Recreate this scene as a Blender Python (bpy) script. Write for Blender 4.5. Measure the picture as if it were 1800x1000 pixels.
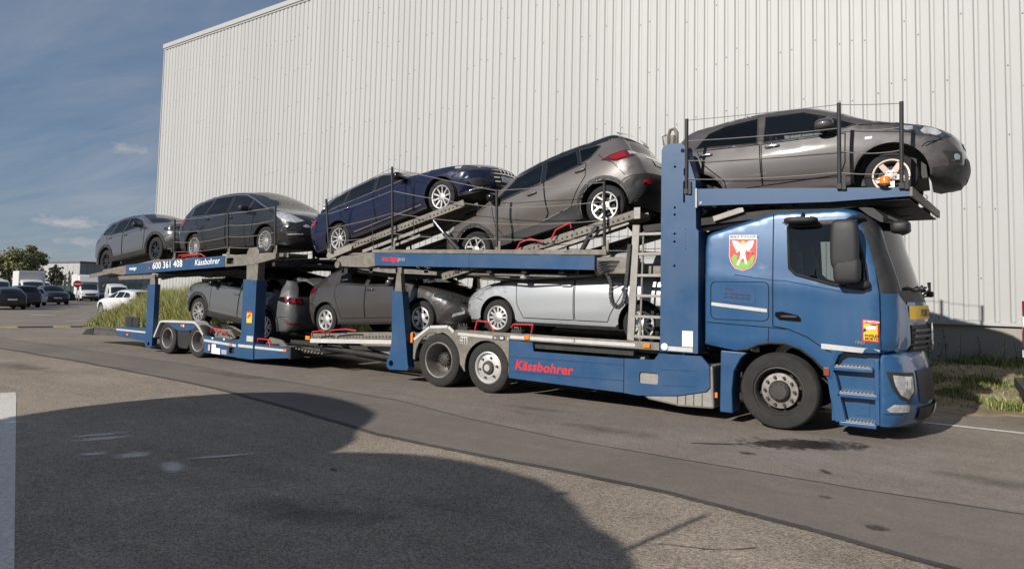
import bpy, bmesh, math, random
import numpy as np
from mathutils import Vector, Matrix
from mathutils.geometry import delaunay_2d_cdt
from mathutils.bvhtree import BVHTree
R = math.radians
random.seed(7); rng = np.random.default_rng(7)
for o in list(bpy.data.objects): bpy.data.objects.remove(o)
scn = bpy.context.scene
COL = scn.collection

# ------------------------------------------------------------------ camera
YAW, PITCH, ROLL = 0.5895, 0.0584, 0.0214
fw = Vector((-math.sin(YAW)*math.cos(PITCH), math.cos(YAW)*math.cos(PITCH), math.sin(PITCH)))
rt0 = Vector((math.cos(YAW), math.sin(YAW), 0)); up0 = rt0.cross(fw)
rt = rt0*math.cos(ROLL)+up0*math.sin(ROLL); up = -rt0*math.sin(ROLL)+up0*math.cos(ROLL)
cam = bpy.data.objects.new('camera', bpy.data.cameras.new('camera')); COL.objects.link(cam)
M = Matrix((rt, up, -fw)).transposed().to_4x4(); M.translation = (1.8686, -8.9536, 1.6675)
cam.matrix_world = M
cam.data.sensor_width = 36; cam.data.lens = 36*1158.15/1800; cam.data.shift_y = -52.39/1800
cam.data.clip_start = .05; cam.data.clip_end = 6000
scn.camera = cam
scn.render.resolution_x, scn.render.resolution_y = 1024, 568

# ------------------------------------------------------------------ sky, sun, exposure
SUND = Vector((0.21, 1.0, -0.53)).normalized()          # the way the light travels
elev = math.asin(-SUND.z); azim = math.atan2(-SUND.x, -SUND.y)
w = bpy.data.worlds.new('World'); scn.world = w; w.use_nodes = True
nt = w.node_tree; N = nt.nodes; L = nt.links; N.clear()
out = N.new('ShaderNodeOutputWorld'); bg = N.new('ShaderNodeBackground'); sky = N.new('ShaderNodeTexSky')
sky.sky_type = 'NISHITA'; sky.sun_disc = False; sky.sun_elevation = elev; sky.sun_rotation = azim
sky.air_density = 1.0; sky.dust_density = .08; sky.ozone_density = 2.6
bg.inputs[1].default_value = .060
tc = N.new('ShaderNodeTexCoord'); sep = N.new('ShaderNodeSeparateXYZ'); L.new(tc.outputs['Generated'], sep.inputs[0])
def wm(op, a, b=None, c=None):
    n = N.new('ShaderNodeMath'); n.operation = op
    for i, v in enumerate((a, b, c)):
        if v is None: continue
        if isinstance(v, (int, float)): n.inputs[i].default_value = v
        else: L.new(v, n.inputs[i])
    return n.outputs[0]
def wnoise(vec, scale, det, rough, dist=0):
    n = N.new('ShaderNodeTexNoise'); n.inputs['Scale'].default_value = scale; n.inputs['Detail'].default_value = det
    n.inputs['Roughness'].default_value = rough; n.inputs['Distortion'].default_value = dist
    L.new(vec, n.inputs['Vector']); return n.outputs[0]
# thin cirrus over the whole sky: direction projected to a high plane
zc = wm('MAXIMUM', wm('ADD', sep.outputs[2], .06), .03)
px = wm('DIVIDE', sep.outputs[0], zc); py = wm('DIVIDE', sep.outputs[1], zc)
cmb = N.new('ShaderNodeCombineXYZ'); L.new(wm('MULTIPLY', px, .35), cmb.inputs[0]); L.new(wm('MULTIPLY', py, 1.5), cmb.inputs[1])
ci = wnoise(cmb.outputs[0], .9, 7, .62, .6)
ci = wm('MULTIPLY', wm('POWER', wm('MULTIPLY', wm('MAXIMUM', wm('SUBTRACT', ci, .34), 0), 3.0), 1.2), .38)
# small fair-weather puffs low over the horizon, scattered all round
at = wm('ARCTAN2', sep.outputs[1], sep.outputs[0])
cm2 = N.new('ShaderNodeCombineXYZ'); L.new(wm('MULTIPLY', at, 30.0), cm2.inputs[0]); L.new(wm('MULTIPLY', sep.outputs[2], 60.0), cm2.inputs[1])
pn = wm('MULTIPLY', wm('SUBTRACT', wnoise(cm2.outputs[0], 1.6, 6, .6), .5), 3.4)
pf = None
for az, el, wd, ht, am in ((2.755, .0765, .034, .0085, .8), (2.736, .0525, .040, .006, .45), (2.697, .176, .022, .007, .45), (2.789, .0775, .012, .004, .35), (2.2, .13, .07, .02, .6), (1.3, .10, .06, .018, .6), (.4, .14, .07, .02, .6), (-.5, .11, .06, .018, .6), (-1.5, .16, .08, .02, .6), (-2.4, .12, .06, .018, .6)):
    dx = wm('DIVIDE', wm('SUBTRACT', at, az), wd); dz = wm('DIVIDE', wm('SUBTRACT', sep.outputs[2], el), ht)
    d = wm('SQRT', wm('ADD', wm('MULTIPLY', dx, dx), wm('MULTIPLY', dz, dz)))
    v = wm('MULTIPLY', wm('MINIMUM', wm('MAXIMUM', wm('SUBTRACT', wm('ADD', pn, 1.05), d), 0), 1.0), am)
    pf = v if pf is None else wm('MAXIMUM', pf, v)
cl = wm('MINIMUM', wm('ADD', wm('MULTIPLY', ci, 1.0), pf), .9)
mx = N.new('ShaderNodeMix'); mx.data_type = 'RGBA'; L.new(cl, mx.inputs[0])
veil = N.new('ShaderNodeMix'); veil.data_type = 'RGBA'; veil.inputs[0].default_value = .55; L.new(sky.outputs[0], veil.inputs[6]); veil.inputs[7].default_value = (2.6, 4.0, 6.4, 1); L.new(veil.outputs[2], mx.inputs[6]); mx.inputs[7].default_value = (7.6, 7.6, 7.9, 1)
L.new(mx.outputs[2], bg.inputs[0]); L.new(bg.outputs[0], out.inputs[0])
sl = bpy.data.lights.new('sun', 'SUN'); sl.energy = 5.0; sl.angle = R(.53); sl.color = (1, .945, .875)
sun = bpy.data.objects.new('sun', sl); COL.objects.link(sun)
sun.rotation_euler = SUND.to_track_quat('-Z', 'Y').to_euler(); sun.location = (-10, -40, 30)
vs = scn.view_settings; vs.view_transform = 'Standard'; vs.look = 'None'; vs.exposure = .05; vs.gamma = 1; vs.use_curve_mapping = False
scn.render.engine = 'CYCLES'
scn.cycles.max_bounces = 8; scn.cycles.transparent_max_bounces = 24; scn.cycles.sample_clamp_indirect = 6
scn.cycles.caustics_reflective = False; scn.cycles.caustics_refractive = False

# ------------------------------------------------------------------ materials
def srgb(r, g, b):
    return tuple(((c/255)/12.92 if c/255 <= .04045 else ((c/255+.055)/1.055)**2.4) for c in (r, g, b))
MATS = {}
def mat(name, col=(.5, .5, .5), rough=.5, metal=0., coat=0., var=0., vscale=3., dirt=0., dirtcol=(.22, .19, .15), bump=0., bscale=200., emis=None, spec=.5, coatr=.04, streak=False, drough=.25):
    if name in MATS: return MATS[name]
    m = bpy.data.materials.new(name); m.use_nodes = True; t = m.node_tree; nn = t.nodes; ll = t.links
    b = nn['Principled BSDF']
    b.inputs['Roughness'].default_value = rough; b.inputs['Metallic'].default_value = metal
    b.inputs['Coat Weight'].default_value = coat; b.inputs['Coat Roughness'].default_value = coatr
    b.inputs['Specular IOR Level'].default_value = spec
    c4 = (*col, 1); b.inputs['Base Color'].default_value = c4
    if emis: b.inputs['Emission Color'].default_value = (*emis[:3], 1); b.inputs['Emission Strength'].default_value = emis[3]
    if var or dirt or bump:
        co = nn.new('ShaderNodeTexCoord')
        src = co.outputs['Object']
        if streak:
            mp = nn.new('ShaderNodeMapping'); mp.inputs['Scale'].default_value = (1, 1, .12); ll.new(src, mp.inputs[0]); src = mp.outputs[0]
    cur = None
    if var:
        n = nn.new('ShaderNodeTexNoise'); n.inputs['Scale'].default_value = vscale; n.inputs['Detail'].default_value = 8; n.inputs['Roughness'].default_value = .65
        ll.new(src, n.inputs['Vector'])
        r = nn.new('ShaderNodeValToRGB'); r.color_ramp.elements[0].position = .3; r.color_ramp.elements[1].position = .7
        r.color_ramp.elements[0].color = (*[c*(1-var) for c in col], 1); r.color_ramp.elements[1].color = (*[min(1, c*(1+var)) for c in col], 1)
        ll.new(n.outputs[0], r.inputs[0]); cur = r.outputs[0]
    if dirt:
        n = nn.new('ShaderNodeTexNoise'); n.inputs['Scale'].default_value = 2.2; n.inputs['Detail'].default_value = 9; n.inputs['Roughness'].default_value = .7
        ll.new(src, n.inputs['Vector'])
        r = nn.new('ShaderNodeMapRange'); r.inputs[1].default_value = .45; r.inputs[2].default_value = .8; r.inputs[3].default_value = 0; r.inputs[4].default_value = dirt
        ll.new(n.outputs[0], r.inputs[0])
        x = nn.new('ShaderNodeMix'); x.data_type = 'RGBA'; ll.new(r.outputs[0], x.inputs[0])
        if cur: ll.new(cur, x.inputs[6])
        else: x.inputs[6].default_value = c4
        x.inputs[7].default_value = (*dirtcol, 1); cur = x.outputs[2]
        rr = nn.new('ShaderNodeMapRange'); rr.inputs[1].default_value = .3; rr.inputs[2].default_value = .8; rr.inputs[3].default_value = rough; rr.inputs[4].default_value = min(1, rough+drough)
        ll.new(n.outputs[0], rr.inputs[0]); ll.new(rr.outputs[0], b.inputs['Roughness'])
    if cur: ll.new(cur, b.inputs['Base Color'])
    if bump:
        n = nn.new('ShaderNodeTexNoise'); n.inputs['Scale'].default_value = bscale; n.inputs['Detail'].default_value = 4; ll.new(src, n.inputs['Vector'])
        bp = nn.new('ShaderNodeBump'); bp.inputs['Strength'].default_value = bump; bp.inputs['Distance'].default_value = .01
        ll.new(n.outputs[0], bp.inputs['Height']); ll.new(bp.outputs[0], b.inputs['Normal'])
    MATS[name] = m; return m
def glassmat(name, tint, refl=1.0, rough=.0, ior=1.55):
    m = bpy.data.materials.new(name); m.use_nodes = True; t = m.node_tree; nn = t.nodes; ll = t.links; nn.clear()
    o = nn.new('ShaderNodeOutputMaterial'); tr = nn.new('ShaderNodeBsdfTransparent'); gl = nn.new('ShaderNodeBsdfGlossy')
    tr.inputs[0].default_value = (*tint, 1); gl.inputs['Roughness'].default_value = rough; gl.inputs[0].default_value = (refl, refl, refl, 1)
    fr = nn.new('ShaderNodeFresnel'); fr.inputs[0].default_value = ior
    ad = nn.new('ShaderNodeMixShader'); ll.new(fr.outputs[0], ad.inputs[0]); ll.new(tr.outputs[0], ad.inputs[1]); ll.new(gl.outputs[0], ad.inputs[2])
    ll.new(ad.outputs[0], o.inputs[0]); MATS[name] = m; return m
def paint(name, col, metal=.55, rough=.38, dirt=.12):
    return mat(name, col, rough=rough, metal=metal*.6, coat=.9, coatr=.06, dirt=dirt*.7, dirtcol=(.16, .145, .125), drough=.06)
BLUE = mat('truck_blue', srgb(31, 72, 110), rough=.34, coat=.35, coatr=.12, var=.05, vscale=1.4, dirt=.20, dirtcol=(.11, .12, .125), bump=.02, bscale=6)
BLUE2 = mat('cab_blue', srgb(35, 80, 121), rough=.30, metal=.1, coat=.7, coatr=.06, dirt=.14, dirtcol=(.10, .115, .13), streak=True, drough=.12)
STEEL = mat('galvanised_steel', (.205, .188, .162), rough=.55, metal=.35, var=.28, vscale=9, dirt=.75, dirtcol=(.13, .10, .075), bump=.25, bscale=60)
ALU = mat('aluminium', (.30, .285, .26), rough=.45, metal=.4, var=.15, vscale=12, dirt=.4, dirtcol=(.2, .18, .15))
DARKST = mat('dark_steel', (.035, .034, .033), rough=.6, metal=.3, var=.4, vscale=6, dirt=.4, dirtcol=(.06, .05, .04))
BLACK = mat('black_plastic', (.018, .018, .019), rough=.5, var=.2, vscale=8, dirt=.2, dirtcol=(.07, .065, .06))
GLOSSB = mat('gloss_black', (.008, .008, .009), rough=.12, coat=.6)
RUBBER = mat('tyre_rubber', (.022, .021, .020), rough=.85, var=.3, vscale=7, dirt=.5, dirtcol=(.075, .062, .05), bump=.2, bscale=90)
RUBBER2 = mat('car_tyre_rubber', (.016, .016, .016), rough=.8, var=.25, vscale=9, dirt=.25, dirtcol=(.06, .052, .045))
RIMS = mat('alloy_silver', (.66, .65, .63), rough=.3, metal=.85, dirt=.3, dirtcol=(.2, .17, .14))
RIMD = mat('rim_dark', (.02, .02, .02), rough=.6, metal=.2)
RIMBR = mat('alloy_dusty', (.5, .42, .37), rough=.4, metal=.7, dirt=.5, dirtcol=(.2, .15, .12))
RIMW = mat('painted_steel_rim', (.55, .54, .52), rough=.4, metal=.4, dirt=.55, dirtcol=(.16, .13, .1))
RIMT = mat('worn_truck_rim', (.27, .25, .23), rough=.45, metal=.5, var=.3, vscale=14, dirt=.8, dirtcol=(.06, .05, .042))
CHROME = mat('chrome', (.8, .8, .8), rough=.12, metal=1.)
RED = mat('red_powder_coat', srgb(196, 40, 36), rough=.4, coat=.3, dirt=.3, dirtcol=(.12, .05, .04))
ORANGE = mat('amber_lens', (.85, .22, .02), rough=.2, coat=.6)
WHITEP = mat('white_reflective', (.52, .51, .49), rough=.45, var=.12, vscale=18, dirt=.45, dirtcol=(.3, .27, .23))
TAILR = mat('tail_lamp_red', (.24, .004, .007), rough=.08, coat=1.)
TAILD = mat('tail_lamp_dark', (.09, .006, .012), rough=.06, coat=1.)
LAMP = mat('headlamp_reflector', (.50, .50, .50), rough=.16, metal=.4, var=.45, vscale=11, coat=1.)
LAMPD = mat('headlamp_dark', (.06, .065, .07), rough=.1, metal=.4, var=.7, vscale=20, coat=1.)
INTER = mat('interior_trim', (.17, .165, .16), rough=.85)
SEATM = mat('seat_fabric', (.075, .073, .072), rough=.9)
YELLOW = mat('yellow_vinyl', srgb(236, 190, 40), rough=.45, dirt=.15)
REDV = mat('red_vinyl', srgb(214, 38, 34), rough=.45)
WHITEV = mat('white_vinyl', (.82, .82, .80), rough=.45, dirt=.1)
GREENV = mat('green_vinyl', srgb(110, 172, 52), rough=.45)
BLACKV = mat('black_vinyl', (.012, .012, .013), rough=.45)
GREYV = mat('grey_vinyl', (.35, .38, .42), rough=.45)
NAVYV = mat('navy_vinyl', srgb(22, 48, 92), rough=.45)
SKINV = mat('gold_vinyl', srgb(232, 176, 70), rough=.45)
GLASS = glassmat('tinted_glass', (.55, .60, .59), ior=1.7)
GLASSD = glassmat('privacy_glass', (.10, .11, .12))
GLASSW = glassmat('windscreen_glass', (.34, .38, .38), ior=2.1)
GLASSC = glassmat('clear_glass', (.82, .90, .86), ior=1.32)
PLATEM = mat('number_plate_white', (.78, .78, .76), rough=.4, dirt=.1)

def softmat(name, col, rough, scale, k, edge=1.0, amp=1.7):
    """a stain, worn paint or painted light patch that thins out towards its edge"""
    m = mat(name, col, rough=rough, var=.3, vscale=30); t = m.node_tree; nn = t.nodes; ll = t.links; b = nn['Principled BSDF']
    co = nn.new('ShaderNodeTexCoord'); a = nn.new('ShaderNodeVectorMath'); a.operation = 'SUBTRACT'; a.inputs[1].default_value = (.5, .5, 0); ll.new(co.outputs['Generated'], a.inputs[0])
    c = nn.new('ShaderNodeVectorMath'); c.operation = 'MULTIPLY'; c.inputs[1].default_value = (2, 2, 0); ll.new(a.outputs[0], c.inputs[0])
    l = nn.new('ShaderNodeVectorMath'); l.operation = 'LENGTH'; ll.new(c.outputs[0], l.inputs[0])
    n = nn.new('ShaderNodeTexNoise'); n.inputs['Scale'].default_value = scale; n.inputs['Detail'].default_value = 8; n.inputs['Roughness'].default_value = .7; ll.new(co.outputs['Object'], n.inputs['Vector'])
    def ma(op, x, y):
        q = nn.new('ShaderNodeMath'); q.operation = op
        for i, v in enumerate((x, y)):
            if isinstance(v, (int, float)): q.inputs[i].default_value = v
            else: ll.new(v, q.inputs[i])
        return q.outputs[0]
    v = ma('MULTIPLY', ma('ADD', ma('SUBTRACT', edge*.75, l.outputs['Value']), ma('MULTIPLY', ma('SUBTRACT', n.outputs[0], .5), amp)), k)
    v = ma('MINIMUM', ma('MAXIMUM', v, 0), .92); ll.new(v, b.inputs['Alpha']); return m

# ------------------------------------------------------------------ mesh helpers
class MB:
    def __init__(s): s.v = []; s.f = []; s.m = []
    def add(s, vs_, fs, mi=0):
        o = len(s.v); s.v += [tuple(map(float, p)) for p in vs_]; s.f += [tuple(i+o for i in f) for f in fs]; s.m += [mi]*len(fs); return s
    def box(s, x0, x1, y0, y1, z0, z1, mi=0):
        return s.add([(x0,y0,z0),(x1,y0,z0),(x1,y1,z0),(x0,y1,z0),(x0,y0,z1),(x1,y0,z1),(x1,y1,z1),(x0,y1,z1)],
                     [(0,3,2,1),(4,5,6,7),(0,1,5,4),(1,2,6,5),(2,3,7,6),(3,0,4,7)], mi)
    def prism(s, poly, y0, y1, mi=0):                      # polygon in x,z pushed through y
        a = sum(poly[i][0]*poly[(i+1)%len(poly)][1]-poly[(i+1)%len(poly)][0]*poly[i][1] for i in range(len(poly)))
        if a < 0: poly = poly[::-1]
        n = len(poly)
        return s.add([(x,y0,z) for x,z in poly]+[(x,y1,z) for x,z in poly],
                     [tuple(range(n)), tuple(range(2*n-1,n-1,-1))]+[(i,i+n,(i+1)%n+n,(i+1)%n) for i in range(n)], mi)
    def bar(s, p0, p1, wd, ht, mi=0, upv=(0,0,1)):
        p0 = Vector(p0); p1 = Vector(p1); d = (p1-p0).normalized(); u = Vector(upv)
        sd = d.cross(u); sd = sd.normalized() if sd.length > 1e-4 else Vector((1,0,0)); u = sd.cross(d)
        V = []
        for p in (p0, p1):
            for a, b in ((-1,-1),(1,-1),(1,1),(-1,1)): V.append(p+sd*a*wd/2+u*b*ht/2)
        return s.add(V, [(0,1,2,3),(7,6,5,4),(0,4,5,1),(1,5,6,2),(2,6,7,3),(3,7,4,0)], mi)
    def tube(s, pts, r, n=8, mi=0, cap=True):
        pts = [Vector(p) for p in pts]; V = []; F = []
        pu = None
        for i, p in enumerate(pts):
            d = (pts[min(i+1,len(pts)-1)]-pts[max(i-1,0)])
            d = d.normalized() if d.length > 1e-7 else Vector((0,0,1))
            if pu is None:
                a = Vector((0,0,1)) if abs(d.z) < .9 else Vector((1,0,0)); pu = d.cross(a).normalized()
            pu = (pu-d*pu.dot(d)).normalized(); q = d.cross(pu)
            rr = r[i] if isinstance(r, (list, tuple)) else r
            for k in range(n):
                t = 2*math.pi*k/n; V.append(p+pu*math.cos(t)*rr+q*math.sin(t)*rr)
        for i in range(len(pts)-1):
            for k in range(n): F.append((i*n+k, i*n+(k+1)%n, (i+1)*n+(k+1)%n, (i+1)*n+k))
        if cap: F.append(tuple(range(n-1,-1,-1))); F.append(tuple(range((len(pts)-1)*n, len(pts)*n)))
        return s.add(V, F, mi)
    def cyl(s, p0, p1, r, n=16, mi=0): return s.tube([p0, p1], r, n, mi)
    def lathe(s, prof, n=32, c=(0,0,0), mi=0, a0=0, a1=2*math.pi):     # profile (radius, y) turned about the y axis
        full = abs(a1-a0-2*math.pi) < 1e-6; k = len(prof); V = []; F = []; m = n if full else n+1
        for i in range(m):
            t = a0+(a1-a0)*i/n
            for r, y in prof: V.append((c[0]+r*math.cos(t), c[1]+y, c[2]+r*math.sin(t)))
        for i in range(n):
            for j in range(k-1):
                a = i*k+j; b = ((i+1)%m)*k+j; F.append((a, b, b+1, a+1))
        return s.add(V, F, mi)
    def blob(s, c, r, e=.6, nu=14, nv=9, mi=0):             # rounded box (superellipsoid)
        V = []; F = []
        sg = lambda t, p: math.copysign(abs(t)**p, t)
        for j in range(nv+1):
            ph = -math.pi/2+math.pi*j/nv
            for i in range(nu):
                th = 2*math.pi*i/nu
                V.append((c[0]+r[0]*sg(math.cos(ph), e)*sg(math.cos(th), e), c[1]+r[1]*sg(math.cos(ph), e)*sg(math.sin(th), e), c[2]+r[2]*sg(math.sin(ph), e)))
        for j in range(nv):
            for i in range(nu): F.append((j*nu+i, j*nu+(i+1)%nu, (j+1)*nu+(i+1)%nu, (j+1)*nu+i))
        return s.add(V, F, mi)
    def ymirror(s, c):                                      # add the mirror image about the plane y=c
        o = len(s.v); s.v += [(x, 2*c-y, z) for x, y, z in s.v]; n = len(s.f)
        s.f += [tuple(i+o for i in reversed(f)) for f in s.f[:n]]; s.m += s.m[:n]; return s
    def mesh(s, name, mats, smooth=None):
        me = bpy.data.meshes.new(name); me.from_pydata(s.v, [], s.f)
        for m in (mats if isinstance(mats, (list, tuple)) else [mats]): me.materials.append(m)
        if any(s.m): me.polygons.foreach_set('material_index', s.m)
        if smooth:
            me.shade_smooth(); me.set_sharp_from_angle(angle=R(smooth))
        me.update(); return me
    def build(s, name, mats, parent=None, off=(0,0,0), bevel=0, smooth=None):
        if off != (0,0,0): s.v = [(x-off[0], y-off[1], z-off[2]) for x, y, z in s.v]
        return link(name, s.mesh(name, mats, smooth), parent, bevel)
def link(name, me, parent=None, bevel=0):
    o = bpy.data.objects.new(name, me); COL.objects.link(o); o.parent = parent
    if bevel:
        b = o.modifiers.new('bevel', 'BEVEL'); b.width = bevel; b.segments = 2; b.limit_method = 'ANGLE'; b.angle_limit = R(40)
    return o
def tag(o, label=None, cat=None, group=None, kind=None):
    if label: o['label'] = label
    if cat: o['category'] = cat
    if group: o['group'] = group
    if kind: o['kind'] = kind
    return o
def empty(name, loc=(0,0,0), label=None, cat=None, group=None):
    o = bpy.data.objects.new(name, None); COL.objects.link(o); o.location = loc; o.empty_display_size = .2
    return tag(o, label, cat, group)
def copy_tree(o, parent=None):
    c = o.copy(); COL.objects.link(c); c.parent = parent
    for ch in list(o.children): copy_tree(ch, c)
    return c
def text_mesh(name, s, size, m, parent, mat4, shear=0, bold=0, align='LEFT', depth=.0, fit=None):
    cu = bpy.data.curves.new(name, 'FONT'); cu.body = s; cu.size = size; cu.shear = shear; cu.offset = bold; cu.align_x = align; cu.extrude = depth; cu.resolution_u = 3; cu.space_character = 1.0+bold*12
    t = bpy.data.objects.new(name, cu); COL.objects.link(t)
    me = bpy.data.meshes.new_from_object(t.evaluated_get(bpy.context.evaluated_depsgraph_get()))
    bpy.data.objects.remove(t); bpy.data.curves.remove(cu)
    me.materials.clear(); me.materials.append(m)
    if fit:
        xs_ = [v.co.x for v in me.vertices]; me.transform(Matrix.Diagonal((fit/(max(xs_)-min(xs_)), 1, 1, 1)))
    me.transform(mat4)
    me.name = name
    return link(name, me, parent)
def side_text(name, s, x, z, size, m, parent, off=(0,0,0), y=-.004, slope=0, **k):   # reads left to right on a face that looks to -y
    M4 = Matrix.Translation((x-off[0], y-off[1], z-off[2])) @ Matrix.Rotation(-slope, 4, 'Y') @ Matrix.Rotation(R(90), 4, 'X')
    return text_mesh(name, s, size, m, parent, M4, **k)

def inpoly(P, poly):
    P = np.asarray(P, float); x, y = P[:,0], P[:,1]; ins = np.zeros(len(P), bool); q = np.asarray(poly, float); n = len(q)
    for i in range(n):
        x0, y0 = q[i]; x1, y1 = q[(i+1)%n]
        c = (y0 > y) != (y1 > y)
        if c.any():
            xi = x0+(y-y0)*(x1-x0)/((y1-y0) if y1 != y0 else 1e-9); ins ^= c & (x < xi)
    return ins
def densify(poly, step, closed=True):
    o = []; n = len(poly)
    for i in range(n if closed else n-1):
        a = np.array(poly[i], float); b = np.array(poly[(i+1)%n], float); k = max(1, int(math.ceil(np.linalg.norm(b-a)/step)))
        for j in range(k): o.append(a+(b-a)*j/k)
    if not closed: o.append(np.array(poly[-1], float))
    return np.array(o)
def spline(P, step=.05):
    """non-uniform Catmull-Rom through control rows; returns samples and the sample index of every control row"""
    P = np.asarray(P, float); n = len(P); d = np.maximum(np.linalg.norm(np.diff(P[:,:2], axis=0), axis=1), 1e-4)
    T = np.zeros_like(P)
    for i in range(n):
        if i == 0: T[i] = (P[1]-P[0])/d[0]
        elif i == n-1: T[i] = (P[-1]-P[-2])/d[-1]
        else: T[i] = ((P[i]-P[i-1])/d[i-1]*d[i]+(P[i+1]-P[i])/d[i]*d[i-1])/(d[i-1]+d[i])
    o = []; idx = []
    for i in range(n-1):
        k = max(1, int(round(d[i]/step))); idx.append(len(o))
        for j in range(k):
            t = j/k; h = d[i]
            p = (2*t**3-3*t*t+1)*P[i]+(t**3-2*t*t+t)*h*T[i]+(-2*t**3+3*t*t)*P[i+1]+(t**3-t*t)*h*T[i+1]
            p[2:] = P[i][2:]+(P[i+1][2:]-P[i][2:])*t
            o.append(p)
    idx.append(len(o)); o.append(P[-1]); return np.array(o), idx

# ------------------------------------------------------------------ shells: cars and cabs
REG = dict(U=(.05,.06,.0), N=(.30,.42,.11), n=(.2,.26,.09), H=(.11,.15,.05), W=(.05,.08,.10), R=(.09,.14,.045), T=(.13,.2,.07), B=(.2,.3,.07), Z=(.006,.03,.0))
def shell(outl, bottom, prof, plan, wins, holes, ridges=(), grid=.06, tcol=(.93,.72,.42), smooth_y=4):
    """outl: (x,z,region) over the top from front-low to rear-low; bottom: (x,z) from rear to front.
    wins: side window polygons; holes: [(ctrl0,ctrl1,name)] panes on the centre strip. Returns dict."""
    rows = [(x, z, *REG[r]) if isinstance(r, str) else (x, z, *r) for x, z, r in outl]
    up_, idx = spline(rows, .055)
    bt = np.array([(x, z, *REG['Z']) for x, z in bottom]) if len(bottom) else np.zeros((0,5))
    B = np.vstack([up_, bt]); nb = len(B); nup = len(up_)
    A0 = B; A1 = np.roll(B, -1, 0)
    pz = np.array(prof, float); zz = np.linspace(pz[0,0], pz[-1,0], 60); sp, _ = spline([(a, b, 0) for a, b in prof], .02)
    def base(P):
        wv = np.interp(P[:,1], sp[:,0], sp[:,1])
        x = P[:,0]; xf0, xf1, kf, xr0, xr1, kr = plan
        wv = wv*(1-kf*np.clip((x-xf0)/(xf1-xf0), 0, 1.2)**2-kr*np.clip((xr0-x)/(xr0-xr1), 0, 1.2)**2)
        for rd in ridges:
            if rd[0] == 'line':
                _, x0, z0, x1, z1, amp, wd = rd
                t = np.clip((x-x0)/(x1-x0), 0, 1); fade = np.clip(np.minimum((x-min(x0,x1)), (max(x0,x1)-x))/.25+.3, 0, 1)
                dz = P[:,1]-(z0+(z1-z0)*t); wv = wv+amp*np.exp(-(dz/wd)**2)*fade
            elif rd[0] == 'arch':
                _, cx, cz, ra, amp, wd = rd
                dd = np.hypot(x-cx, P[:,1]-cz)-ra; wv = wv+amp*np.exp(-(dd/wd)**2)
        return wv
    S0 = A0[:,:2]; SD = A1[:,:2]-S0; SL = np.maximum((SD**2).sum(1), 1e-9)
    def field(P):
        P = np.asarray(P, float); res = np.zeros(len(P))
        for s in range(0, len(P), 1500):
            Q = P[s:s+1500]; d = Q[:,None,:]-S0[None]
            t = np.clip((d*SD[None]).sum(2)/SL[None], 0, 1)
            dist = np.linalg.norm(d-t[:,:,None]*SD[None], axis=2)
            a = A0[None,:,2]+(A1[:,2]-A0[:,2])[None]*t; b = A0[None,:,3]+(A1[:,3]-A0[:,3])[None]*t
            u = np.clip(1-dist/b, 0, 1); res[s:s+1500] = (a*(1-np.sqrt(np.maximum(1-u*u, 0)))).max(1)
        return base(P)-res
    poly = B[:,:2]
    pts = [poly]; edges = [(i, (i+1)%nb) for i in range(nb)]; cnt = nb
    wd_ = []
    for wp in wins:
        q = densify(wp, .06); pts.append(q); edges += [(cnt+i, cnt+(i+1)%len(q)) for i in range(len(q))]; cnt += len(q); wd_.append(q)
    nconstr = cnt
    # free interior points
    nrm = np.zeros((nb,2)); tg = np.roll(poly,-1,0)-np.roll(poly,1,0); tg /= np.maximum(np.linalg.norm(tg,axis=1),1e-9)[:,None]; nrm[:,0] = tg[:,1]; nrm[:,1] = -tg[:,0]
    free = []
    for fr in (.1, .28, .55, .9):
        k = 1 if fr < .6 else 1
        free.append(poly[::k]-nrm[::k]*(B[::k,3]*fr)[:,None])
    xs = np.arange(poly[:,0].min(), poly[:,0].max(), grid); zs = np.arange(poly[:,1].min(), poly[:,1].max(), grid)
    gx, gz = np.meshgrid(xs, zs); gx[1::2] += grid/2; free.append(np.c_[gx.ravel(), gz.ravel()])
    allc = np.vstack(pts)
    kept = np.zeros((0,2))
    for F_ in free:
        F_ = F_[inpoly(F_, poly)]
        ref = np.vstack([allc, kept]); ok = np.ones(len(F_), bool)
        mind = .012 if len(F_) < 900 else grid*.55
        for s in range(0, len(F_), 800):
            dm = np.linalg.norm(F_[s:s+800,None]-ref[None], axis=2).min(1); ok[s:s+800] = dm > mind
        kept = np.vstack([kept, F_[ok]])
    V2 = np.vstack([allc, kept])
    ov, oe, of, orv, _, _ = delaunay_2d_cdt([Vector(p) for p in V2], edges, [], 0, 1e-5, True)
    ov = np.array([tuple(p) for p in ov]); of = [tuple(f) for f in of]
    cen = np.array([ov[list(f)].mean(0) for f in of]); ins = inpoly(cen, poly)
    b2o = {}
    for i, lst in enumerate(orv):
        for j in lst:
            if j < nb: b2o[j] = i
    y = field(ov)
    # relax the depth of interior vertices a little so the panels flow
    if smooth_y:
        nbh = [set() for _ in ov]
        for f, k in zip(of, ins):
            if k:
                for a in range(3): nbh[f[a]].add(f[a-1]); nbh[f[a-1]].add(f[a])
        fixed = set(b2o.values())
        for _ in range(smooth_y):
            y2 = y.copy()
            for i in range(len(ov)):
                if i not in fixed and nbh[i]: y2[i] = .5*y[i]+.5*np.mean([y[j] for j in nbh[i]])
            y = y2
    nv = len(ov)
    VR = np.c_[ov[:,0], -y, ov[:,1]]; VL = np.c_[ov[:,0], y, ov[:,1]]
    verts = [tuple(v) for v in VR]+[tuple(v) for v in VL]
    bodyF, panes = [], {}
    winid = np.full(len(of), -1)
    for k, wp in enumerate(wd_): winid[inpoly(cen, wp)] = k
    def ccw(f):
        a, b, c = (ov[i] for i in f); return f if (b[0]-a[0])*(c[1]-a[1])-(b[1]-a[1])*(c[0]-a[0]) > 0 else (f[0], f[2], f[1])
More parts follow.
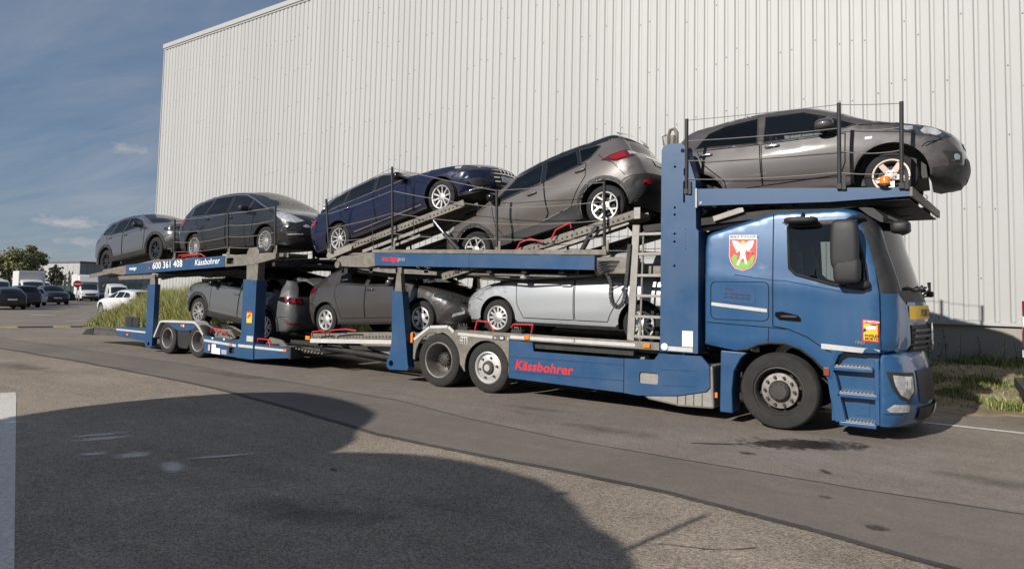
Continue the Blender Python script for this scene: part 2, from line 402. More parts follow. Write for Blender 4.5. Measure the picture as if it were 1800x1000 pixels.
    for f, k, wi in zip(of, ins, winid):
        if not k: continue
        f = ccw(f)
        r_ = f; l_ = (f[0]+nv, f[2]+nv, f[1]+nv)
        if wi >= 0: panes.setdefault(('win', wi, 0), []).append(r_); panes.setdefault(('win', wi, 1), []).append(l_)
        else: bodyF.append((r_, 0)); bodyF.append((l_, 0))
    # centre strip
    tcols = sorted([-t for t in tcol]+[0]+list(tcol)); T = [-1]+tcols+[1]
    colid = []
    for i in range(nb):
        oi = b2o[i]; row = [oi]; wb_ = y[oi]
        for t in tcols:
            row.append(len(verts)); c_ = B[i,4]*(1-abs(t)**2.2)
            verts.append((B[i,0]+nrm[i,0]*c_, wb_*t, B[i,1]+nrm[i,1]*c_))
        row.append(oi+nv); colid.append(row)
    hr = [(idx[a], idx[b], nm) for a, b, nm in holes]
    tops = {}
    for i in range(nb):
        i2 = (i+1) % nb
        for j in range(len(T)-1):
            q = (colid[i][j], colid[i][j+1], colid[i2][j+1], colid[i2][j])
            hn = None
            if 1 <= j <= len(T)-3:
                for a, b, nm in hr:
                    if a <= i < b: hn = nm
            if hn: panes.setdefault(('top', hn), []).append(q)
            else: bodyF.append((q, 1 if i >= nup-1 else (2 if (idx[0] <= i and False) else 0)))
    return dict(v=verts, body=bodyF, panes=panes, idx=idx, B=B, nup=nup, field=field)
def compact(verts, faces):
    used = sorted({i for f in faces for i in f}); mp = {a: b for b, a in enumerate(used)}
    return [verts[i] for i in used], [tuple(mp[i] for i in f) for f in faces]
def shell_mesh(name, verts, faces, mats, mi=None, smooth=38):
    v, f = compact(verts, faces); me = bpy.data.meshes.new(name); me.from_pydata(v, [], f)
    for m in mats: me.materials.append(m)
    if mi: me.polygons.foreach_set('material_index', mi)
    bm = bmesh.new(); bm.from_mesh(me); bmesh.ops.recalc_face_normals(bm, faces=bm.faces); bm.to_mesh(me); bm.free()
    me.shade_smooth(); me.set_sharp_from_angle(angle=R(smooth)); me.update(); return me
class Proj:
    """lays outlines onto a shell: phi 0 looks at the right flank, 90 at the front, -90 at the rear"""
    def __init__(s, verts, faces): s.b = BVHTree.FromPolygons([Vector(v) for v in verts], faces)
    def hit(s, phi, h, z):
        f = R(phi); D = Vector((-math.sin(f), math.cos(f), 0)); H = Vector((math.cos(f), math.sin(f), 0))
        return s.b.ray_cast(H*h+Vector((0,0,z))-D*8, D)[:2]
    def patch(s, phi, poly, off=.005, res=.05):
        q = densify(poly, res); n = len(q); xs = np.arange(q[:,0].min(), q[:,0].max(), res); zs = np.arange(q[:,1].min(), q[:,1].max(), res)
        g = np.array([(a, b) for a in xs for b in zs] or [q.mean(0)]); g = g[inpoly(g, poly)]
        if len(g): g = g[np.linalg.norm(g[:,None]-q[None], axis=2).min(1) > res*.4]
        P = np.vstack([q, g]); ov, _, of, *_ = delaunay_2d_cdt([Vector(p) for p in P], [(i, (i+1)%n) for i in range(n)], [], 0, 1e-6, False)
        ov = np.array([tuple(p) for p in ov]); V = []; bad = set()
        f = R(phi); D = Vector((-math.sin(f), math.cos(f), 0)); hits = [s.hit(phi, h, z) for h, z in ov]
        dep = [p.dot(D) for p, _ in hits if p is not None]; near = (sorted(dep)[len(dep)//3] if dep else 0)+.45
        for i, (p, nn_) in enumerate(hits):
            if p is None or p.dot(D) > near: bad.add(i); V.append((0,0,0))
            else:
                if nn_.dot(D) > 0: nn_ = -nn_
                V.append(tuple(p+nn_*off))
        cen = np.array([ov[list(f)].mean(0) for f in of]); ins = inpoly(cen, poly)
        F = []
        for f, k in zip(of, ins):
            if not k or any(i in bad for i in f): continue
            a, b, c = (ov[i] for i in f)
            F.append(tuple(f) if (b[0]-a[0])*(c[1]-a[1])-(b[1]-a[1])*(c[0]-a[0]) > 0 else (f[0], f[2], f[1]))
        return V, F
    def path(s, phi, pl, off=.0, res=.06):
        o = []
        for h, z in densify(pl, res, False):
            p, n = s.hit(phi, h, z)
            if p is not None: o.append(p+n*off)
        return o
def mir(V, F): return [(x, -y, z) for x, y, z in V], [tuple(reversed(f)) for f in F]
def obj_from(name, V, F, m, parent, smooth=45):
    if not F: return None
    v, f = compact(V, F); me = bpy.data.meshes.new(name); me.from_pydata(v, [], f); me.materials.append(m); me.shade_smooth(); me.set_sharp_from_angle(angle=R(smooth)); me.update()
    return link(name, me, parent)
def both(pj, name, phi, poly, m, parent, off=.005, res=.05, label=None):
    V, F = pj.patch(phi, poly, off, res); a = obj_from(name, V, F, m, parent)
    V2, F2 = mir(V, F); b = obj_from(name, V2, F2, m, parent); return a, b

def tyre_mesh(r, wd, rimr, name, m, n=40):
    h = wd/2; mb = MB()
    mb.lathe([(rimr, -h*.80), (rimr+.015, -h*.96), (r*.5+rimr*.5, -h*1.0), (r-.035, -h*.94), (r-.012, -h*.80), (r-.004, -h*.5), (r-.010, -h*.47), (r-.010, -h*.43), (r, -h*.4), (r, -h*.06), (r-.010, -h*.03), (r-.010, h*.03), (r, h*.06), (r, h*.4), (r-.010, h*.43), (r-.010, h*.47), (r-.004, h*.5), (r-.012, h*.8), (r-.035, h*.94), (r*.5+rimr*.5, h), (rimr, h*.8)], n)
    return mb.mesh(name, m, 35)
def rim_mesh(rr, wd, style, mats, name='rim'):
    """outer face towards -y"""
    kind, n = style; h = wd/2; mb = MB()
    mb.lathe([(rr+.006, -h*.86), (rr+.004, -h*.92), (rr-.016, -h*.90), (rr-.024, -h*.7), (rr-.05, h*.6)], 36, mi=0)
    mb.lathe([(rr-.045, h*.25), (.0005, h*.25)], 24, mi=1)                      # dark disc behind the spokes
    mb.lathe([(rr*.62, -h*.05), (rr*.62, h*.1), (rr*.25, h*.1), (rr*.25, -h*.05), (rr*.62, -h*.05)], 24, mi=2)   # brake disc
    yo = -h*.78
    def spoke(a, w0, w1, r0, r1, y0, y1, th=.028):
        ca, sa = math.cos(a), math.sin(a)
        def P(r, t, y): return (r*ca-t*sa, y, r*sa+t*ca)
        V = [P(r0,-w0,y0),P(r0,w0,y0),P(r1,w1,y1),P(r1,-w1,y1),P(r0,-w0*1.15,y0+th),P(r0,w0*1.15,y0+th),P(r1,w1*1.1,y1+th),P(r1,-w1*1.1,y1+th)]
        mb.add(V, [(0,3,2,1),(0,1,5,4),(1,2,6,5),(2,3,7,6),(3,0,4,7)], 0)
    R1 = rr-.012
    if kind == 'multi':
        for k in range(n): spoke(2*math.pi*k/n+.1, .16/n, .13/n, .05, R1, yo+.015, yo+.005)
    elif kind == 'double':
        for k in range(n):
            a = 2*math.pi*k/n+.2; d = 2*math.pi/n*.2
            spoke(a-d, .013, .013, .06, R1, yo+.012, yo+.004); spoke(a+d, .013, .013, .06, R1, yo+.012, yo+.004); spoke(a, .03, .012, .05, rr*.55, yo+.022, yo+.02)
    elif kind == 'five':
        for k in range(n): spoke(2*math.pi*k/n+.35, .036, .030, .04, R1, yo+.02, yo+.004)
    elif kind == 'cover':
        mb.lathe([(rr-.01, yo+.004), (rr*.86, yo-.004), (rr*.84, yo+.02)], 36, mi=0)
        for k in range(n): spoke(2*math.pi*k/n+.2, .20/n, .235/n, .05, rr*.88, yo+.0, yo+.004)
        mb.lathe([(rr*.46, yo+.006), (rr*.3, yo-.006), (.0005, yo-.010)], 24, mi=0)
    elif kind == 'ycross':
        for k in range(n):
            a = 2*math.pi*k/n+.5; spoke(a, .022, .016, .05, rr*.55, yo+.02, yo+.012)
            for sgn in (-1, 1):
                c0 = (rr*.5*math.cos(a), rr*.5*math.sin(a)); a2 = a+sgn*.30; c1 = (R1*math.cos(a2), R1*math.sin(a2))
                dx, dz = c1[0]-c0[0], c1[1]-c0[1]; ln = math.hypot(dx, dz); nx, nz = -dz/ln*.014, dx/ln*.014
                mb.add([(c0[0]-nx,yo+.012,c0[1]-nz),(c0[0]+nx,yo+.012,c0[1]+nz),(c1[0]+nx,yo+.004,c1[1]+nz),(c1[0]-nx,yo+.004,c1[1]-nz),
                        (c0[0]-nx,yo+.04,c0[1]-nz),(c0[0]+nx,yo+.04,c0[1]+nz),(c1[0]+nx,yo+.03,c1[1]+nz),(c1[0]-nx,yo+.03,c1[1]-nz)], [(0,3,2,1),(0,1,5,4),(1,2,6,5),(2,3,7,6),(3,0,4,7)], 0)
    mb.lathe([(.075, yo+.05), (.07, yo+.012), (.032, yo+.006), (.030, yo-.002), (.0005, yo-.004)], 20, mi=0)
    for k in range(5):
        a = 2*math.pi*k/5+.3; c = (.052*math.cos(a), .052*math.sin(a)); mb.cyl((c[0], yo+.02, c[1]), (c[0], yo+.001, c[1]), .009, 6, 1)
    return mb.mesh(name, mats, 40)

def arch_pts(cx, cz, ra, zb):
    if zb >= cz: a = math.asin((zb-cz)/ra); return [(cx-ra*math.cos(t), cz+ra*math.sin(t)) for t in np.linspace(a, math.pi-a, 17)]
    a = math.asin((cz-zb)/ra); return [(cx-ra*math.cos(t), cz+ra*math.sin(t)) for t in np.linspace(-a, math.pi+a, 19)]

def make_car(name, S, label, cat='car', group=None, lod=0):
    """builds a car in its own frame: x forward from the rear axle, z up from the road, centre line y=0"""
    root = empty(name, (0,0,0), label, cat, group)
    wb, r, W = S['wb'], S['r'], S['W']; ra = S.get('ra', r+.055); zs = S.get('sill', .24); H = S['H']
    xr, xf = S['out'][-1][0], S['out'][0][0]
    bot = [(x, z) for x, z in arch_pts(0, r, ra, zs)]+[(wb*.33, zs-.01), (wb*.66, zs-.01)]+arch_pts(wb, r, ra, zs)
    if wb < 1: bot = []
    zbelt = S['belt']
    prof = S.get('prof') or [(0, W*.90), (.25, W*.955), (.45, W*.99), (.65, W*1.0), (zbelt-.12, W*.975), (zbelt, W*.945), (H-.25, W*.80), (H, W*.70), (H+.2, W*.66)]
    xmax = max(p[0] for p in S['out']); xmin = min(p[0] for p in S['out'])
    plan = (wb*.55, xmax, .06, wb*.4, xmin, .055)
    ridges = list(S.get('ridges', []))+[('arch', 0, r, ra+.02, .014, .05), ('arch', wb, r, ra+.02, .014, .05)]
    names = S['ctrl']                                        # control indices: cowl, header, rear top, rear window base
    holes = [(names[0], names[1], 'windshield'), (names[2], names[3], 'rear_window')]
    sh = shell(S['out'], bot, prof, plan, S['wins'], holes, ridges, grid=.06 if lod == 0 else .12)
    V = sh['v']; paintm = S['paint']; roofm = S.get('roofm')
    faces = [f for f, _ in sh['body']]; mi = [m for _, m in sh['body']]
    me = shell_mesh('body', V, faces, [paintm, BLACK, INTER, roofm or paintm], None)
    # which faces are the underside / painted roof
    fm = mi[:]
    if roofm:
        zr0 = S['out'][names[1]][1]-.06
        for k, f in enumerate(faces):
            c = np.mean([V[i] for i in f], axis=0)
            if c[2] > zr0 and names and S['out'][names[2]][0]-.02 < c[0] < S['out'][names[1]][0]+.1: fm[k] = 3
    zl_ = S.get('zlip', min(p[1] for p in S['out'])+.075)
    for k, f in enumerate(faces):
        if fm[k] == 0 and np.mean([V[i][2] for i in f]) < zl_: fm[k] = 1
    me.polygons.foreach_set('material_index', fm); me.update()
    body = link('body', me, root)
    so = body.modifiers.new('skin', 'SOLIDIFY'); so.thickness = .014; so.offset = -1; so.material_offset = 2; so.use_rim = False; so.material_offset_rim = 2
    pj = Proj(V, faces+[f for fs in sh['panes'].values() for f in fs])
    for key, fs in sh['panes'].items():
        if key[0] == 'win':
            nm, g = 'side_window', (S['wglass'][key[1]] if 'wglass' in S else GLASS)
        else:
            nm, g = key[1], (S.get('wsglass', GLASSW) if key[1] == 'windshield' else S.get('rwglass', GLASSD))
            if nm == 'rear_window' and S.get('open_gate'): continue
        v, f = compact(V, fs); pm = bpy.data.meshes.new(nm); pm.from_pydata(v, [], f); pm.materials.append(g); pm.shade_smooth(); pm.update(); link(nm, pm, root)
    # wheels
    rimr = S.get('rimr', r*.66); tw = S.get('tw', .215)
    tm = tyre_mesh(r, tw, rimr, 'tyre', RUBBER2, 40 if lod == 0 else 20); rm = rim_mesh(rimr, tw, S.get('rim', ('multi', 10)), [S.get('rimm', RIMS), RIMD, S.get('hubm', DARKST)])
    ty = W*.965-tw/2
    for wx in (0, wb):
        for sd in (-1, 1):
            wo = link('wheel', tm, root); wo.location = (wx, sd*ty, r)
            ri = link('rim', rm, wo)
            if sd > 0: wo.rotation_euler = (0, 0, math.pi)
            if wx: ri.rotation_euler = (0, .7, 0)
    # inside: seats, dash
    mb = MB(); xs0 = S['out'][names[0]][0]; sx = wb*.47
    for sy in (-.36, .36):
        mb.blob((sx+.1, sy, .62), (.28, .25, .10), .5); mb.blob((sx-.2, sy, .90), (.10, .24, .33), .5); mb.blob((sx-.27, sy, H-.26), (.05, .13, .09), .6)
    mb.blob((sx-.75, 0, .62), (.28, .62, .10), .4); mb.blob((sx-1.08, 0, .90), (.10, .62, .32), .4)
    for sy in (-.36, .36): mb.blob((sx-1.14, sy, H-.28), (.05, .13, .08), .6)
    mb.blob((xs0-.32, 0, zbelt-.13), (.34, W-.14, .13), .5); mb.box(xr+.25, xf-.12, -W+.27, W-.27, .25, .60)
    if lod == 0:
        mb.lathe([(.185, -.012), (.2, 0), (.185, .012), (.17, 0), (.185, -.012)], 16, (0,0,0)); k = len(mb.v)-16*5
        for i in range(k, len(mb.v)):
            x, yv, z = mb.v[i]; mb.v[i] = (xs0-.72+z*.35-yv, x+.36, zbelt-.06+z*.94)
    mb.build('interior', SEATM, root, smooth=50)
    # details laid on the shell
    for d in S.get('lights', []):
        nm, phi, poly, m_ = d[:4]
        if len(poly[0]) == 3: poly = [(x*math.cos(R(phi))+yv*math.sin(R(phi)), z) for x, yv, z in poly]
        both(pj, nm, phi, poly, m_, root, d[4] if len(d) > 4 else .006, .04)
    for d in S.get('fronts', []):
        nm, phi, poly, m_ = d[:4]; Vp, Fp = pj.patch(phi, poly, d[4] if len(d) > 4 else .008, .05); obj_from(nm, Vp, Fp, m_, root)
    if lod: return root
    for poly in S.get('clad', []): both(pj, 'cladding', 0, poly, BLACK, root, .014, .03)
    for poly in S.get('chrome_strip', []): both(pj, 'trim_strip', 0, poly, CHROME, root, .013, .05)
    for dp in S.get('doors', []):
        a, b = both(pj, 'door', 0, dp['poly'], paintm, root, .003, .06)
        for sgn, dr in ((1, a), (-1, b)):
            if dr is None: continue
            pl = pj.path(0, list(dp['poly'])+[dp['poly'][0]], .002)
            m2 = MB(); m2.tube([(p.x, p.y*sgn, p.z) for p in pl], .0075, 4, 0, False); m2.build('door_seam', GLOSSB, dr)
            hx, hz = dp['handle']; p, n_ = pj.hit(0, hx, hz)
            m3 = MB(); m3.blob((hx, (p.y-.022)*sgn, hz), (.10, .018, .018), .55, 12, 7); m3.blob((hx-.02, (p.y-.002)*sgn, hz-.004), (.075, .008, .03), .8, 12, 7)
            m3.build('handle', S.get('handlem', paintm), dr, smooth=60)
    for wp in S['wins']:
        pl = pj.path(0, list(wp)+[wp[0]], .001, .05)
        for sgn in (1, -1):
            m2 = MB(); m2.tube([(p.x, p.y*sgn, p.z) for p in pl], .009, 5, 0, False); m2.build('window_seal', BLACK, root, smooth=60)
    for sl_ in ([(wb+ra*.86,.60),(xmax-.34,.645),(xmax-.16,.66)], [(-ra*.86,.60),(xmin+.30,.65),(xmin+.12,.66)]):
        pl = pj.path(0, sl_, .001, .05)
        for sgn in (1, -1):
            m2 = MB(); m2.tube([(p.x, p.y*sgn, p.z) for p in pl], .006, 4, 0, False); m2.build('bumper_seam', GLOSSB, root)
    for sl_ in S.get('seams', []):
        pl = pj.path(0, sl_, .001, .05)
        for sgn in (1, -1):
            m2 = MB(); m2.tube([(p.x, p.y*sgn, p.z) for p in pl], .007, 4, 0, False); m2.build('panel_seam', GLOSSB, root)
    if 'dlo' in S:
        pl = pj.path(0, list(S['dlo'])+[S['dlo'][0]], .004, .05)
        for sgn in (1, -1):
            m2 = MB(); m2.tube([(p.x, p.y*sgn, p.z) for p in pl], .010, 5, 0, False); m2.build('window_trim', S.get('dlom', CHROME), root, smooth=60)
    if 'pillars' in S:
        for pp in S['pillars']: both(pj, 'pillar_trim', 0, pp, GLOSSB, root, .006, .06)
    for sgn in (-1, 1):
        mx_, mz_ = S['mirror']; p, _ = pj.hit(0, mx_, mz_-.05); yy = -p.y
        m2 = MB(); m2.blob((mx_-.02, sgn*(yy+.13), mz_), S.get('mirrs', (.075, .115, .075)), .7, 16, 10); m2.blob((mx_+.03, sgn*(yy+.02), mz_-.065), (.05, .07, .025), .8, 10, 6)
        mo = m2.build('mirror', S.get('mirrorm', BLACK), root, smooth=60)
    return root
def place(o, rear_hub, front_hub, r, wb, yc=1.25):
    """rear/front hub positions as (x,z) in the lorry's long plane"""
    dx, dz = front_hub[0]-rear_hub[0], front_hub[1]-rear_hub[1]; th = math.atan2(dz, abs(dx)); flip = dx < 0
    mxp = ((rear_hub[0]+front_hub[0])/2, (rear_hub[1]+front_hub[1])/2)
    Mx = Matrix.Translation((mxp[0], yc, mxp[1])) @ Matrix.Rotation(math.pi if flip else 0, 4, 'Z') @ Matrix.Rotation(-th, 4, 'Y') @ Matrix.Translation((-wb/2, 0, -r))
    o.matrix_world = Mx
# ------------------------------------------------------------------ ground, road surfaces
def asphalt(name, col, grain=140., contrast=.5, blotch=.25, bump=.5, stones=.0):
    m = bpy.data.materials.new(name); m.use_nodes = True; t = m.node_tree; nn = t.nodes; ll = t.links; b = nn['Principled BSDF']
    co = nn.new('ShaderNodeTexCoord'); b.inputs['Roughness'].default_value = .9; b.inputs['Specular IOR Level'].default_value = .35
    def noise(sc, det=4, ro=.6, vec=None):
        n = nn.new('ShaderNodeTexNoise'); n.inputs['Scale'].default_value = sc; n.inputs['Detail'].default_value = det; n.inputs['Roughness'].default_value = ro
        ll.new(vec or co.outputs['Object'], n.inputs['Vector']); return n.outputs[0]
    def mr(v, a, b_, c, d):
        n = nn.new('ShaderNodeMapRange'); n.inputs[1].default_value = a; n.inputs[2].default_value = b_; n.inputs[3].default_value = c; n.inputs[4].default_value = d; ll.new(v, n.inputs[0]); return n.outputs[0]
    def mul(a, b_):
        n = nn.new('ShaderNodeMath'); n.operation = 'MULTIPLY'; ll.new(a, n.inputs[0]); ll.new(b_, n.inputs[1]); return n.outputs[0]
    vo = nn.new('ShaderNodeTexVoronoi'); vo.inputs['Scale'].default_value = grain*.55; ll.new(co.outputs['Object'], vo.inputs['Vector'])
    sepc = nn.new('ShaderNodeSeparateColor'); ll.new(vo.outputs['Color'], sepc.inputs[0])
    g1 = mr(noise(grain, 3, .7), .3, .7, 1-contrast, 1+contrast); g2 = mr(sepc.outputs[0], 0, 1, 1-contrast*.7-stones*.3, 1+contrast*.7+stones)
    b1 = mr(noise(.45, 6, .6), .3, .7, 1-blotch, 1+blotch); b2 = mr(noise(5., 5, .6), .3, .7, 1-blotch*.5, 1+blotch*.5)
    mp = nn.new('ShaderNodeMapping'); mp.inputs['Scale'].default_value = (.25, 3.0, 1); ll.new(co.outputs['Object'], mp.inputs[0])
    b3 = mr(noise(1.0, 5, .6, mp.outputs[0]), .3, .7, 1-blotch*.45, 1+blotch*.45)
    f = mul(mul(mul(g1, g2), mul(b1, b2)), b3)
    mix = nn.new('ShaderNodeVectorMath'); mix.operation = 'SCALE'; mix.inputs[0].default_value = col; ll.new(f, mix.inputs['Scale']); ll.new(mix.outputs[0], b.inputs['Base Color'])
    bp = nn.new('ShaderNodeBump'); bp.inputs['Strength'].default_value = bump; bp.inputs['Distance'].default_value = .006; ll.new(vo.outputs['Distance'], bp.inputs['Height']); ll.new(bp.outputs[0], b.inputs['Normal'])
    MATS[name] = m; return m
A_ROAD = asphalt('road_asphalt', (.212, .181, .150), 140, .35, .18, .4)
A_COARSE = asphalt('coarse_asphalt', (.246, .202, .156), 150, .40, .20, .7, .35)
A_SMOOTH = asphalt('smooth_asphalt', (.182, .156, .130), 170, .22, .14, .25)
A_TAR = asphalt('tar_seam', (.075, .068, .062), 90, .3, .3, .3)
A_OIL = mat('oil_stain', (.045, .040, .035), rough=.55, var=.5, vscale=14, bump=.5, bscale=140)
A_PAINT = mat('road_paint', (.64, .62, .58), rough=.8, var=.25, vscale=45, dirt=.8, dirtcol=(.26, .23, .2), bump=.6, bscale=140)
def gz(x): return -.006*max(0, min(70, -30-x))
xs = [-1600, -600, -250, -100, -30, 6, 60, 400, 1500]; ys = [-1500, -300, -60, -20, 0, 20, 60, 120, 300, 1600]
mb = MB(); mb.v = [(x, y, gz(x)) for x in xs for y in ys]; ny = len(ys)
mb.f = [(i*ny+j, (i+1)*ny+j, (i+1)*ny+j+1, i*ny+j+1) for i in range(len(xs)-1) for j in range(ny-1)]; mb.m = [0]*len(mb.f)
tag(mb.build('ground', A_ROAD), kind='structure')
def wob(P, amp, seed, step=.25):
    q = densify(P, step, False); r = np.random.default_rng(seed); n = len(q); w_ = np.convolve(r.normal(0, 1, n+8), np.ones(5)/5, 'same')[4:4+n]*amp+np.convolve(r.normal(0, 1, n+40), np.ones(21)/21, 'same')[20:20+n]*amp*2.5
    return [(a[0], a[1]+d) for a, d in zip(q, w_)]
def sheet(name, poly, z, m, kind='structure', parent=None):
    mb = MB(); mb.v = [(x, y, z) for x, y in poly]
    ov, _, of, *_ = delaunay_2d_cdt([Vector(p) for p in poly], [(i, (i+1) % len(poly)) for i in range(len(poly))], [], 0, 1e-6, False)
    mb.v = [(p[0], p[1], z) for p in ov]; oa = np.array([tuple(p) for p in ov]); cen = np.array([oa[list(f)].mean(0) for f in of]); ins = inpoly(cen, poly); mb.f = [tuple(f) for f, k in zip(of, ins) if k]; mb.m = [0]*len(mb.f)
    o = mb.build(name, m, parent)
    bm = bmesh.new(); bm.from_mesh(o.data)
    for f in bm.faces:
        if f.normal.z < 0: f.normal_flip()
    bm.to_mesh(o.data); bm.free()
    return tag(o, kind=kind)
EDGE = [(-40,-1.9),(-18.2,-2.16),(-12,-2.3),(-8.2,-2.54),(-5.5,-3.0),(-3.7,-3.36),(-2,-3.42),(-.13,-3.48),(1.62,-3.88),(4,-4.4),(12,-6)]
SEAM = [(-40,-.9),(-12,-1.0),(-5.1,-1.5),(-3.4,-1.95),(-1.8,-2.23),(1.1,-2.31),(2.3,-2.26),(12,-2.1)]
e1 = wob(EDGE, .03, 3); s1 = wob(SEAM, .015, 5)
sheet('coarse_pavement', [(-40,-30),(12,-30)]+e1[::-1], .004, A_COARSE)
sheet('asphalt_strip', e1+s1[::-1], .008, A_SMOOTH)
sheet('asphalt_seam', [(x, y-.05) for x, y in e1]+[(x, y+.035) for x, y in wob(EDGE, .03, 3)][::-1], .0115, A_TAR)
sheet('asphalt_seam', [(x, y-.012) for x, y in s1]+[(x, y+.014) for x, y in s1][::-1], .0115, A_TAR)
for pl, wd, sd in (([(.2,-4.6),(.55,-4.45),(.75,-4.3)], .014, 9), ([(-4.0,-6.0),(-2.5,-5.2),(-1.2,-4.9),(-.6,-4.2)], .004, 11), ([(-6.0,-.9),(-4.9,-1.1),(-3.9,-1.0),(-2.6,-1.2)], .006, 14)):
    c = wob(pl, .03, sd, .09); sheet('asphalt_crack', [(x, y-wd*(.1+.9*random.random())) for x, y in c]+[(x, y+wd*(.1+.9*random.random())) for x, y in c][::-1], .0118, A_TAR)
def blot(cx, cy, rx, ry, n=26, rough=.35, seed=1, rot=0):
    r = np.random.default_rng(seed); a = np.linspace(0, 2*math.pi, n, endpoint=False); k = 1+rough*np.convolve(np.r_[r.normal(0,1,n), r.normal(0,1,4)], np.ones(3)/3, 'same')[:n]
    return [(cx+(rx*math.cos(t)*q)*math.cos(rot)-(ry*math.sin(t)*q)*math.sin(rot), cy+(rx*math.cos(t)*q)*math.sin(rot)+(ry*math.sin(t)*q)*math.cos(rot)) for t, q in zip(a, k)]
def decal(name, cx, cy, rx, ry, rot, z, m):
    mb = MB(); mb.v = [(-rx,-ry,0),(rx,-ry,0),(rx,ry,0),(-rx,ry,0)]; mb.f = [(0,1,2,3)]; mb.m = [0]; o = mb.build(name, m); o.location = (cx, cy, z); o.rotation_euler = (0, 0, rot); return tag(o, kind='structure')
S_OIL = softmat('oil_stain_soft', (.030, .026, .022), .45, 5.0, 2.2, 1.0, 2.2); S_SPOT = softmat('dark_spot_soft', (.055, .047, .04), .8, 18., 1.6); S_LIGHT_PATCH = softmat('painted_light_soft', (.58, .53, .46), .9, 14., 1.1, 1.7, 1.5); S_STAIN = softmat('wide_stain', (.10, .085, .07), .85, 2.5, .55, .9, 2.0); S_DUST = softmat('pale_dust', (.33, .285, .235), .95, 3.0, .5, .9, 2.0)
decal('oil_stain', .42, -.66, 1.05, .42, .62, .0055, S_OIL); decal('oil_stain', -.42, -1.3, .42, .06, .6, .0062, S_OIL)
for k, (cx, cy, rx, ry, ro) in enumerate([(.0,-1.55,.14,.07,.3),(.95,-2.75,.09,.07,0),(.82,-1.85,.06,.16,.6),(1.38,-3.35,.12,.10,.4),(-2.9,-4.7,.08,.04,0),(.6,-5.0,.2,.12,.3)]): decal('dark_spot', cx, cy, rx, ry, ro, .0130+.0004*k, S_SPOT)
for k, (cx, cy, rx, ry, ro) in enumerate([(-1.8,-1.4,1.2,.3,.1),(2.2,-1.2,1.0,.35,.1),(-9.5,-1.4,2.0,.35,.05),(-3.2,-.7,.9,.22,.2),(-2.2,-5.6,1.2,.5,.5),(-13.5,-3.4,2.2,.5,.1)]): decal('road_stain', cx, cy, rx, ry, ro, .0140+.0004*k, S_STAIN)
for k, (cx, cy, rx, ry, ro) in enumerate([(1.9,-3.1,1.5,.3,-.1),(-5.8,-1.9,2.2,.3,-.2),(-13.0,-1.7,3.0,.4,0),(.6,-2.75,1.2,.2,-.05)]): decal('road_dust', cx, cy, rx, ry, ro, .0170+.0004*k, S_DUST)
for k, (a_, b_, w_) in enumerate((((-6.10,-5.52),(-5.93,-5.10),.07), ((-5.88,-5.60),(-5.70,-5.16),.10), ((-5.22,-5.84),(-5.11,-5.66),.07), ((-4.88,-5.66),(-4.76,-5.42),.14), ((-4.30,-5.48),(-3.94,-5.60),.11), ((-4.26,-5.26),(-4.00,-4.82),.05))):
    decal('painted_light_patch', (a_[0]+b_[0])/2, (a_[1]+b_[1])/2, .62*math.hypot(b_[0]-a_[0], b_[1]-a_[1]), w_, math.atan2(b_[1]-a_[1], b_[0]-a_[0]), .0085+.0004*k, S_LIGHT_PATCH)  # patches of reflected sunlight, painted as pale colour on the shaded road
# markings
def line(name, a, b, wd, z=.0155):
    a, b = Vector(a), Vector(b); d = (b-a).normalized(); n = Vector((-d.y, d.x))*wd/2
    return sheet(name, [tuple(a-n), tuple(b-n), tuple(b+n), tuple(a+n)], z, A_PAINT)
line('white_line', (-3.0,2.02), (14,1.72), .12, .006)
sheet('white_line', [(-9.98,-4.70),(-2.72,-7.26),(-2.2,-7.44),(-2.42,-8.0),(-10.25,-5.25)], .0085, softmat('worn_road_paint', (.66, .63, .58), .85, 38., 2.0, 2.5, 4.2))
for a, b, wd in (((-38.6,6.0),(-37.9,6.9),.35), ((-30.4,4.3),(-30.1,4.8),.14), ((-31.8,5.5),(-31.5,6.0),.2), ((-52,4.0),(-46,5.6),.12), ((-44,3.0),(-39.5,4.1),.12), ((-60,10.0),(-55,11.6),.12)):
    a_ = Vector(a); o = line('white_line', a, b, wd, gz(a[0])+.03)
sb = empty('speed_bump', (-26.9, 1.0, 0), 'black and yellow speed bump lying across the road behind the trailer', 'speed bump')
for k in range(16):
    ya = -4.2+k*.5; xa = -29.3+(ya+4.2)*.41
    mb = MB(); mb.v = []; pr = [(-.20,.0),(-.14,.035),(0,.05),(.14,.035),(.20,0)]
    for y_, dx in ((ya, 0), (ya+.49, .2)): mb.v += [(xa+dx+a+26.9, y_-1.0, b_) for a, b_ in pr]
    mb.f = [(i, i+1, i+6, i+5) for i in range(4)]+[(4,3,2,1,0), (5,6,7,8,9)]; mb.m = [0]*6
    mb.build('bump_segment', RUBBER if k % 3 != 1 else mat('worn_yellow', (.34, .27, .14), rough=.8, var=.4, vscale=14, dirt=.8, dirtcol=(.06,.055,.05)), sb)

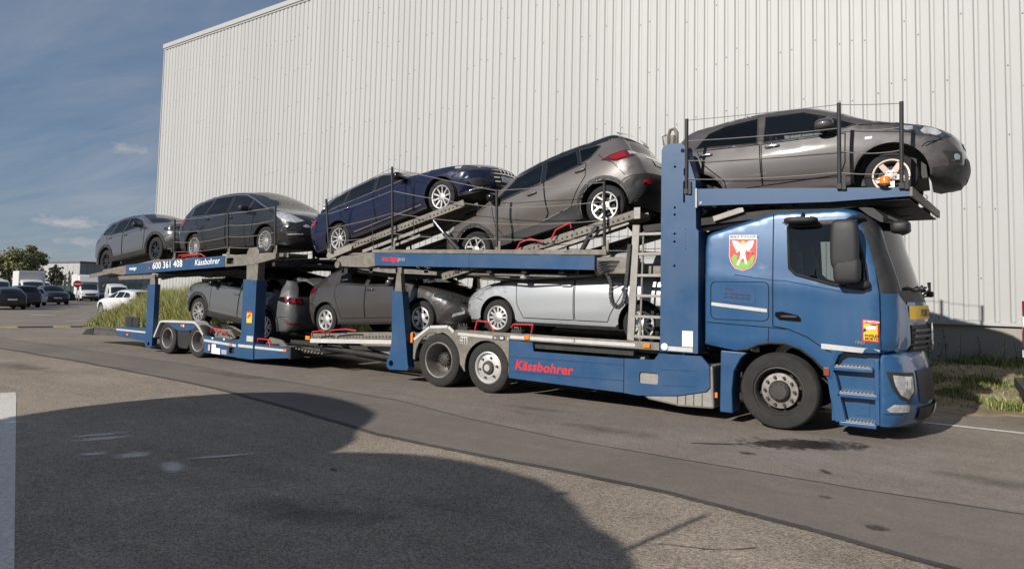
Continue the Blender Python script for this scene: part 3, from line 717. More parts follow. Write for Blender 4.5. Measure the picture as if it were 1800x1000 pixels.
# ------------------------------------------------------------------ warehouse
WY = 7.05; WX0, WX1 = -28.6, 13.4; WZ0, WZ1 = 1.28, 12.72
wh = empty('warehouse', (-8, WY+.2, 0), 'large warehouse clad in pale ribbed sheet metal behind the lorry', 'building')
WO = (-8, WY+.2, 0)
CLAD = mat('cladding_white', (.412, .413, .405), rough=.5, metal=.0, var=.025, vscale=1.1, dirt=.16, dirtcol=(.31, .30, .275), drough=.1, streak=True)
CONC = mat('plinth_concrete', (.34, .315, .28), rough=.9, var=.22, vscale=2.2, dirt=.6, dirtcol=(.20, .18, .15), bump=.3, bscale=30, streak=True)
_t = CLAD.node_tree; _b = _t.nodes['Principled BSDF']; _oi = _t.nodes.new('ShaderNodeObjectInfo'); _mr = _t.nodes.new('ShaderNodeMapRange'); _mr.inputs[3].default_value = .965; _mr.inputs[4].default_value = 1.03
_t.links.new(_oi.outputs['Random'], _mr.inputs[0]); _vm = _t.nodes.new('ShaderNodeVectorMath'); _vm.operation = 'SCALE'; _t.links.new(_b.inputs['Base Color'].links[0].from_socket, _vm.inputs[0]); _t.links.new(_mr.outputs[0], _vm.inputs['Scale']); _t.links.new(_vm.outputs[0], _b.inputs['Base Color'])
mb = MB(); P_ = []
for k in range(4):
    x = k*.25; P_ += [(x, 0), (x+.142, 0), (x+.170, .028), (x+.218, .028), (x+.246, 0)]
P_.append((1.0, 0))
mb.v = [(a, b, 0) for a, b in P_]+[(a, b, WZ1-WZ0) for a, b in P_]; n = len(P_); mb.f = [(i, i+1, n+i+1, n+i) for i in range(n-1)]; mb.m = [0]*(n-1)
pan = mb.mesh('cladding_panel', CLAD)
for k in range(int(WX1-WX0)):
    o = link('cladding_panel', pan, wh); o.location = (WX0+k-WO[0], WY-WO[1]+(.0015 if k % 2 else 0), WZ0)
mb = MB(); 
for z in np.arange(2.05, 12.5, 1.32):
    for k in range(int((WX1-WX0)*4)):
        if rng.random() < .38:
            x = WX0+k*.25+.197; zz_ = z+(k % 7)*.05+rng.normal(0, .05); mb.box(x-.011, x+.011, WY+.018, WY+.027, zz_-.011, zz_+.011)
tag(mb.build('cladding_screws', mat('screw_head', (.10,.10,.10), rough=.5), wh, WO), kind='stuff')
mb = MB(); mb.box(WX0-.02, WX1, WY+.05, WY+28, -.2, WZ0-.02); mb.build('plinth', CONC, wh, WO)
mb = MB(); mb.box(WX0, WX1, WY+.055, WY+27.9, WZ0, WZ1-.05); mb.build('wall_core', mat('wall_core', (.3,.3,.3), rough=.8), wh, WO)
mb = MB(); mb.prism([(0,0)]*0 or [(WX0-.03,WZ0-.05),(WX1,WZ0-.05),(WX1,WZ0+.02),(WX0-.03,WZ0+.02)], WY-.03, WY+.045); mb.build('drip_flashing', CLAD, wh, WO, .006)
for k in range(int((WX1+4)*4)):
    x = -4+k*.25+.197-((WX0*4) % 1)/4
    x = WX0+round((x-WX0-.197)/.25)*.25+.197
    mb = MB(); mb.blob((x, WY+.0, WZ0+.028), (.03, .04, .018), .8, 8, 5); mb.build('profile_filler', CLAD, wh, WO, smooth=60)
mb = MB(); mb.box(WX0-.08, WX1, WY-.07, WY+.5, WZ1, WZ1+.20); mb.box(WX0-.08, WX1, WY-.03, WY+.45, WZ1-.07, WZ1-.002); mb.build('roof_capping', CLAD, wh, WO, .01)
mb = MB(); mb.box(WX0-.06, WX0-.002, WY-.03, WY+.25, WZ0, WZ1-.075); mb.build('corner_trim', CLAD, wh, WO, .008)

# ------------------------------------------------------------------ verge with grass
def vz(x, y):
    t = min(1, max(0, (y-3.15)/3.6)); e = min(1, max(0, (x+27.0)/2.5)); base = .50*t*t*(3-2*t)*e*e*(3-2*e)
    if x < -10: base += .55*math.exp(-((y-5.2)/1.2)**2)*math.exp(-((x+18.5)/6)**2)
    return base+.03*math.sin(x*1.7+y*2.1)*t+.02*math.sin(x*4.3-y*3.3)*t
mb = MB(); gx_ = np.arange(-27, 14.01, .25); gy_ = np.r_[3.05, 3.15, np.arange(3.3, 7.11, .2)]; ny = len(gy_)
for x in gx_:
    w0 = .10*math.sin(x*1.9)+.08*math.sin(x*4.7+1)+(.45 if x > 2.1 else 0)*min(1, max(0, (x-2.1)/.4))
    for j, y in enumerate(gy_):
        yy = y+w0*max(0, 1-j/5); mb.v.append((x, yy, (vz(x, yy) if j else -.03)+(.012 if j else 0)))
mb.f = [(i*ny+j, (i+1)*ny+j, (i+1)*ny+j+1, i*ny+j+1) for i in range(len(gx_)-1) for j in range(ny-1)]; mb.m = [0]*len(mb.f)
def soilmat():
    m = mat('verge_soil', (.20, .155, .10), rough=.95, var=.4, vscale=3, bump=.8, bscale=25); return m
vg = mb.build('verge', [soilmat()], None, (0,0,0), smooth=60); tag(vg, kind='structure')
G1 = mat('grass_green', (.155, .205, .048), rough=.7, var=.3, vscale=2); G2 = mat('grass_olive', (.33, .335, .10), rough=.75, var=.3, vscale=2); G3 = mat('grass_straw', (.52, .45, .22), rough=.8, var=.2, vscale=2); G4 = mat('weed_dark', (.05, .075, .02), rough=.7, var=.3, vscale=2)
def blades(name, N_, fx, hfun, mats, pick, wd=.012, lean=.35, seed=1):
    r = np.random.default_rng(seed); V = []; F = []; Mi = []
    cnt = 0
    while cnt < N_:
        x, y = fx(r); h = hfun(r, x, y)
        if h <= 0: cnt += 1; continue
        z = vz(x, y); a = r.uniform(0, 2*math.pi); b = r.uniform(0, 2*math.pi); l = h*lean*r.uniform(.2, 1.3); w_ = wd*r.uniform(.6, 1.4)
        dx, dy = math.cos(a)*w_/2, math.sin(a)*w_/2; lx, ly = math.cos(b)*l, math.sin(b)*l; o = len(V)
        V += [(x-dx,y-dy,z),(x+dx,y+dy,z),(x+lx*.35-dx*.8,y+ly*.35-dy*.8,z+h*.55),(x+lx*.35+dx*.8,y+ly*.35+dy*.8,z+h*.55),(x+lx,y+ly,z+h*r.uniform(.88,1))]
        F += [(o,o+1,o+3,o+2),(o+2,o+3,o+4)]; k = pick(r, x, y); Mi += [k, k]; cnt += 1
    me = bpy.data.meshes.new(name); me.from_pydata(V, [], F)
    for m in mats: me.materials.append(m)
    me.polygons.foreach_set('material_index', Mi); me.update(); return link(name, me)
GM = [G1, G2, G3, G4]
def nz(x, y, s): return .5+.25*(math.sin(x*s+1.3*math.sin(y*s*.9))+math.sin(y*s*1.3+1.7*math.sin(x*s*.7)))
tall = blades('tall_grass', 46000, lambda r: (r.uniform(-26.3, -11), 3.25+3.6*r.random()), lambda r, x, y: (.50+.75*nz(x, y, 1.1)+.25*r.random())*min(1, .25+(y-3.1)/.9)*min(1, .35+(x+26.3)/1.5), GM, lambda r, x, y: (0 if (q := r.random()) < .22+.3*nz(x, y, .8) else 1 if q < .72 else 2), .016, .5, 3)
tag(tall, 'tall yellow green grass growing on the bank behind the trailer', 'grass', kind='stuff')
def hs(r, x, y):
    k = nz(x, y, 2.3)*.6+nz(x+3, y, 5.1)*.4
    if y < 3.55+.2*nz(x, 0, 3): return 0
    if k < .47: return 0 if r.random() < .8 else .05
    return (.06+.26*(k-.47)*2)*(.6+.8*r.random())
short = blades('verge_grass', 26000, lambda r: (r.uniform(.2, 4.6), r.uniform(3.4, 7.02)), hs, GM, lambda r, x, y: (0 if (q := r.random()) < .50 else 1 if q < .68 else 2 if q < .76 else 3), .010, .6, 5)
tag(short, 'short patchy grass and weeds on the bank in front of the cab', 'grass', kind='stuff')
mid = blades('verge_weeds', 9000, lambda r: (r.uniform(-11, 6), r.uniform(3.5, 7.02)), lambda r, x, y: hs(r, x, y)*1.3, GM, lambda r, x, y: int(r.integers(0, 4)), .014, .6, 6)
tag(mid, kind='stuff', label='rough grass along the warehouse plinth', cat='grass')
def weed(x, y, h, seed):
    r = np.random.default_rng(seed); mb = MB(); z0 = vz(x, y); rt_ = empty('weed_plant', (x, y, z0))
    top = Vector((r.normal(0, .06), r.normal(0, .04), h)); mb.tube([(0,0,0), tuple(top*.5+Vector((.02,0,0))), tuple(top)], [.006,.005,.003], 5)
    st = mb.build('stem', G4, rt_); lf = MB()
    for k in range(int(26*h/.7)):
        t = r.uniform(.15, 1); p = top*t; a = r.uniform(0, 6.28); l = r.uniform(.05, .13)*(1.2-.5*t); d = Vector((math.cos(a), math.sin(a), r.uniform(-.1, .6))).normalized(); s = d.cross(Vector((0,0,1))).normalized()*l*.2
        lf.add([p, p+d*l*.5+s, p+d*l, p+d*l*.5-s], [(0,1,2,3)])
    lf.build('leaves', G4 if seed % 3 else G2, rt_); return rt_
for k, (x, y, h) in enumerate([(1.25,6.6,1.05),(1.45,6.75,.85),(1.75,6.8,.75),(1.95,6.7,.6),(2.3,6.85,.55),(.9,6.6,.9),(2.65,6.8,.5),(2.85,6.6,.45),(1.6,6.3,.55),(3.0,6.9,.4)]):
    wd_ = weed(x, y, h, 60+k)
    tag(wd_, 'thin leafy weed standing against the concrete plinth', 'weed', 'weeds along the plinth')
# ------------------------------------------------------------------ helpers for the lorry
def plate(mb, poly, holes, y0, y1, mi=0):
    """flat plate in the x,z plane with cut-outs"""
    loops = [list(poly)]+[list(h) for h in holes]; P = []; E_ = []
    for lp in loops:
        o = len(P); P += lp; E_ += [(o+i, o+(i+1)%len(lp)) for i in range(len(lp))]
    ov, _, of, *_ = delaunay_2d_cdt([Vector(p) for p in P], E_, [], 0, 1e-6, False)
    ov = np.array([tuple(p) for p in ov]); cen = np.array([ov[list(f)].mean(0) for f in of]); ins = inpoly(cen, poly)
    for h in holes: ins &= ~inpoly(cen, h)
    n = len(ov); F = []
    for f, k in zip(of, ins):
        if not k: continue
        a, b, c = (ov[i] for i in f)
        f = tuple(f) if (b[0]-a[0])*(c[1]-a[1])-(b[1]-a[1])*(c[0]-a[0]) > 0 else (f[0], f[2], f[1])
        F.append(f); F.append(tuple(i+n for i in reversed(f)))
    V = [(x, y0, z) for x, z in ov]+[(x, y1, z) for x, z in ov]; mb.add(V, F, mi)
    for lp in loops:
        m = len(lp); mb.add([(x, y0, z) for x, z in lp]+[(x, y1, z) for x, z in lp], [(i, i+m, (i+1)%m+m, (i+1)%m) for i in range(m)], mi)
    return mb
def rrect(x0, x1, z0, z1, r, n=4):
    o = []
    for cx, cz, a0 in ((x1-r, z1-r, 0), (x0+r, z1-r, 90), (x0+r, z0+r, 180), (x1-r, z0+r, 270)):
        for k in range(n+1): t = R(a0+90*k/n); o.append((cx+r*math.cos(t), cz+r*math.sin(t)))
    return o
def disc(cx, cz, r, n=14): return [(cx+r*math.cos(2*math.pi*k/n), cz+r*math.sin(2*math.pi*k/n)) for k in range(n)]
class Veh:
    def __init__(s, root, cy): s.root = root; s.off = tuple(root.location); s.cy = cy
    def p(s, name, mb, m, parent=None, bevel=0, smooth=None): return mb.build(name, m, parent or s.root, s.off, bevel, smooth)
    def pair(s, name, fn, m, bevel=0, smooth=None):         # near piece and its twin on the far side
        a = MB(); fn(a); b = MB(); fn(b); b.v = [(x, 2*s.cy-y, z) for x, y, z in b.v]; b.f = [tuple(reversed(f)) for f in b.f]
        return s.p(name, a, m, None, bevel, smooth), s.p(name, b, m, None, bevel, smooth)
def truck_wheel(V, x, y, r, wd, rimr, kind, far=False):
    tm = tyre_mesh(r, wd, rimr, 'tyre', RUBBER, 56); h = wd/2
    wo = link('wheel', tm, V.root); wo.location = (x-V.off[0], y-V.off[1], r-V.off[2])
    if far: wo.rotation_euler = (0, 0, math.pi)
    mb = MB()
    if kind == 'steer':
        mb.lathe([(rimr+.006, -h*.84), (rimr-.012, -h*.88), (rimr-.03, -h*.7), (rimr-.045, .02), (.235, .03), (.225, -h*.45)], 44, mi=1)
        mb.lathe([(.228, -h*.45), (.222, -h*.52), (.135, -h*.56), (.128, -h*.5)], 44, mi=0)
        mb.lathe([(.13, -h*.5), (.125, -h*.85), (.10, -h*1.0), (.0005, -h*1.03)], 28, mi=1)
        for k in range(10):
            a = 2*math.pi*k/10; c = (.18*math.cos(a), .18*math.sin(a)); mb.cyl((c[0], -h*.4, c[1]), (c[0], -h*.78, c[1]), .019, 6, 1)
            c = (.095*math.cos(a), .095*math.sin(a)); mb.cyl((c[0], -h*.9, c[1]), (c[0], -h*1.08, c[1]), .008, 6, 1)
        for k in range(8):
            a = 2*math.pi*k/8+.2; c = (.245*math.cos(a), .245*math.sin(a)); mb.cyl((c[0], .026, c[1]), (c[0], -.03, c[1]), .022, 8, 1)
    elif kind == 'drive':
        mb.lathe([(rimr+.008, -h*.86), (rimr-.006, -h*.94), (rimr-.022, -h*.86), (rimr-.04, -h*.3), (rimr-.055, h*.5), (rimr-.075, h*1.2), (.20, h*1.45), (.12, h*1.45)], 44, mi=0)
        mb.lathe([(.125, h*1.45), (.12, h*.3), (.085, h*.1), (.0005, h*.05)], 24, mi=1)
        for k in range(10):
            a = 2*math.pi*k/10; c = (.105*math.cos(a), .105*math.sin(a)); mb.cyl((c[0], h*.4, c[1]), (c[0], -.0, c[1]), .011, 6, 1)
            a += .3; c = (.168*math.cos(a), .168*math.sin(a)); mb.cyl((c[0], h*1.5, c[1]), (c[0], h*1.2, c[1]), .017, 6, 0)
        for k in range(8):
            a = 2*math.pi*k/8; c = (.205*math.cos(a), .205*math.sin(a)); mb.cyl((c[0], h*1.5, c[1]), (c[0], h*1.36, c[1]), .028, 10, 2)
    else:
        mb.lathe([(rimr+.006, -h*.86), (rimr-.012, -h*.92), (rimr-.03, -h*.80), (rimr-.035, -h*.55), (.16, -h*.72), (.11, -h*.72)], 44, mi=0)
        mb.lathe([(.115, -h*.70), (.105, -h*.98), (.06, -h*1.08)], 28, mi=1); mb.lathe([(.06, -h*1.08), (.055, -h*1.14), (.0005, -h*1.15)], 20, mi=0)
        for k in range(6):
            a = 2*math.pi*k/6+.2; c = (.175*math.cos(a), .175*math.sin(a)); mb.cyl((c[0], -h*.6, c[1]), (c[0], -h*.95, c[1]), .018, 6, 1)
    link('rim', mb.mesh('rim', [dict(steer=RIMT, drive=RIMT).get(kind, RIMW), mat('hub_grease', (.035,.032,.030), rough=.55, var=.3, dirt=.4, dirtcol=(.08,.06,.045)), RIMD], 38), wo)
    return wo
def wires(V, tops, lows, y, name='safety_wire', fr=(0, .28, .55, .8), sag=.025):
    """steel ropes between neighbouring posts"""
    for i in range(len(tops)-1):
        for f in fr:
            a = Vector((tops[i][0]+(lows[i][0]-tops[i][0])*f, y, tops[i][1]+(lows[i][1]-tops[i][1])*f-.02)); b = Vector((tops[i+1][0]+(lows[i+1][0]-tops[i+1][0])*f, y, tops[i+1][1]+(lows[i+1][1]-tops[i+1][1])*f-.02))
            sg = sag*(1 if f else .4)*(.6+.8*random.random())
            mb = MB(); mb.tube([a.lerp(b, t)+Vector((0, 0, -4*sg*t*(1-t))) for t in np.linspace(0, 1, 7)], .0055, 5); V.p(name, mb, ALU)
def posts(V, tops, lows, y, m=None, bm=None):
    for (tx, tz), (lx, lz) in zip(tops, lows):
        mb = MB(); mb.tube([(lx, y, lz), (lx+(tx-lx)*.5, y, (lz+tz)/2), (tx, y, tz)], .024, 10); po = V.p('safety_post', mb, m or BLACK, smooth=40)
        b = MB(); b.box(lx+.03, lx+.075, y-.02, y+.0, lz-.03, lz+.15); b.box(lx-.028, lx+.028, y-.028, y+.028, lz-.02, lz+.05); V.p('post_bracket', b, bm or STEEL, po, .004)
def red_handle(V, pts, r=.014):
    mb = MB(); P = []
    pts = [Vector(p) for p in pts]
    for i, q in enumerate(pts):
        if 0 < i < len(pts)-1: P += [q.lerp(pts[i-1], .15), q.lerp(pts[i-1], .04), q.lerp(pts[i+1], .04), q.lerp(pts[i+1], .15)]
        else: P.append(q)
    mb.tube(P, r, 8); return V.p('red_handle', mb, RED, smooth=50)
def track(V, x0, z0, x1, z1, yc, wd=.46, lip=.07, m=None, holes=True, name='wheel_track'):
    """channel the car wheels stand on: ribbed floor with side lips"""
    a = Vector((x0, yc, z0)); b = Vector((x1, yc, z1)); d = (b-a).normalized(); u = Vector((0, 1, 0)); n = Vector((-d.z, 0, d.x))
    if n.z < 0: n = -n
    mb = MB(); mb.bar(a-n*.02, b-n*.02, wd, .03, 0, n)
    for s in (-1, 1): mb.bar(a+u*s*wd/2+n*(lip/2-.05), b+u*s*wd/2+n*(lip/2-.05), .018, lip+.07, 0, n)
    tr = V.p(name, mb, m or STEEL)
    L_ = (b-a).length; k = int(L_/.14)
    rb = MB()
    for i in range(1, k):
        c = a+d*(i*L_/k)+n*.002; rb.bar(c-u*(wd/2-.03), c+u*(wd/2-.03), .03, .02, 0, n)
    tag(V.p('tread_rib', rb, m or STEEL, tr), kind='stuff')
    if holes:
        hb = MB()
        for i in range(1, int(L_/.09)):
            c = a+d*(i*.09)
            for s in (-1,): hb.bar(c+u*(s*(wd/2+.0095))-n*.04, c+u*(s*(wd/2+.0095))-n*.04+u*(s*.003), .032, .032, 0, n)
        tag(V.p('hole_row', hb, RIMD, tr), kind='stuff')
    return tr

# ------------------------------------------------------------------ the lorry
lorry = empty('car_transporter_truck', (-2.5, 1.25, 0), 'blue car transporter lorry with yellow sign on the cab front', 'truck')
T = Veh(lorry, 1.25); NF = 2.5
# chassis and running gear
mb = MB()
for y in (.82, 1.68): mb.box(-6.6, .8, y-.05, y+.05, .55, .84)
for x in (-6.3, -5.1, -3.8, -2.6, -1.4, -.2): mb.box(x-.06, x+.06, .87, 1.63, .58, .80)
mb.box(-3.5, -1.2, .25, .75, .38, .70); mb.box(-3.5, -1.2, 1.75, 2.25, .38, .70); mb.box(-6.2, -4.2, .9, 1.6, .35, .55)
for x, r_ in ((-5.66, .47), (-4.59, .42), (0, .48)): mb.cyl((x, .3, r_), (x, 2.2, r_), .08, 12); 
mb.blob((-5.66, 1.25, .47), (.22, .25, .22), .8)
T.p('chassis', mb, DARKST)
for s, far in ((0, False), (1, True)):
    Y_ = lambda y: 2.5-y if far else y
    truck_wheel(T, 0, Y_(.205), .488, .345, .305, 'steer', far)
    truck_wheel(T, -5.66, Y_(.17), .468, .27, .31, 'drive', far); truck_wheel(T, -5.66, Y_(.50), .468, .27, .31, 'pusher', far)
    truck_wheel(T, -4.59, Y_(.165), .421, .26, .262, 'pusher', far)
# --- cab
FR = (.25, .30, .24); RFc = (.05, .06, .03); BK = (.03, .05, .0); WSc = (.18, .22, .19)
cab_out = [(1.30,1.045,FR),(1.34,1.3,FR),(1.345,1.60,FR),(1.325,1.78,WSc),(1.20,2.25,WSc),(1.04,2.69,WSc),(.88,2.775,RFc),(.4,2.80,RFc),(.0,2.80,RFc),(-.06,2.795,RFc),(-.11,2.783,RFc),(-.2,2.757,RFc),(-.5,2.668,RFc),(-.8,2.578,RFc),(-.88,2.55,RFc),(-.925,2.51,BK),(-.94,2.42,BK),(-.945,2.0,BK),(-.945,1.035,BK)]
cab_bot = [(-.7,1.0),(-.52,.975),(-.40,.985),(-.25,1.06),(-.1,1.09),(.08,1.088),(.25,1.035),(.4,.93),(.52,.80),(.57,.70),(.63,.70),(.66,.9),(.70,1.0),(.76,1.04),(1.1,1.045)]
door_win = [(.12,2.60),(.84,2.61),(.90,2.50),(1.0,2.1),(1.03,1.84),(.98,1.80),(.66,1.85),(.22,1.98),(.14,2.06)]
cab_prof = [(0,1.235),(.8,1.24),(1.5,1.245),(1.85,1.245),(2.3,1.225),(2.85,1.18)]
csh = shell(cab_out, cab_bot, cab_prof, (.3,1.4,.02,-.2,-.95,.0), [door_win], [(3, 5, 'windshield')], [('line', .9,1.72, -1.0,1.98, .012,.05)], grid=.08, tcol=(.93,.7,.35), smooth_y=1)
CV = [(x-T.off[0], y+1.25-T.off[1], z) for x, y, z in csh['v']]
cf = [f for f, _ in csh['body']]; cme = shell_mesh('cab', CV, cf, [BLUE2, BLACK, INTER]); cme.polygons.foreach_set('material_index', [m for _, m in csh['body']])
cabo = link('cab', cme, lorry); so = cabo.modifiers.new('skin', 'SOLIDIFY'); so.thickness = .03; so.offset = -1; so.material_offset = 2; so.use_rim = False
for key, fs in csh['panes'].items():
    v, f = compact(CV, fs); nm = 'windshield' if key[0] == 'top' else 'side_window'
    pm = bpy.data.meshes.new(nm); pm.from_pydata(v, [], f); pm.materials.append(GLASSC if key[0] == 'top' else GLASS); pm.shade_smooth(); pm.update(); link(nm, pm, cabo)
cpj = Proj(csh['v'], cf+[f for fs in csh['panes'].values() for f in fs])
def cab_both(nm, phi, poly, m, off=.006, parent=None, res=.06, far=True):
    V, F = cpj.patch(phi, poly, off, res); sh_ = lambda A: [(x-T.off[0], y+1.25-T.off[1], z) for x, y, z in A]
    a = obj_from(nm, sh_(V), F, m, parent or cabo)
    if far:
        V2, F2 = mir(V, F); obj_from(nm, sh_(V2), F2, m, parent or cabo)
    return a
def cab_line(nm, phi, pl, r=.006, m=None, off=.004):
    for s in (1, -1):
        mb = MB(); mb.tube([(p.x, p.y*s+1.25, p.z) for p in cpj.path(phi, pl, off, .05)], r, 5, 0, False); T.p(nm, mb, m or GLOSSB, cabo)
cab_both('black_pillar', 0, [(.90,2.73),(1.02,2.70),(1.31,1.79),(1.30,1.74),(1.16,1.74),(1.10,2.05),(1.03,2.35)], BLACK, .012, None, .03)
cab_both('black_pillar', 60, [(x*.5-.866*yv, z) for x, yv, z in ((1.0,1.15,2.70),(1.09,1.02,2.70),(1.35,1.02,1.80),(1.38,.96,1.70),(1.28,1.15,1.70))], BLACK, .014, None, .03)
cab_both('scuttle_panel', 90, [(-1.1,1.66),(1.1,1.66),(1.1,1.80),(-1.1,1.80)], BLACK, .012, far=False)
cab_both('window_rubber', 0, [(.06,2.65),(.87,2.66),(.94,2.52),(1.045,2.1),(1.07,1.83),(1.0,1.75),(.64,1.81),(.2,1.94),(.09,2.04)]+[(.09,2.04),(.14,2.06),(.22,1.98),(.66,1.85),(.98,1.80),(1.03,1.84),(1.0,2.1),(.90,2.50),(.84,2.61),(.12,2.60)][::1] if False else [(.05,2.65),(.05,2.66),(.86,2.67),(.86,2.61),(.12,2.60)], BLACK, .008)
cab_line('door_seam', 0, [(-.06,2.76),(-.06,1.32),(.12,1.29),(.35,1.20),(.55,1.06),(.62,1.03)], .006)
cab_line('door_seam', 0, [(1.10,2.10),(1.145,1.75),(1.155,1.06)], .006)
cab_line('window_seal', 0, [(.12,2.60),(.84,2.61),(.90,2.50),(1.0,2.1),(1.03,1.84),(.98,1.80),(.66,1.85),(.22,1.98),(.14,2.06),(.12,2.60)], .018, BLACK, .002)
cab_line('fender_seam', 0, [(-.94,1.335),(-.1,1.30),(.1,1.285)], .005); cab_line('fender_seam', 0, [(-.11,1.30),(-.12,1.09)], .004)
cab_line('fender_edge', 0, [(-.5,.985),(-.38,1.0),(-.24,1.07),(-.1,1.10),(.08,1.10),(.26,1.045),(.42,.935),(.54,.80)], .016, BLACK, .0)
cab_line('locker_seam', 0, rrect(-.86,-.11,1.38,1.885,.07)+[rrect(-.86,-.11,1.38,1.885,.07)[0]], .005)
cab_line('body_crease', 0, [(-.55,1.98),(-.06,1.905),(.10,1.90),(.66,1.79),(.80,1.755)], .006, BLUE2, .0)
cab_both('reflective_strip', 0, [(-.85,1.56),(-.13,1.49),(-.13,1.535),(-.85,1.605)], WHITEP, .008)
cab_both('reflective_strip', 0, [(.51,1.065),(1.13,1.035),(1.13,1.095),(.51,1.13)], WHITEP, .014)
cab_both('corner_panel', 35, [(x*.819-.574*yv, z) for x, yv, z in ((1.17,1.235,1.76),(1.30,1.10,1.76),(1.42,.93,1.62),(1.47,.85,1.15),(1.43,.92,1.09),(1.17,1.235,1.10))], BLUE2, .028)
mb = MB(); mb.prism([(-.03,1.50),(.05,1.51),(.24,1.47),(.285,1.42),(.27,1.385),(.02,1.40),(-.035,1.45)], -.008, .02); T.p('handle_recess', mb, GLOSSB, cabo, .006)
mb = MB(); mb.blob((.14,-.018,1.445), (.11,.014,.018), .6); T.p('door_handle', mb, BLACK, cabo, smooth=50)
# visor, mirrors, roof bits
mb = MB(); nS = 15
for k in range(nS):
    t = -1+2*k/(nS-1); X = 1.02+.24*(1-t*t); yv = 1.25+1.10*t
    mb.v += [(X-.12, yv, 2.83), (X+.06, yv, 2.80), (X+.16, yv, 2.70), (X+.165, yv, 2.62), (X+.13, yv, 2.63), (X+.0, yv, 2.72)]
for k in range(nS-1):
    for j in range(6): mb.f.append((k*6+j, k*6+(j+1)%6, (k+1)*6+(j+1)%6, (k+1)*6+j)); mb.m.append(0)
mb.f += [tuple(range(5,-1,-1)), tuple(range((nS-1)*6, nS*6))]; mb.m += [0, 0]
T.p('sun_visor', mb, BLACK, cabo, smooth=40)
for s in (0, 1):
    fl = (lambda y: 2.5-y) if s else (lambda y: y)
    mb = MB(); mb.blob((.80, fl(-.17), 2.33), (.155, .10, .31), .42, 20, 14); mb.blob((.825, fl(-.17), 2.03), (.15, .098, .16), .42, 20, 10)
    mo = T.p('wing_mirror', mb, BLACK, cabo, smooth=50)
    mb = MB(); mb.tube([(.95, fl(.06), 1.88), (.85, fl(-.05), 1.86), (.8, fl(-.16), 1.90)], .035, 8); mb.blob((.93, fl(-.02), 1.86), (.13, .08, .05), .6)
    T.p('mirror_arm', mb, BLACK, mo, smooth=50)
    mb = MB(); mb.tube([(.98, fl(.06), 2.68), (.88, fl(-.05), 2.67), (.82, fl(-.16), 2.62)], .028, 8); T.p('mirror_arm', mb, BLACK, mo, smooth=50)
    mb = MB(); mb.blob((.30, fl(-.10), 2.655), (.20, .13, .045), .6); mb.tube([(.3, fl(.05), 2.76), (.3, fl(-.08), 2.68)], .02, 6); T.p('kerb_mirror', mb, BLACK, cabo, smooth=50)
mb = MB(); mb.blob((1.36, .22, 2.56), (.11, .13, .075), .55); mb.tube([(1.22, .3, 2.70), (1.34, .25, 2.63)], .03, 8); T.p('front_mirror', mb, BLACK, cabo, smooth=50)
mb = MB()
for a, b in (((1.50,.7,1.82),(1.53,1.5,1.88)), ((1.53,1.45,1.82),(1.46,2.2,1.88))): mb.tube([a, (a[0]+.04, (a[1]+b[1])/2, a[2]+.05), b], .012, 6); mb.blob(a, (.05,.05,.03), .8, 8, 5)
mb.tube([(1.47,1.9,1.70),(1.60,2.1,1.84),(1.58,2.3,1.94)], .014, 6); mb.tube([(1.45,2.1,1.72),(1.60,2.35,1.76),(1.60,2.3,1.95)], .014, 6); mb.blob((1.60,2.3,1.78), (.05,.09,.045), .6, 10, 6)
T.p('wiper', mb, BLACK, cabo, smooth=50)
# cab inside
mb = MB(); mb.blob((1.0,1.25,1.62), (.26,1.05,.18), .5); 
for y in (.6, 1.9): mb.blob((.35,y,1.55), (.27,.26,.10), .5); mb.blob((.08,y,1.95), (.10,.25,.38), .5); mb.blob((.05,y,2.38), (.07,.15,.12), .6)
mb.box(-.85,1.15,.12,2.38,1.15,1.25); mb.box(-.80,-.55,.2,2.3,1.3,2.4)
T.p('cab_interior', mb, SEATM, cabo, smooth=50)
mb = MB(); mb.lathe([(.22,-.014),(.235,0),(.22,.014),(.205,0),(.22,-.014)], 22)
mb.v = [(.78+z*.45-yv*.9, 1.9+x, 1.85+z*.85) for x, yv, z in mb.v]; T.p('steering_wheel', mb, BLACK, cabo, smooth=60)
# bumper
bump_out = [(1.22,.19,BK),(1.36,.20,(.26,.32,.16)),(1.42,.32,(.27,.33,.21)),(1.43,.6,(.27,.33,.21)),(1.40,.88,(.26,.32,.20)),(1.34,1.02,(.22,.28,.18)),(1.22,1.035,BK),(1.16,1.03,BK),(1.14,.9,BK),(1.135,.5,BK),(1.135,.19,BK)]
bsh = shell(bump_out, [], [(0,1.235),(.5,1.24),(1.1,1.24)], (.5,3,.0,.3,0,0), [], [], grid=.06, tcol=(.9,.6,.3), smooth_y=1)
BV = [(x-T.off[0], y+1.25-T.off[1], z) for x, y, z in bsh['v']]; bf = [f for f, _ in bsh['body']]
bme = shell_mesh('bumper', BV, bf, [BLUE2]); bumper = link('bumper', bme, lorry)
bpj = Proj(bsh['v'], bf)
def bump_both(nm, phi, p3, m, off=.006, both_=True, res=.05):
    c, s = math.cos(R(phi)), math.sin(R(phi)); V, F = bpj.patch(phi, [(x*c+yv*s, z) for x, yv, z in p3], off, res); sh_ = lambda A: [(x-T.off[0], y+1.25-T.off[1], z) for x, y, z in A]
    obj_from(nm, sh_(V), F, m, bumper)
    if both_:
        V2, F2 = mir(V, F); obj_from(nm, sh_(V2), F2, m, bumper)
bump_both('headlight_bezel', 45, [(1.20,-1.22,.84),(1.45,-.86,.82),(1.46,-.84,.60),(1.38,-.99,.47),(1.29,-1.12,.53),(1.23,-1.18,.66)], BLACK)
bump_both('headlight', 45, [(1.245,-1.17,.80),(1.435,-.90,.775),(1.44,-.88,.60),(1.375,-1.0,.515),(1.30,-1.11,.57),(1.26,-1.16,.68)], LAMP, .014)
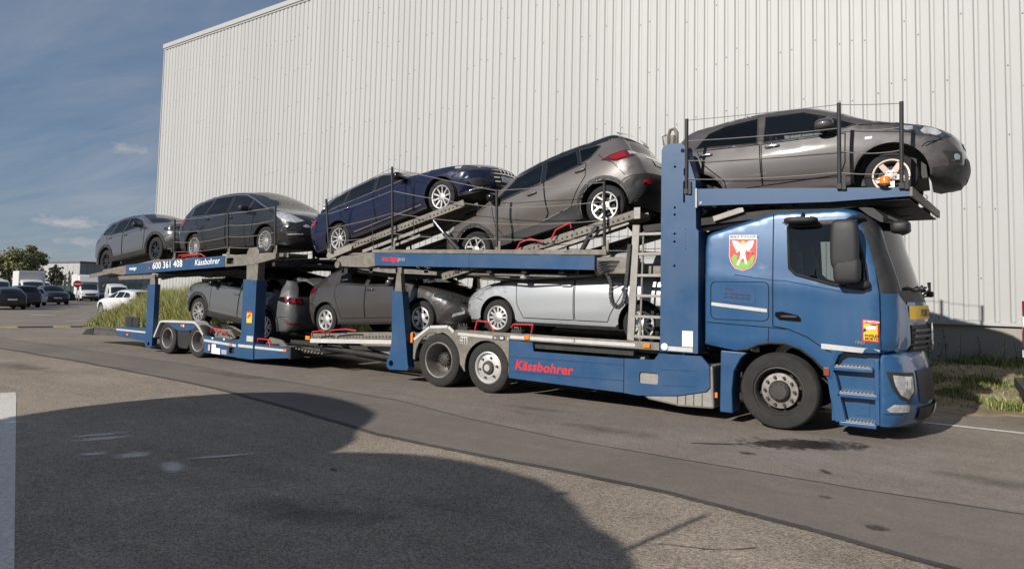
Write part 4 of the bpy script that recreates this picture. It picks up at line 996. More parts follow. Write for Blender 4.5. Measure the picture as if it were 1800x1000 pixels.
bump_both('fog_light', 45, [(1.20,-1.22,.40),(1.25,-1.17,.46),(1.39,-.98,.455),(1.38,-.99,.37),(1.22,-1.2,.37)], LAMP, .012)
bump_both('bumper_grille', 90, [(0,-.80,.84),(0,.80,.84),(0,.76,.46),(0,-.76,.46)], BLACK, .012, False)
bump_both('plate_carrier', 90, [(0,-.80,.40),(0,.80,.40),(0,.78,.24),(0,-.78,.24)], BLACK, .02, False)
bump_both('number_plate', 90, [(0,-.26,.40),(0,.26,.40),(0,.26,.28),(0,-.26,.28)], PLATEM, .035, False)
bump_both('seam', 0, [(1.14,-1.2,.335),(1.4,-1.2,.345),(1.4,-1.2,.352),(1.14,-1.2,.342)], GLOSSB, .004)
# front grille with star and yellow board
cab_both('radiator_grille', 90, [(-.78,1.38),(.78,1.38),(.74,1.05),(-.74,1.05)], BLACK, .02, far=False)
for z in (1.10, 1.17, 1.24, 1.31): cab_both('grille_louvre', 90, [(-.74,z),(.74,z),(.74,z+.03),(-.74,z+.03)], mat('grille_grey', (.08,.085,.09), rough=.4), .05, far=False)
mb = MB(); mb.lathe([(.16,-.012),(.175,0),(.16,.012),(.145,0),(.16,-.012)], 26)
for k in range(3):
    a = R(90+120*k); mb.prism([(.03*math.cos(a+1.57), .03*math.sin(a+1.57)), (.03*math.cos(a-1.57), .03*math.sin(a-1.57)), (.155*math.cos(a), .155*math.sin(a))], -.012, .012)
mb.v = [(1.64-yv, 1.25+x, 1.23+z) for x, yv, z in mb.v]; T.p('front_emblem', mb, CHROME, cabo)
cab_both('front_flap', 90, [(-.86,1.66),(.86,1.66),(.84,1.42),(-.84,1.42)], BLUE2, .012, far=False)
cab_both('yellow_board', 90, [(-.84,1.615),(.84,1.615),(.84,1.455),(-.84,1.455)], YELLOW, .024, far=False)
tx = text_mesh('board_lettering', 'POMOC DROGOWA', .125, BLACKV, cabo, Matrix.Translation((0,0,0)), align='CENTER', bold=.004)
for v in tx.data.vertices:
    h, zz_ = v.co.x*.86, v.co.y+1.49; p, n_ = cpj.hit(90, h, zz_)
    v.co = Vector((p.x+.030-T.off[0], p.y+1.25-T.off[1], p.z))
# bug shield / black bracket on the far front corner and lower grille V
mb = MB(); mb.prism([(1.42,1.66),(1.50,1.60),(1.585,1.34),(1.58,1.12),(1.50,1.0),(1.42,1.2)], 2.06, 2.12); T.p('corner_shield', mb, BLACK, cabo, .01)
# steps between wheel and bumper
mb = MB(); mb.box(.60, 1.13, .16, .5, .18, 1.03); mb.prism([(.56,.80),(.66,.78),(.78,.20),(.66,.19),(.60,.5)], .02, .2); mb.prism([(1.08,.95),(1.133,.98),(1.133,.2),(1.09,.2)], .03, .2)
stp = T.p('step_box', mb, BLUE2, None, .008)
for z, x0, x1 in ((.86,.64,1.07), (.545,.68,1.12), (.205,.70,1.10)):
    mb = MB(); mb.box(x0, x1, .02, .20, z-.05, z); so_ = T.p('step', mb, BLUE2, stp, .01)
    mb = MB(); mb.box(x0+.02, x1-.02, .03, .19, z+.002, z+.012)
    for k in range(9): mb.box(x0+.03+k*(x1-x0-.06)/9, x0+.05+k*(x1-x0-.06)/9, .035, .185, z+.012, z+.022)
    T.p('step_tread', mb, ALU, so_)
mb = MB(); plate(mb, rrect(.84,1.02,.28,.47,.03), [disc(.95,.36,.016)], .15, .158); T.p('step_panel', mb, BLUE2, stp)
mb = MB(); mb.box(.535,.60,-.012,.01,.74,.84); T.p('side_marker', mb, mat('brown_reflector', (.22,.05,.03), rough=.3, coat=.5), cabo, .006)
# mudguard behind the front wheel, tank, skirts
T.pair('rear_mudguard', lambda m: m.prism([(-.735,.15),(-.565,.15),(-.575,.45),(-.55,.7),(-.46,.88),(-.38,.955),(-.725,.965)], .0, .38), BLUE, .015)
T.pair('battery_box', lambda m: m.prism([(-1.95,.30),(-1.95,.70),(-.84,.74),(-.82,.17),(-1.3,.15),(-1.75,.20)], .03, .62), ALU, .03)
for k in range(4):
    mb = MB(); mb.box(-1.33+k*.115, -1.322+k*.115, .022, .04, .19, .36); T.p('tank_rib', mb, DARKST)
mb = MB(); mb.box(-.80,-.765,-.004,.02,.33,.40); T.p('side_marker', mb, ORANGE, None, .004)
def skirt(m): plate(m, [(-4.135,.905),(-3.70,.895),(-3.67,.755),(-2.125,.752),(-2.125,.265),(-4.135,.30)], [], 0, .04)
sk, _ = T.pair('side_skirt', skirt, BLUE, .004)
for z0, z1 in ((.642,.662), (.402,.436)):
    mb = MB(); mb.bar((-4.13,-.001,z0), (-2.125,-.001,z1), .006, .008); T.p('groove', mb, NAVYV, sk)
def skirt2(m): plate(m, [(-2.115,.755),(-1.66,.77),(-1.59,.865),(-.99,.865),(-.945,.82),(-.875,.745),(-.87,.46),(-.92,.40),(-1.32,.305),(-1.9,.248),(-2.115,.262)], [rrect(-1.885,-1.60,.425,.585,.035)], 0, .05)
sk2, _ = T.pair('side_skirt', skirt2, BLUE, .006)
mb = MB(); mb.box(-1.90,-1.58,.055,.3,.40,.60); T.p('tool_recess', mb, STEEL, sk2)
for z0, z1 in ((.64,.66), (.42,.455)):
    mb = MB(); mb.bar((-1.55,-.001,z0), (-1.05,-.001,z1), .006, .006); T.p('groove', mb, NAVYV, sk2)
kt = side_text('skirt_lettering', 'Kässbohrer', -4.02, .455, .20, REDV, sk, T.off, y=-.003, slope=R(-.6), shear=.18, bold=.004, fit=1.06)
# fender plate over the rear axles
def fender(m):
    a1 = [(-5.66+.515*math.cos(t), .46+.515*math.sin(t)) for t in np.linspace(R(-2), R(182), 18)]; a2 = [(-4.59+.455*math.cos(t), .42+.455*math.sin(t)) for t in np.linspace(R(-12), R(192), 18)]
    m.prism([(-6.215,.46),(-6.22,.80),(-5.84,1.055),(-5.42,1.085),(-5.27,.985),(-4.145,.952),(-4.145,.32)]+a2+[(-5.05,.33)]+a1, .004, .035)
fe, _ = T.pair('axle_fender', fender, STEEL, .004)
for a, b in (((-6.20,.80),(-5.85,1.035)), ((-5.83,1.04),(-5.43,1.065)), ((-5.41,1.062),(-5.29,.98)), ((-5.20,.955),(-4.47,.935)), ((-4.17,.925),(-4.15,.925))):
    mb = MB(); mb.bar((a[0],-.004,a[1]), (b[0],-.004,b[1]), .006, .05); T.p('reflective_strip', mb, WHITEP, fe)
mb = MB(); mb.box(-4.44,-4.23,-.012,0,.90,.965); T.p('width_plate', mb, BLACK, fe, .004)
mb = MB(); mb.box(-4.425,-4.245,-.016,-.0125,.912,.953); T.p('width_plate_face', mb, WHITEP, fe); side_text('plate_lettering', '*000', -4.41, .916, .05, BLACKV, fe, T.off, y=-.018, bold=.002)
mb = MB(); mb.box(-5.15,-4.99,-.003,.003,.79,.915); T.p('load_label', mb, WHITEP, fe)
mb = MB()
for k in range(3): mb.box(-5.14+k*.05, -5.11+k*.05, -.006, -.0035, .80, .83); mb.box(-5.14+k*.05, -5.115+k*.05, -.006, -.0035, .865, .89)
mb.box(-5.11,-5.01,-.006,-.0035,.842,.855); T.p('load_label_print', mb, BLACKV, fe)
for x, z in ((-6.235,.83), (-3.80,.965), (-1.77,.962)):
    mb = MB(); mb.box(x-.045 if x > -6 else x-.03, x+.055 if x > -6 else x+.02, -.028, -.005, z-.03 if x > -6 else z-.09, z+.03 if x > -6 else z+.09); T.p('amber_marker', mb, ORANGE, None, .006)
# lower deck side rail with white tape
def rail(m): m.prism([(-5.26,1.02),(-1.585,1.015),(-1.585,.905),(-4.14,.915),(-5.26,.955)], .0, .05)
ra_, _ = T.pair('lower_deck_rail', rail, STEEL, .004)
for x0, x1 in ((-4.12,-2.95), (-2.93,-1.95)):
    mb = MB(); mb.box(x0, x1, -.004, -.001, .935, .985); T.p('reflective_strip', mb, WHITEP, ra_)
for yc in (.52, 1.98): track(T, -6.1, .93, -1.55, .92, yc, .5, .06, STEEL, False)
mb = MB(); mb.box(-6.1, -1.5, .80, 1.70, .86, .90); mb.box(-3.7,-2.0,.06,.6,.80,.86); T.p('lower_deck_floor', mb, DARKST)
mb = MB(); mb.cyl((-3.2,.3,.62), (-2.2,.3,.62), .13, 20); mb.cyl((-2.5,.35,.66),(-1.9,.35,.66), .15, 20); T.p('air_tank', mb, ALU, smooth=40)
for x in (-5.12, -4.02):
    mb = MB(); mb.box(x-.10, x+.10, .02, .14, 1.02, 1.07, 1)
    for k in range(5): mb.tube([(x-.08+k*.04, .05, 1.06), (x-.08+k*.04+.01*(k%3-1), .02, 1.13)], .006, 5, 0); 
    T.p('lever_bank', mb, [ALU, BLACK])
red_handle(T, [(-4.86,.03,1.04),(-4.81,.02,1.19),(-4.57,.02,1.18),(-4.46,.02,1.03)]); red_handle(T, [(-4.12,.02,1.11),(-4.06,.0,1.165),(-3.69,.0,1.175),(-3.73,.02,1.04)])
# --- mast beside the cab
mast_poly = [(-1.57,.90),(-1.57,3.75),(-1.545,3.81),(-1.50,3.83),(-1.28,3.83),(-1.235,3.79),(-1.075,3.28),(-1.065,2.62),(-1.03,2.57),(-1.03,.90)]
mast_holes = [rrect(-1.245,-1.215,3.36,3.47,.014,3), rrect(-1.25,-1.21,2.98,3.29,.018,3)]+[disc(-1.37,z,.018,10) for z in (3.50,2.92,2.82,2.55,2.44,2.10)]
ms, ms2 = T.pair('mast', lambda m: (plate(m, mast_poly, mast_holes, -.01, .01), m.prism([(-1.57,.90),(-1.57,3.75),(-1.50,3.83),(-1.28,3.83),(-1.235,3.79),(-1.075,3.28),(-1.065,2.62),(-1.03,2.57),(-1.03,.90)], .04, .28), m.box(-1.57,-1.55,.01,.04,.9,3.75), m.box(-1.05,-1.03,.01,.04,.9,2.57)), BLUE, .004)
mb = MB(); mb.box(-1.25,-1.10,-.013,-.0102,.985,1.20); T.p('paper_label', mb, WHITEV, ms)
mb = MB(); mb.box(-1.46,-1.10,-.014,-.0102,.915,.975); T.p('reflective_strip', mb, WHITEP, ms)
mb = MB(); mb.lathe([(.052,.0),(.05,-.02),(.04,-.026),(.0005,-.028)], 20, (-1.50,-.012,.965)); T.p('round_lamp', mb, WHITEV, ms, smooth=40)
mb = MB()
for k in range(7): mb.cyl((-1.21,-.009,2.60-k*.045), (-1.21,-.013,2.60-k*.045), .006, 6)
mb.cyl((-1.26,-.009,3.72), (-1.26,-.018,3.72), .028, 12); T.p('rivet', mb, GLOSSB, ms)
mb = MB(); mb.box(-1.575,-1.02,.29,.40,.9,2.6); T.p('mast_guide', mb, DARKST, ms)
mb = MB(); mb.tube([(-1.52,.12,3.84),(-1.52,.12,3.98),(-1.49,.12,4.07),(-1.43,.12,4.08),(-1.39,.12,4.02),(-1.39,.12,3.84)], .025, 8); mb.cyl((-1.45,.12,3.84), (-1.45,.12,3.98), .05, 12); mb.tube([(-1.58,.1,3.85),(-1.60,.1,3.98),(-1.54,.1,4.0)], .012, 6); T.p('hydraulic_valve', mb, STEEL, ms, smooth=45)
# ladder, hoses
mb = MB(); mb.bar((-2.035,.05,1.02), (-1.965,.05,2.70), .05, .11, 0, (1,0,0)); la = T.p('ladder', mb, ALU, None, .004)
for z in (2.565, 2.275, 1.965, 1.67, 1.37, 1.08):
    mb = MB(); mb.box(-1.95 if z > 1.6 else -1.98, -1.57, .03, .09, z-.02, z+.02); T.p('rung', mb, ALU, la, .004)
mb = MB(); mb.bar((-1.90,.06,1.02),(-1.86,.06,2.60), .025, .025); T.p('ladder_brace', mb, STEEL, la)
mb = MB(); mb.box(-2.62,-2.08,.06,.5,1.99,2.24); mb.box(-2.6,-1.6,.3,.6,1.95,2.15); T.p('hydraulic_box', mb, STEEL, None, .01)
mb = MB()
for k in range(6):
    y0 = .05+.01*(k%2); z0 = 2.19-.03*k; mb.tube([(-2.6,.10,z0+.02), (-2.66+.01*k,.02,z0-.05), (-2.58,.015,z0-.02-.012*k), (-2.38,y0,z0-.015), (-2.24-.02*k,y0,z0-.02)], .011, 6)
T.p('hydraulic_hose', mb, BLACK, smooth=60)
mb = MB(); ch = [(-2.42,.02,1.98),(-2.38,.0,1.95),(-2.33,-.01,1.85),(-2.33,-.02,1.66),(-2.30,-.02,1.55),(-2.22,-.02,1.485),(-2.14,-.02,1.55),(-2.11,-.01,1.66),(-2.08,.0,2.0),(-2.05,.01,2.42)]
for i in range(len(ch)-1):
    a, b = Vector(ch[i]), Vector(ch[i+1]); k = max(1, int((b-a).length/.05))
    for j in range(k): p = a.lerp(b, (j+.5)/k); d = (b-a)/k*.46; mb.bar(p-d, p+d, .05, .055, 0, (0,1,0))
T.p('cable_chain', mb, BLACK)
# --- upper rear deck
def midblue(m): plate(m, [(-7.27,2.375),(-2.62,2.262),(-2.62,2.045),(-7.25,2.135)], [], 0, .06)
mbm, _ = T.pair('upper_deck_beam', midblue, BLUE, .004)
mb = MB(); mb.box(-5.005,-4.997,-.002,.001,2.09,2.315); T.p('beam_joint', mb, NAVYV, mbm)
T.pair('upper_deck_rail', lambda m: m.prism([(-7.33,2.44),(-2.42,2.345),(-2.42,2.265),(-7.28,2.378),(-7.33,2.38)], -.012, .10), STEEL, .006)
T.pair('beam_end', lambda m: (m.prism([(-8.35,2.27),(-8.2,2.33),(-7.27,2.37),(-7.25,2.135),(-7.5,2.10),(-8.28,2.13)], .03, .14), m.cyl((-8.28,-.02,2.16),(-8.28,.10,2.16), .07, 14), m.box(-8.2,-7.3,.16,.3,2.36,2.40)), STEEL, .006)
T.pair('under_rail', lambda m: (m.prism([(-7.9,2.13),(-6.9,2.11),(-5.8,2.02),(-5.8,1.96),(-7.0,2.0),(-7.7,2.06)], .10, .30), m.prism([(-6.8,2.06),(-2.6,1.98),(-2.6,1.92),(-6.8,1.99)], .25, .45), m.tube([(-5.2,.2,1.99),(-3.2,.2,1.95)], .025, 8), m.tube([(-4.9,.25,1.93),(-4.3,.25,1.92)], .045, 8)), STEEL)
mb = MB(); mb.box(-8.3,-2.3,.55,1.95,2.06,2.10)
for k in range(9): mb.box(-8.2+k*.7,-8.1+k*.7,.1,2.4,2.0,2.08)
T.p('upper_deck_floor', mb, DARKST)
side_text('beam_lettering', 'metago', -7.07, 2.225, .135, REDV, mbm, T.off, y=-.003, slope=R(-1.2), shear=.2, bold=.004); side_text('beam_lettering', 'pro', -6.66, 2.217, .12, GREYV, mbm, T.off, y=-.003, slope=R(-1.2), shear=.2)
for yc in (.34, 2.16):
    track(T, -8.72, 2.385, -5.25, 3.255, yc, .42, .05); 
    mb = MB(); mb.bar((-7.75,yc-.18,2.42), (-5.95,yc-.18,2.88), .03, .06); mb.bar((-7.4,yc,2.40), (-6.3,yc,2.70), .3, .05); T.p('ramp_strut', mb, ALU)
    track(T, -5.7, 1.955, -1.98, 2.915, yc, .42, .05)
    mb = MB(); mb.box(-2.03,-1.93,yc-.25,yc-.235,2.80,2.97); T.p('ramp_end_plate', mb, ALU, None, .003)
    mb = MB(); mb.bar((-3.6,yc-.16,2.36), (-2.15,yc-.16,2.78), .04, .09); T.p('ramp_strut', mb, ALU)
    for a, m_, b in (((-5.87,2.94),(-5.62,2.70),(-5.27,2.40)), ((-2.63,2.74),(-2.72,2.60),(-2.87,2.34))):
        mb = MB(); mb.cyl((a[0],yc-.28,a[1]), (m_[0],yc-.28,m_[1]), .022, 10); mb.cyl((m_[0],yc-.28,m_[1]), (b[0],yc-.28,b[1]), .04, 12, 1); T.p('hydraulic_ram', mb, [CHROME, BLACK], smooth=40)
mb = MB(); mb.prism([(-8.72,2.33),(-8.62,2.28),(-8.0,2.45),(-7.98,2.53),(-8.05,2.55),(-8.70,2.40)], .08, .12); mb.box(-8.95,-8.45,.1,.5,2.27,2.30); T.p('ramp_hinge', mb, ALU, None, .004)
red_handle(T, [(-4.07,.05,2.36),(-4.0,.04,2.49),(-3.80,.04,2.55),(-3.55,.05,2.49)]); red_handle(T, [(-3.42,.05,2.52),(-3.32,.04,2.68),(-3.07,.04,2.78),(-3.06,.06,2.70)])
PT = [(-8.73,3.5),(-6.91,4.0),(-4.48,3.4),(-2.49,3.39)]; PLo = [(-8.58,2.44),(-6.83,2.44),(-4.44,2.38),(-2.47,2.345)]
for y in (.03, 2.47): posts(T, PT, PLo, y); wires(T, PT, PLo, y)
# --- upper front deck over the cab
def fdeck(m): plate(m, [(-1.05,3.165),(1.50,3.005),(1.50,2.905),(.6,2.885),(-1.05,2.93)], [], 0, .05)
fdk, fdk2 = T.pair('front_deck_beam', fdeck, BLUE, .004)
mb = MB(); mb.box(-1.075,-1.05,-.02,.06,2.90,3.17); mb.cyl((-1.0,-.012,2.965),(-1.0,.01,2.965), .02, 10); T.p('beam_end_plate', mb, ALU, fdk)
mb = MB(); mb.add([(1.50,-.01,2.90),(1.735,2.50,2.90),(1.735,2.50,3.005),(1.50,-.01,3.01),(1.47,-.01,2.90),(1.70,2.50,2.90),(1.70,2.50,3.005),(1.47,-.01,3.01)], [(0,1,2,3),(5,4,7,6),(0,4,5,1),(3,2,6,7),(0,3,7,4),(1,5,6,2)])
for k in range(12):
    t = .1+.07*k; 
    mb.box(1.40+.235*t,1.46+.235*t,2.5*t-.02,2.5*t+.02,3.0,3.02)
T.p('front_deck_edge', mb, STEEL, None, .003)
mb = MB()
for k in range(9): mb.bar((-1.0+k*.29,.06,2.93-k*.003), (-1.0+k*.29+.02,2.44,2.93-k*.003), .05, .05)
for y in (.78, 1.72): mb.bar((-1.05,y,2.92), (1.40,y,2.92), .06, .06)
T.p('deck_crossmember', mb, DARKST)
for yc, xe in ((.45, 1.46), (2.05, 1.62)): track(T, -1.9, 2.685, xe, 2.685+(xe+1.9)*.0795, yc, .62, .03, DARKST, False)
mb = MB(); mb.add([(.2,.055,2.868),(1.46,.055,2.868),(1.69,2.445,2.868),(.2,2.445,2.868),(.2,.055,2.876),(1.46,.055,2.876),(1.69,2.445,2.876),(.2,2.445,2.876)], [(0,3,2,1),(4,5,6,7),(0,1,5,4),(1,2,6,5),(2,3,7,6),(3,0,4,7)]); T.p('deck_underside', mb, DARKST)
mb = MB(); mb.bar((-.85,.10,2.745), (-.45,.10,2.86), .06, .07); mb.bar((-1.1,.3,2.62), (.9,.3,2.86), .05, .05); T.p('deck_strut', mb, ALU)
mb = MB(); mb.box(-1.0,1.0,.35,2.15,2.80,2.84); mb.bar((-1.0,.5,2.55),(.3,.5,2.83), .06,.06); mb.bar((-1.0,2.0,2.55),(.3,2.0,2.83), .06,.06); T.p('deck_underframe', mb, DARKST)
FT = [(-1.20,4.16),(.73,4.11),(1.40,4.03)]; FL = [(-1.20,3.12),(.73,3.05),(1.39,3.01)]
for y in (-.02, 2.52): posts(T, FT, FL, y, None, BLACK); wires(T, FT, FL, y)
mb = MB(); mb.lathe([(.062,0),(.062,.015),(.05,.03)], 20, (0,0,0)); mb.v = [(1.22+x, -.03+z, 3.03+y) for x, y, z in mb.v]
bc = T.p('beacon_base', mb, BLACK, smooth=40)
mb = MB(); mb.lathe([(.055,0),(.055,.06),(.045,.085),(.0005,.092)], 20); mb.v = [(1.22+x, -.03+z, 3.06+y) for x, y, z in mb.v]; T.p('amber_beacon', mb, ORANGE, bc, smooth=40)
# --- rear arm and lower ramp to the trailer
arm, _ = T.pair('rear_arm', lambda m: plate(m, [(-6.86,.34),(-6.84,.26),(-6.78,.22),(-6.34,.24),(-6.31,.30),(-6.33,.36),(-6.52,1.66),(-6.77,1.665),(-6.74,.8),(-6.78,.5)], [disc(-6.74,.335,.055,16)], -.01, .16), BLUE, .006)
T.pair('arm_slide', lambda m: (m.prism([(-6.745,1.6),(-6.70,1.98),(-6.60,1.99),(-6.55,1.6)], .02, .13), m.box(-6.70,-6.60,.04,.12,1.97,2.10)), STEEL, .006)
T.pair('lower_ramp_rail', lambda m: m.prism([(-9.02,.655),(-6.40,.775),(-6.40,.70),(-9.02,.575)], .0, .05), WHITEP, .004)
for yc in (.47, 2.03): track(T, -9.25, .71, -5.9, .895, yc, .5, .05, STEEL)
T.pair('ramp_bracket', lambda m: m.prism([(-7.9,.60),(-6.4,.72),(-6.3,.45),(-6.8,.40)], .3, .36), STEEL)
mb = MB(); mb.box(-9.3,-6.2,.85,1.65,.34,.56); mb.bar((-9.0,.5,.5),(-6.6,.6,.42), .12,.16); mb.bar((-9.0,2.0,.5),(-6.6,1.9,.42), .12,.16); mb.cyl((-8.9,.25,.48),(-7.0,.25,.40), .05, 10); T.p('coupling_frame', mb, DARKST)
mb = MB(); mb.box(-9.16,-9.03,-.01,.02,.63,.71); T.p('amber_marker', mb, ORANGE, None, .006)
red_handle(T, [(-9.0,.03,.70),(-8.96,.0,.80),(-8.62,.0,.84),(-8.6,.04,.74)]); red_handle(T, [(-8.5,.04,.74),(-8.44,.0,.85),(-8.0,.0,.90),(-7.75,.05,.88)])
def cab_text(nm, s_, x, z, size, m, parent, slope=0, off=.012, **k):
    o = text_mesh(nm, s_, size, m, parent, Matrix.Rotation(slope, 4, 'Z'), **k)
    for v in o.data.vertices:
        h, zz_ = v.co.x+x, v.co.y+z; p, n_ = cpj.hit(0, h, zz_); v.co = Vector((h-T.off[0], p.y-off+1.25-T.off[1], zz_))
    return o
# shield of arms, phone panel, stickers on the cab
def cside(nm, poly, m, off, parent=None): return cab_both(nm, 0, poly, m, off, parent, .05, far=False)
SH0 = [(-.615,2.455),(-.265,2.445),(-.265,2.22),(-.285,2.14),(-.34,2.07),(-.44,2.035),(-.54,2.07),(-.595,2.15),(-.615,2.23)]
shd = cside('coat_of_arms', [(x*1.03+.0132, (z-2.25)*1.03+2.25) for x, z in SH0], WHITEV, .006); cside('shield_field', SH0, REDV, .008, shd)
cside('shield_banner', [(-.622,2.46),(-.258,2.45),(-.258,2.50),(-.622,2.51)], WHITEV, .009, shd)
cab_text('banner_lettering', 'BIAŁA PODLASKA', -.61, 2.472, .046, BLACKV, shd, R(-1.5), bold=.001)
def sh_part(nm, pts, m, off): cside(nm, [(-.44+x, 2.25+z) for x, z in pts], m, off, shd)
sh_part('dragon', [(-.15,-.06),(-.12,-.13),(-.08,-.18),(0,-.20),(.08,-.18),(.13,-.12),(.155,-.02),(.11,-.03),(.09,-.08),(.03,-.11),(-.04,-.10),(-.08,-.07),(-.07,-.02),(-.12,-.0)], GREENV, .010)
sh_part('wing', [(-.02,.12),(-.06,.17),(-.14,.19),(-.13,.13),(-.11,.09),(-.08,.06),(-.03,.07)], WHITEV, .010); sh_part('wing', [(.02,.12),(.06,.17),(.14,.18),(.13,.12),(.11,.08),(.08,.05),(.03,.07)], WHITEV, .010)
sh_part('figure', [(-.02,.12),(.02,.12),(.05,.09),(.09,.06),(.085,.04),(.04,.05),(.03,.01),(.045,-.06),(.06,-.13),(.035,-.14),(.01,-.05),(-.03,-.09),(-.055,-.15),(-.08,-.14),(-.05,-.07),(-.03,.0),(-.035,.05),(-.08,.02),(-.09,.035),(-.05,.09)], WHITEV, .012)
sh_part('halo', [(.035*math.cos(t), .145+.035*math.sin(t)) for t in np.linspace(0, 6.0, 12)], SKINV, .011); sh_part('sword', [(-.09,.03),(-.085,.04),(-.115,.14),(-.125,.135)], SKINV, .012)
sh_part('scales', [(.06,.03),(.13,.03),(.13,.036),(.06,.036)], SKINV, .012); sh_part('scale_pan', [(.05,.0),(.08,.0),(.065,.03)], BLACKV, .012); sh_part('scale_pan', [(.11,.0),(.14,.0),(.125,.03)], BLACKV, .012)
ph = cside('phone_panel', [(-.70,1.83),(-.28,1.80),(-.28,1.585),(-.70,1.615)], mat('panel_blue', srgb(30, 70, 112), rough=.4), .007)
cside('logo_print', [(-.67,1.80),(-.62,1.815),(-.55,1.79),(-.56,1.765),(-.67,1.77)], NAVYV, .009, ph)
cab_text('phone_lettering', 'tel. +48 606 828 790', -.685, 1.715, .040, NAVYV, ph, R(-4), bold=.0015); cab_text('phone_lettering', 'tel. +48 603 197 972', -.685, 1.670, .040, NAVYV, ph, R(-4), bold=.0015)
bsp = cside('warning_sticker', [(.965,1.445),(1.13,1.435),(1.13,1.175),(.965,1.185)], REDV, .007); cside('sticker_field', [(.975,1.40),(1.12,1.39),(1.12,1.19),(.975,1.20)], YELLOW, .009, bsp)
cside('sticker_print', [(.975,1.33),(1.06,1.39),(1.12,1.385),(.975,1.29)], BLACKV, .011, bsp); cside('sticker_print', [(1.0,1.355),(1.05,1.375),(1.10,1.37),(1.10,1.335),(1.0,1.32)], WHITEV, .0125, bsp)
cab_text('sticker_lettering', 'ATTENTION', .972, 1.412, .030, WHITEV, bsp, R(-3), bold=.001); cab_text('sticker_lettering', 'ANGLES', .985, 1.243, .040, BLACKV, bsp, R(-3), bold=.0015); cab_text('sticker_lettering', 'MORTS', .988, 1.205, .040, BLACKV, bsp, R(-3), bold=.0015)
cab_text('model_number', '1843', .875, 1.15, .055, CHROME, cabo, R(-2), bold=.002, shear=.2)

# straps over tyres and hoses along the beams
STRAP = mat('strap_webbing', (.03,.03,.032), rough=.8)
def strap(V, hub, r, y, tilt, w_=.05):
    P = []
    for a in [205, 180, 150, 120, 90, 60, 30, 0, -25]:
        rr = r+.008; q = R(a)+tilt; P.append((hub[0]+rr*math.cos(q), y, hub[1]+rr*math.sin(q)))
    e0 = (hub[0]+(r+.16)*math.cos(R(222)+tilt), y, hub[1]+(r+.16)*math.sin(R(222)+tilt)); e1 = (hub[0]+(r+.16)*math.cos(R(-42)+tilt), y, hub[1]+(r+.16)*math.sin(R(-42)+tilt)); P = [e0]+P+[e1]
    mb = MB()
    for a, b in zip(P[:-1], P[1:]): mb.bar(a, b, w_, .006, 0, (0,1,0)) if False else mb.add([(a[0],a[1]-w_/2,a[2]),(a[0],a[1]+w_/2,a[2]),(b[0],b[1]+w_/2,b[2]),(b[0],b[1]-w_/2,b[2])], [(0,1,2,3)])
    so_ = V.p('wheel_strap', mb, STRAP)
    for e in (e0, e1):
        m2 = MB(); m2.tube([(e[0],y-.02,e[2]+.02),(e[0]+.02,y-.025,e[2]-.01),(e[0],y-.02,e[2]-.05)], .009, 6); V.p('strap_hook', m2, ALU, so_)
for h_, r_, tl_ in (((-5.98,3.42), .325, R(14.3)), ((-8.72,2.72), .325, R(14.3)), ((-2.66,3.07), .335, R(14.5)), ((1.25,3.235), .30, R(4.5)), ((-4.72,1.245), .31, 0), ((-9.06,1.03), .318, R(3)), ((-6.42,1.17), .318, R(3))): strap(T, h_, r_, .50, tl_)
for k in range(4):
    mb = MB(); y_ = .18+.03*k; mb.tube([(-7.9,y_,2.03-.012*k),(-6.6,y_,1.95-.02*k),(-5.2,y_+.02,1.96-.01*k),(-4.0,y_,1.90-.02*k),(-2.7,y_,1.96-.01*k)], .012, 6); T.p('hydraulic_hose', mb, BLACK, smooth=60)
    mb = MB(); mb.tube([(-8.6,.3+.04*k,.62),(-8.0,.22+.04*k,.42-.02*k),(-7.2,.24+.04*k,.40-.03*k),(-6.6,.3+.04*k,.52)], .014, 6); T.p('air_hose', mb, BLACK, smooth=60)
for x_, z_, l_ in ((-7.42,3.02,.6), (-6.35,2.98,.35)):
    mb = MB()
    for i_ in range(int(l_/.03)): mb.box(x_+.004*i_-.008, x_+.004*i_+.008, .05-(.006 if i_ % 2 else .002), .05+(.006 if i_ % 2 else .002), z_-.03*i_-.024, z_-.03*i_)
    T.p('lashing_chain', mb, DARKST)
# ------------------------------------------------------------------ the trailer
trailer = empty('car_trailer', (-13.0, 1.2, 0), 'blue two-deck car trailer with a white phone number on its upper beam', 'trailer')
Q = Veh(trailer, 1.2); y0 = -.10
for far in (False, True):
    Y_ = lambda y: 2.4-y if far else y
    for x in (-14.22, -12.91):
        truck_wheel(Q, x, Y_(.02+.0), .384, .22, .245, 'drive', far); truck_wheel(Q, x, Y_(.30), .384, .22, .245, 'pusher', far)
mb = MB()
for y in (.75, 1.65): mb.box(-16.6,-9.6,y-.05,y+.05,.34,.52)
for x in (-14.22, -12.91): mb.cyl((x,.1,.384),(x,2.3,.384), .07, 12)
mb.box(-11.3,-9.5,.2,2.2,.24,.36); mb.box(-15.9,-15.0,.2,2.2,.3,.5); Q.p('chassis', mb, DARKST)
tl, _ = Q.pair('tail_platform', lambda m: m.prism([(-16.70,.555),(-15.18,.575),(-15.18,.245),(-16.70,.31)], y0, y0+.25), BLUE, .008)
mb = MB(); mb.prism([(-16.69,.505),(-15.21,.50),(-15.21,.455),(-16.69,.46)], y0-.006, y0-.002); Q.p('reflective_strip', mb, WHITEP, tl)
mb = MB(); mb.box(-16.12,-16.02,y0-.025,y0-.002,.355,.40); Q.p('amber_marker', mb, ORANGE, tl, .004)
mb = MB(); mb.box(-16.69,-15.2,y0+.26,2.25,.40,.50); Q.p('tail_floor', mb, DARKST)
for a, b in ((-16.50,-16.17), (-16.14,-15.82)):
    mb = MB(); mb.box(a, b, .02, .05, .57, .83); Q.p('rear_flap', mb, BLACK, None, .006)
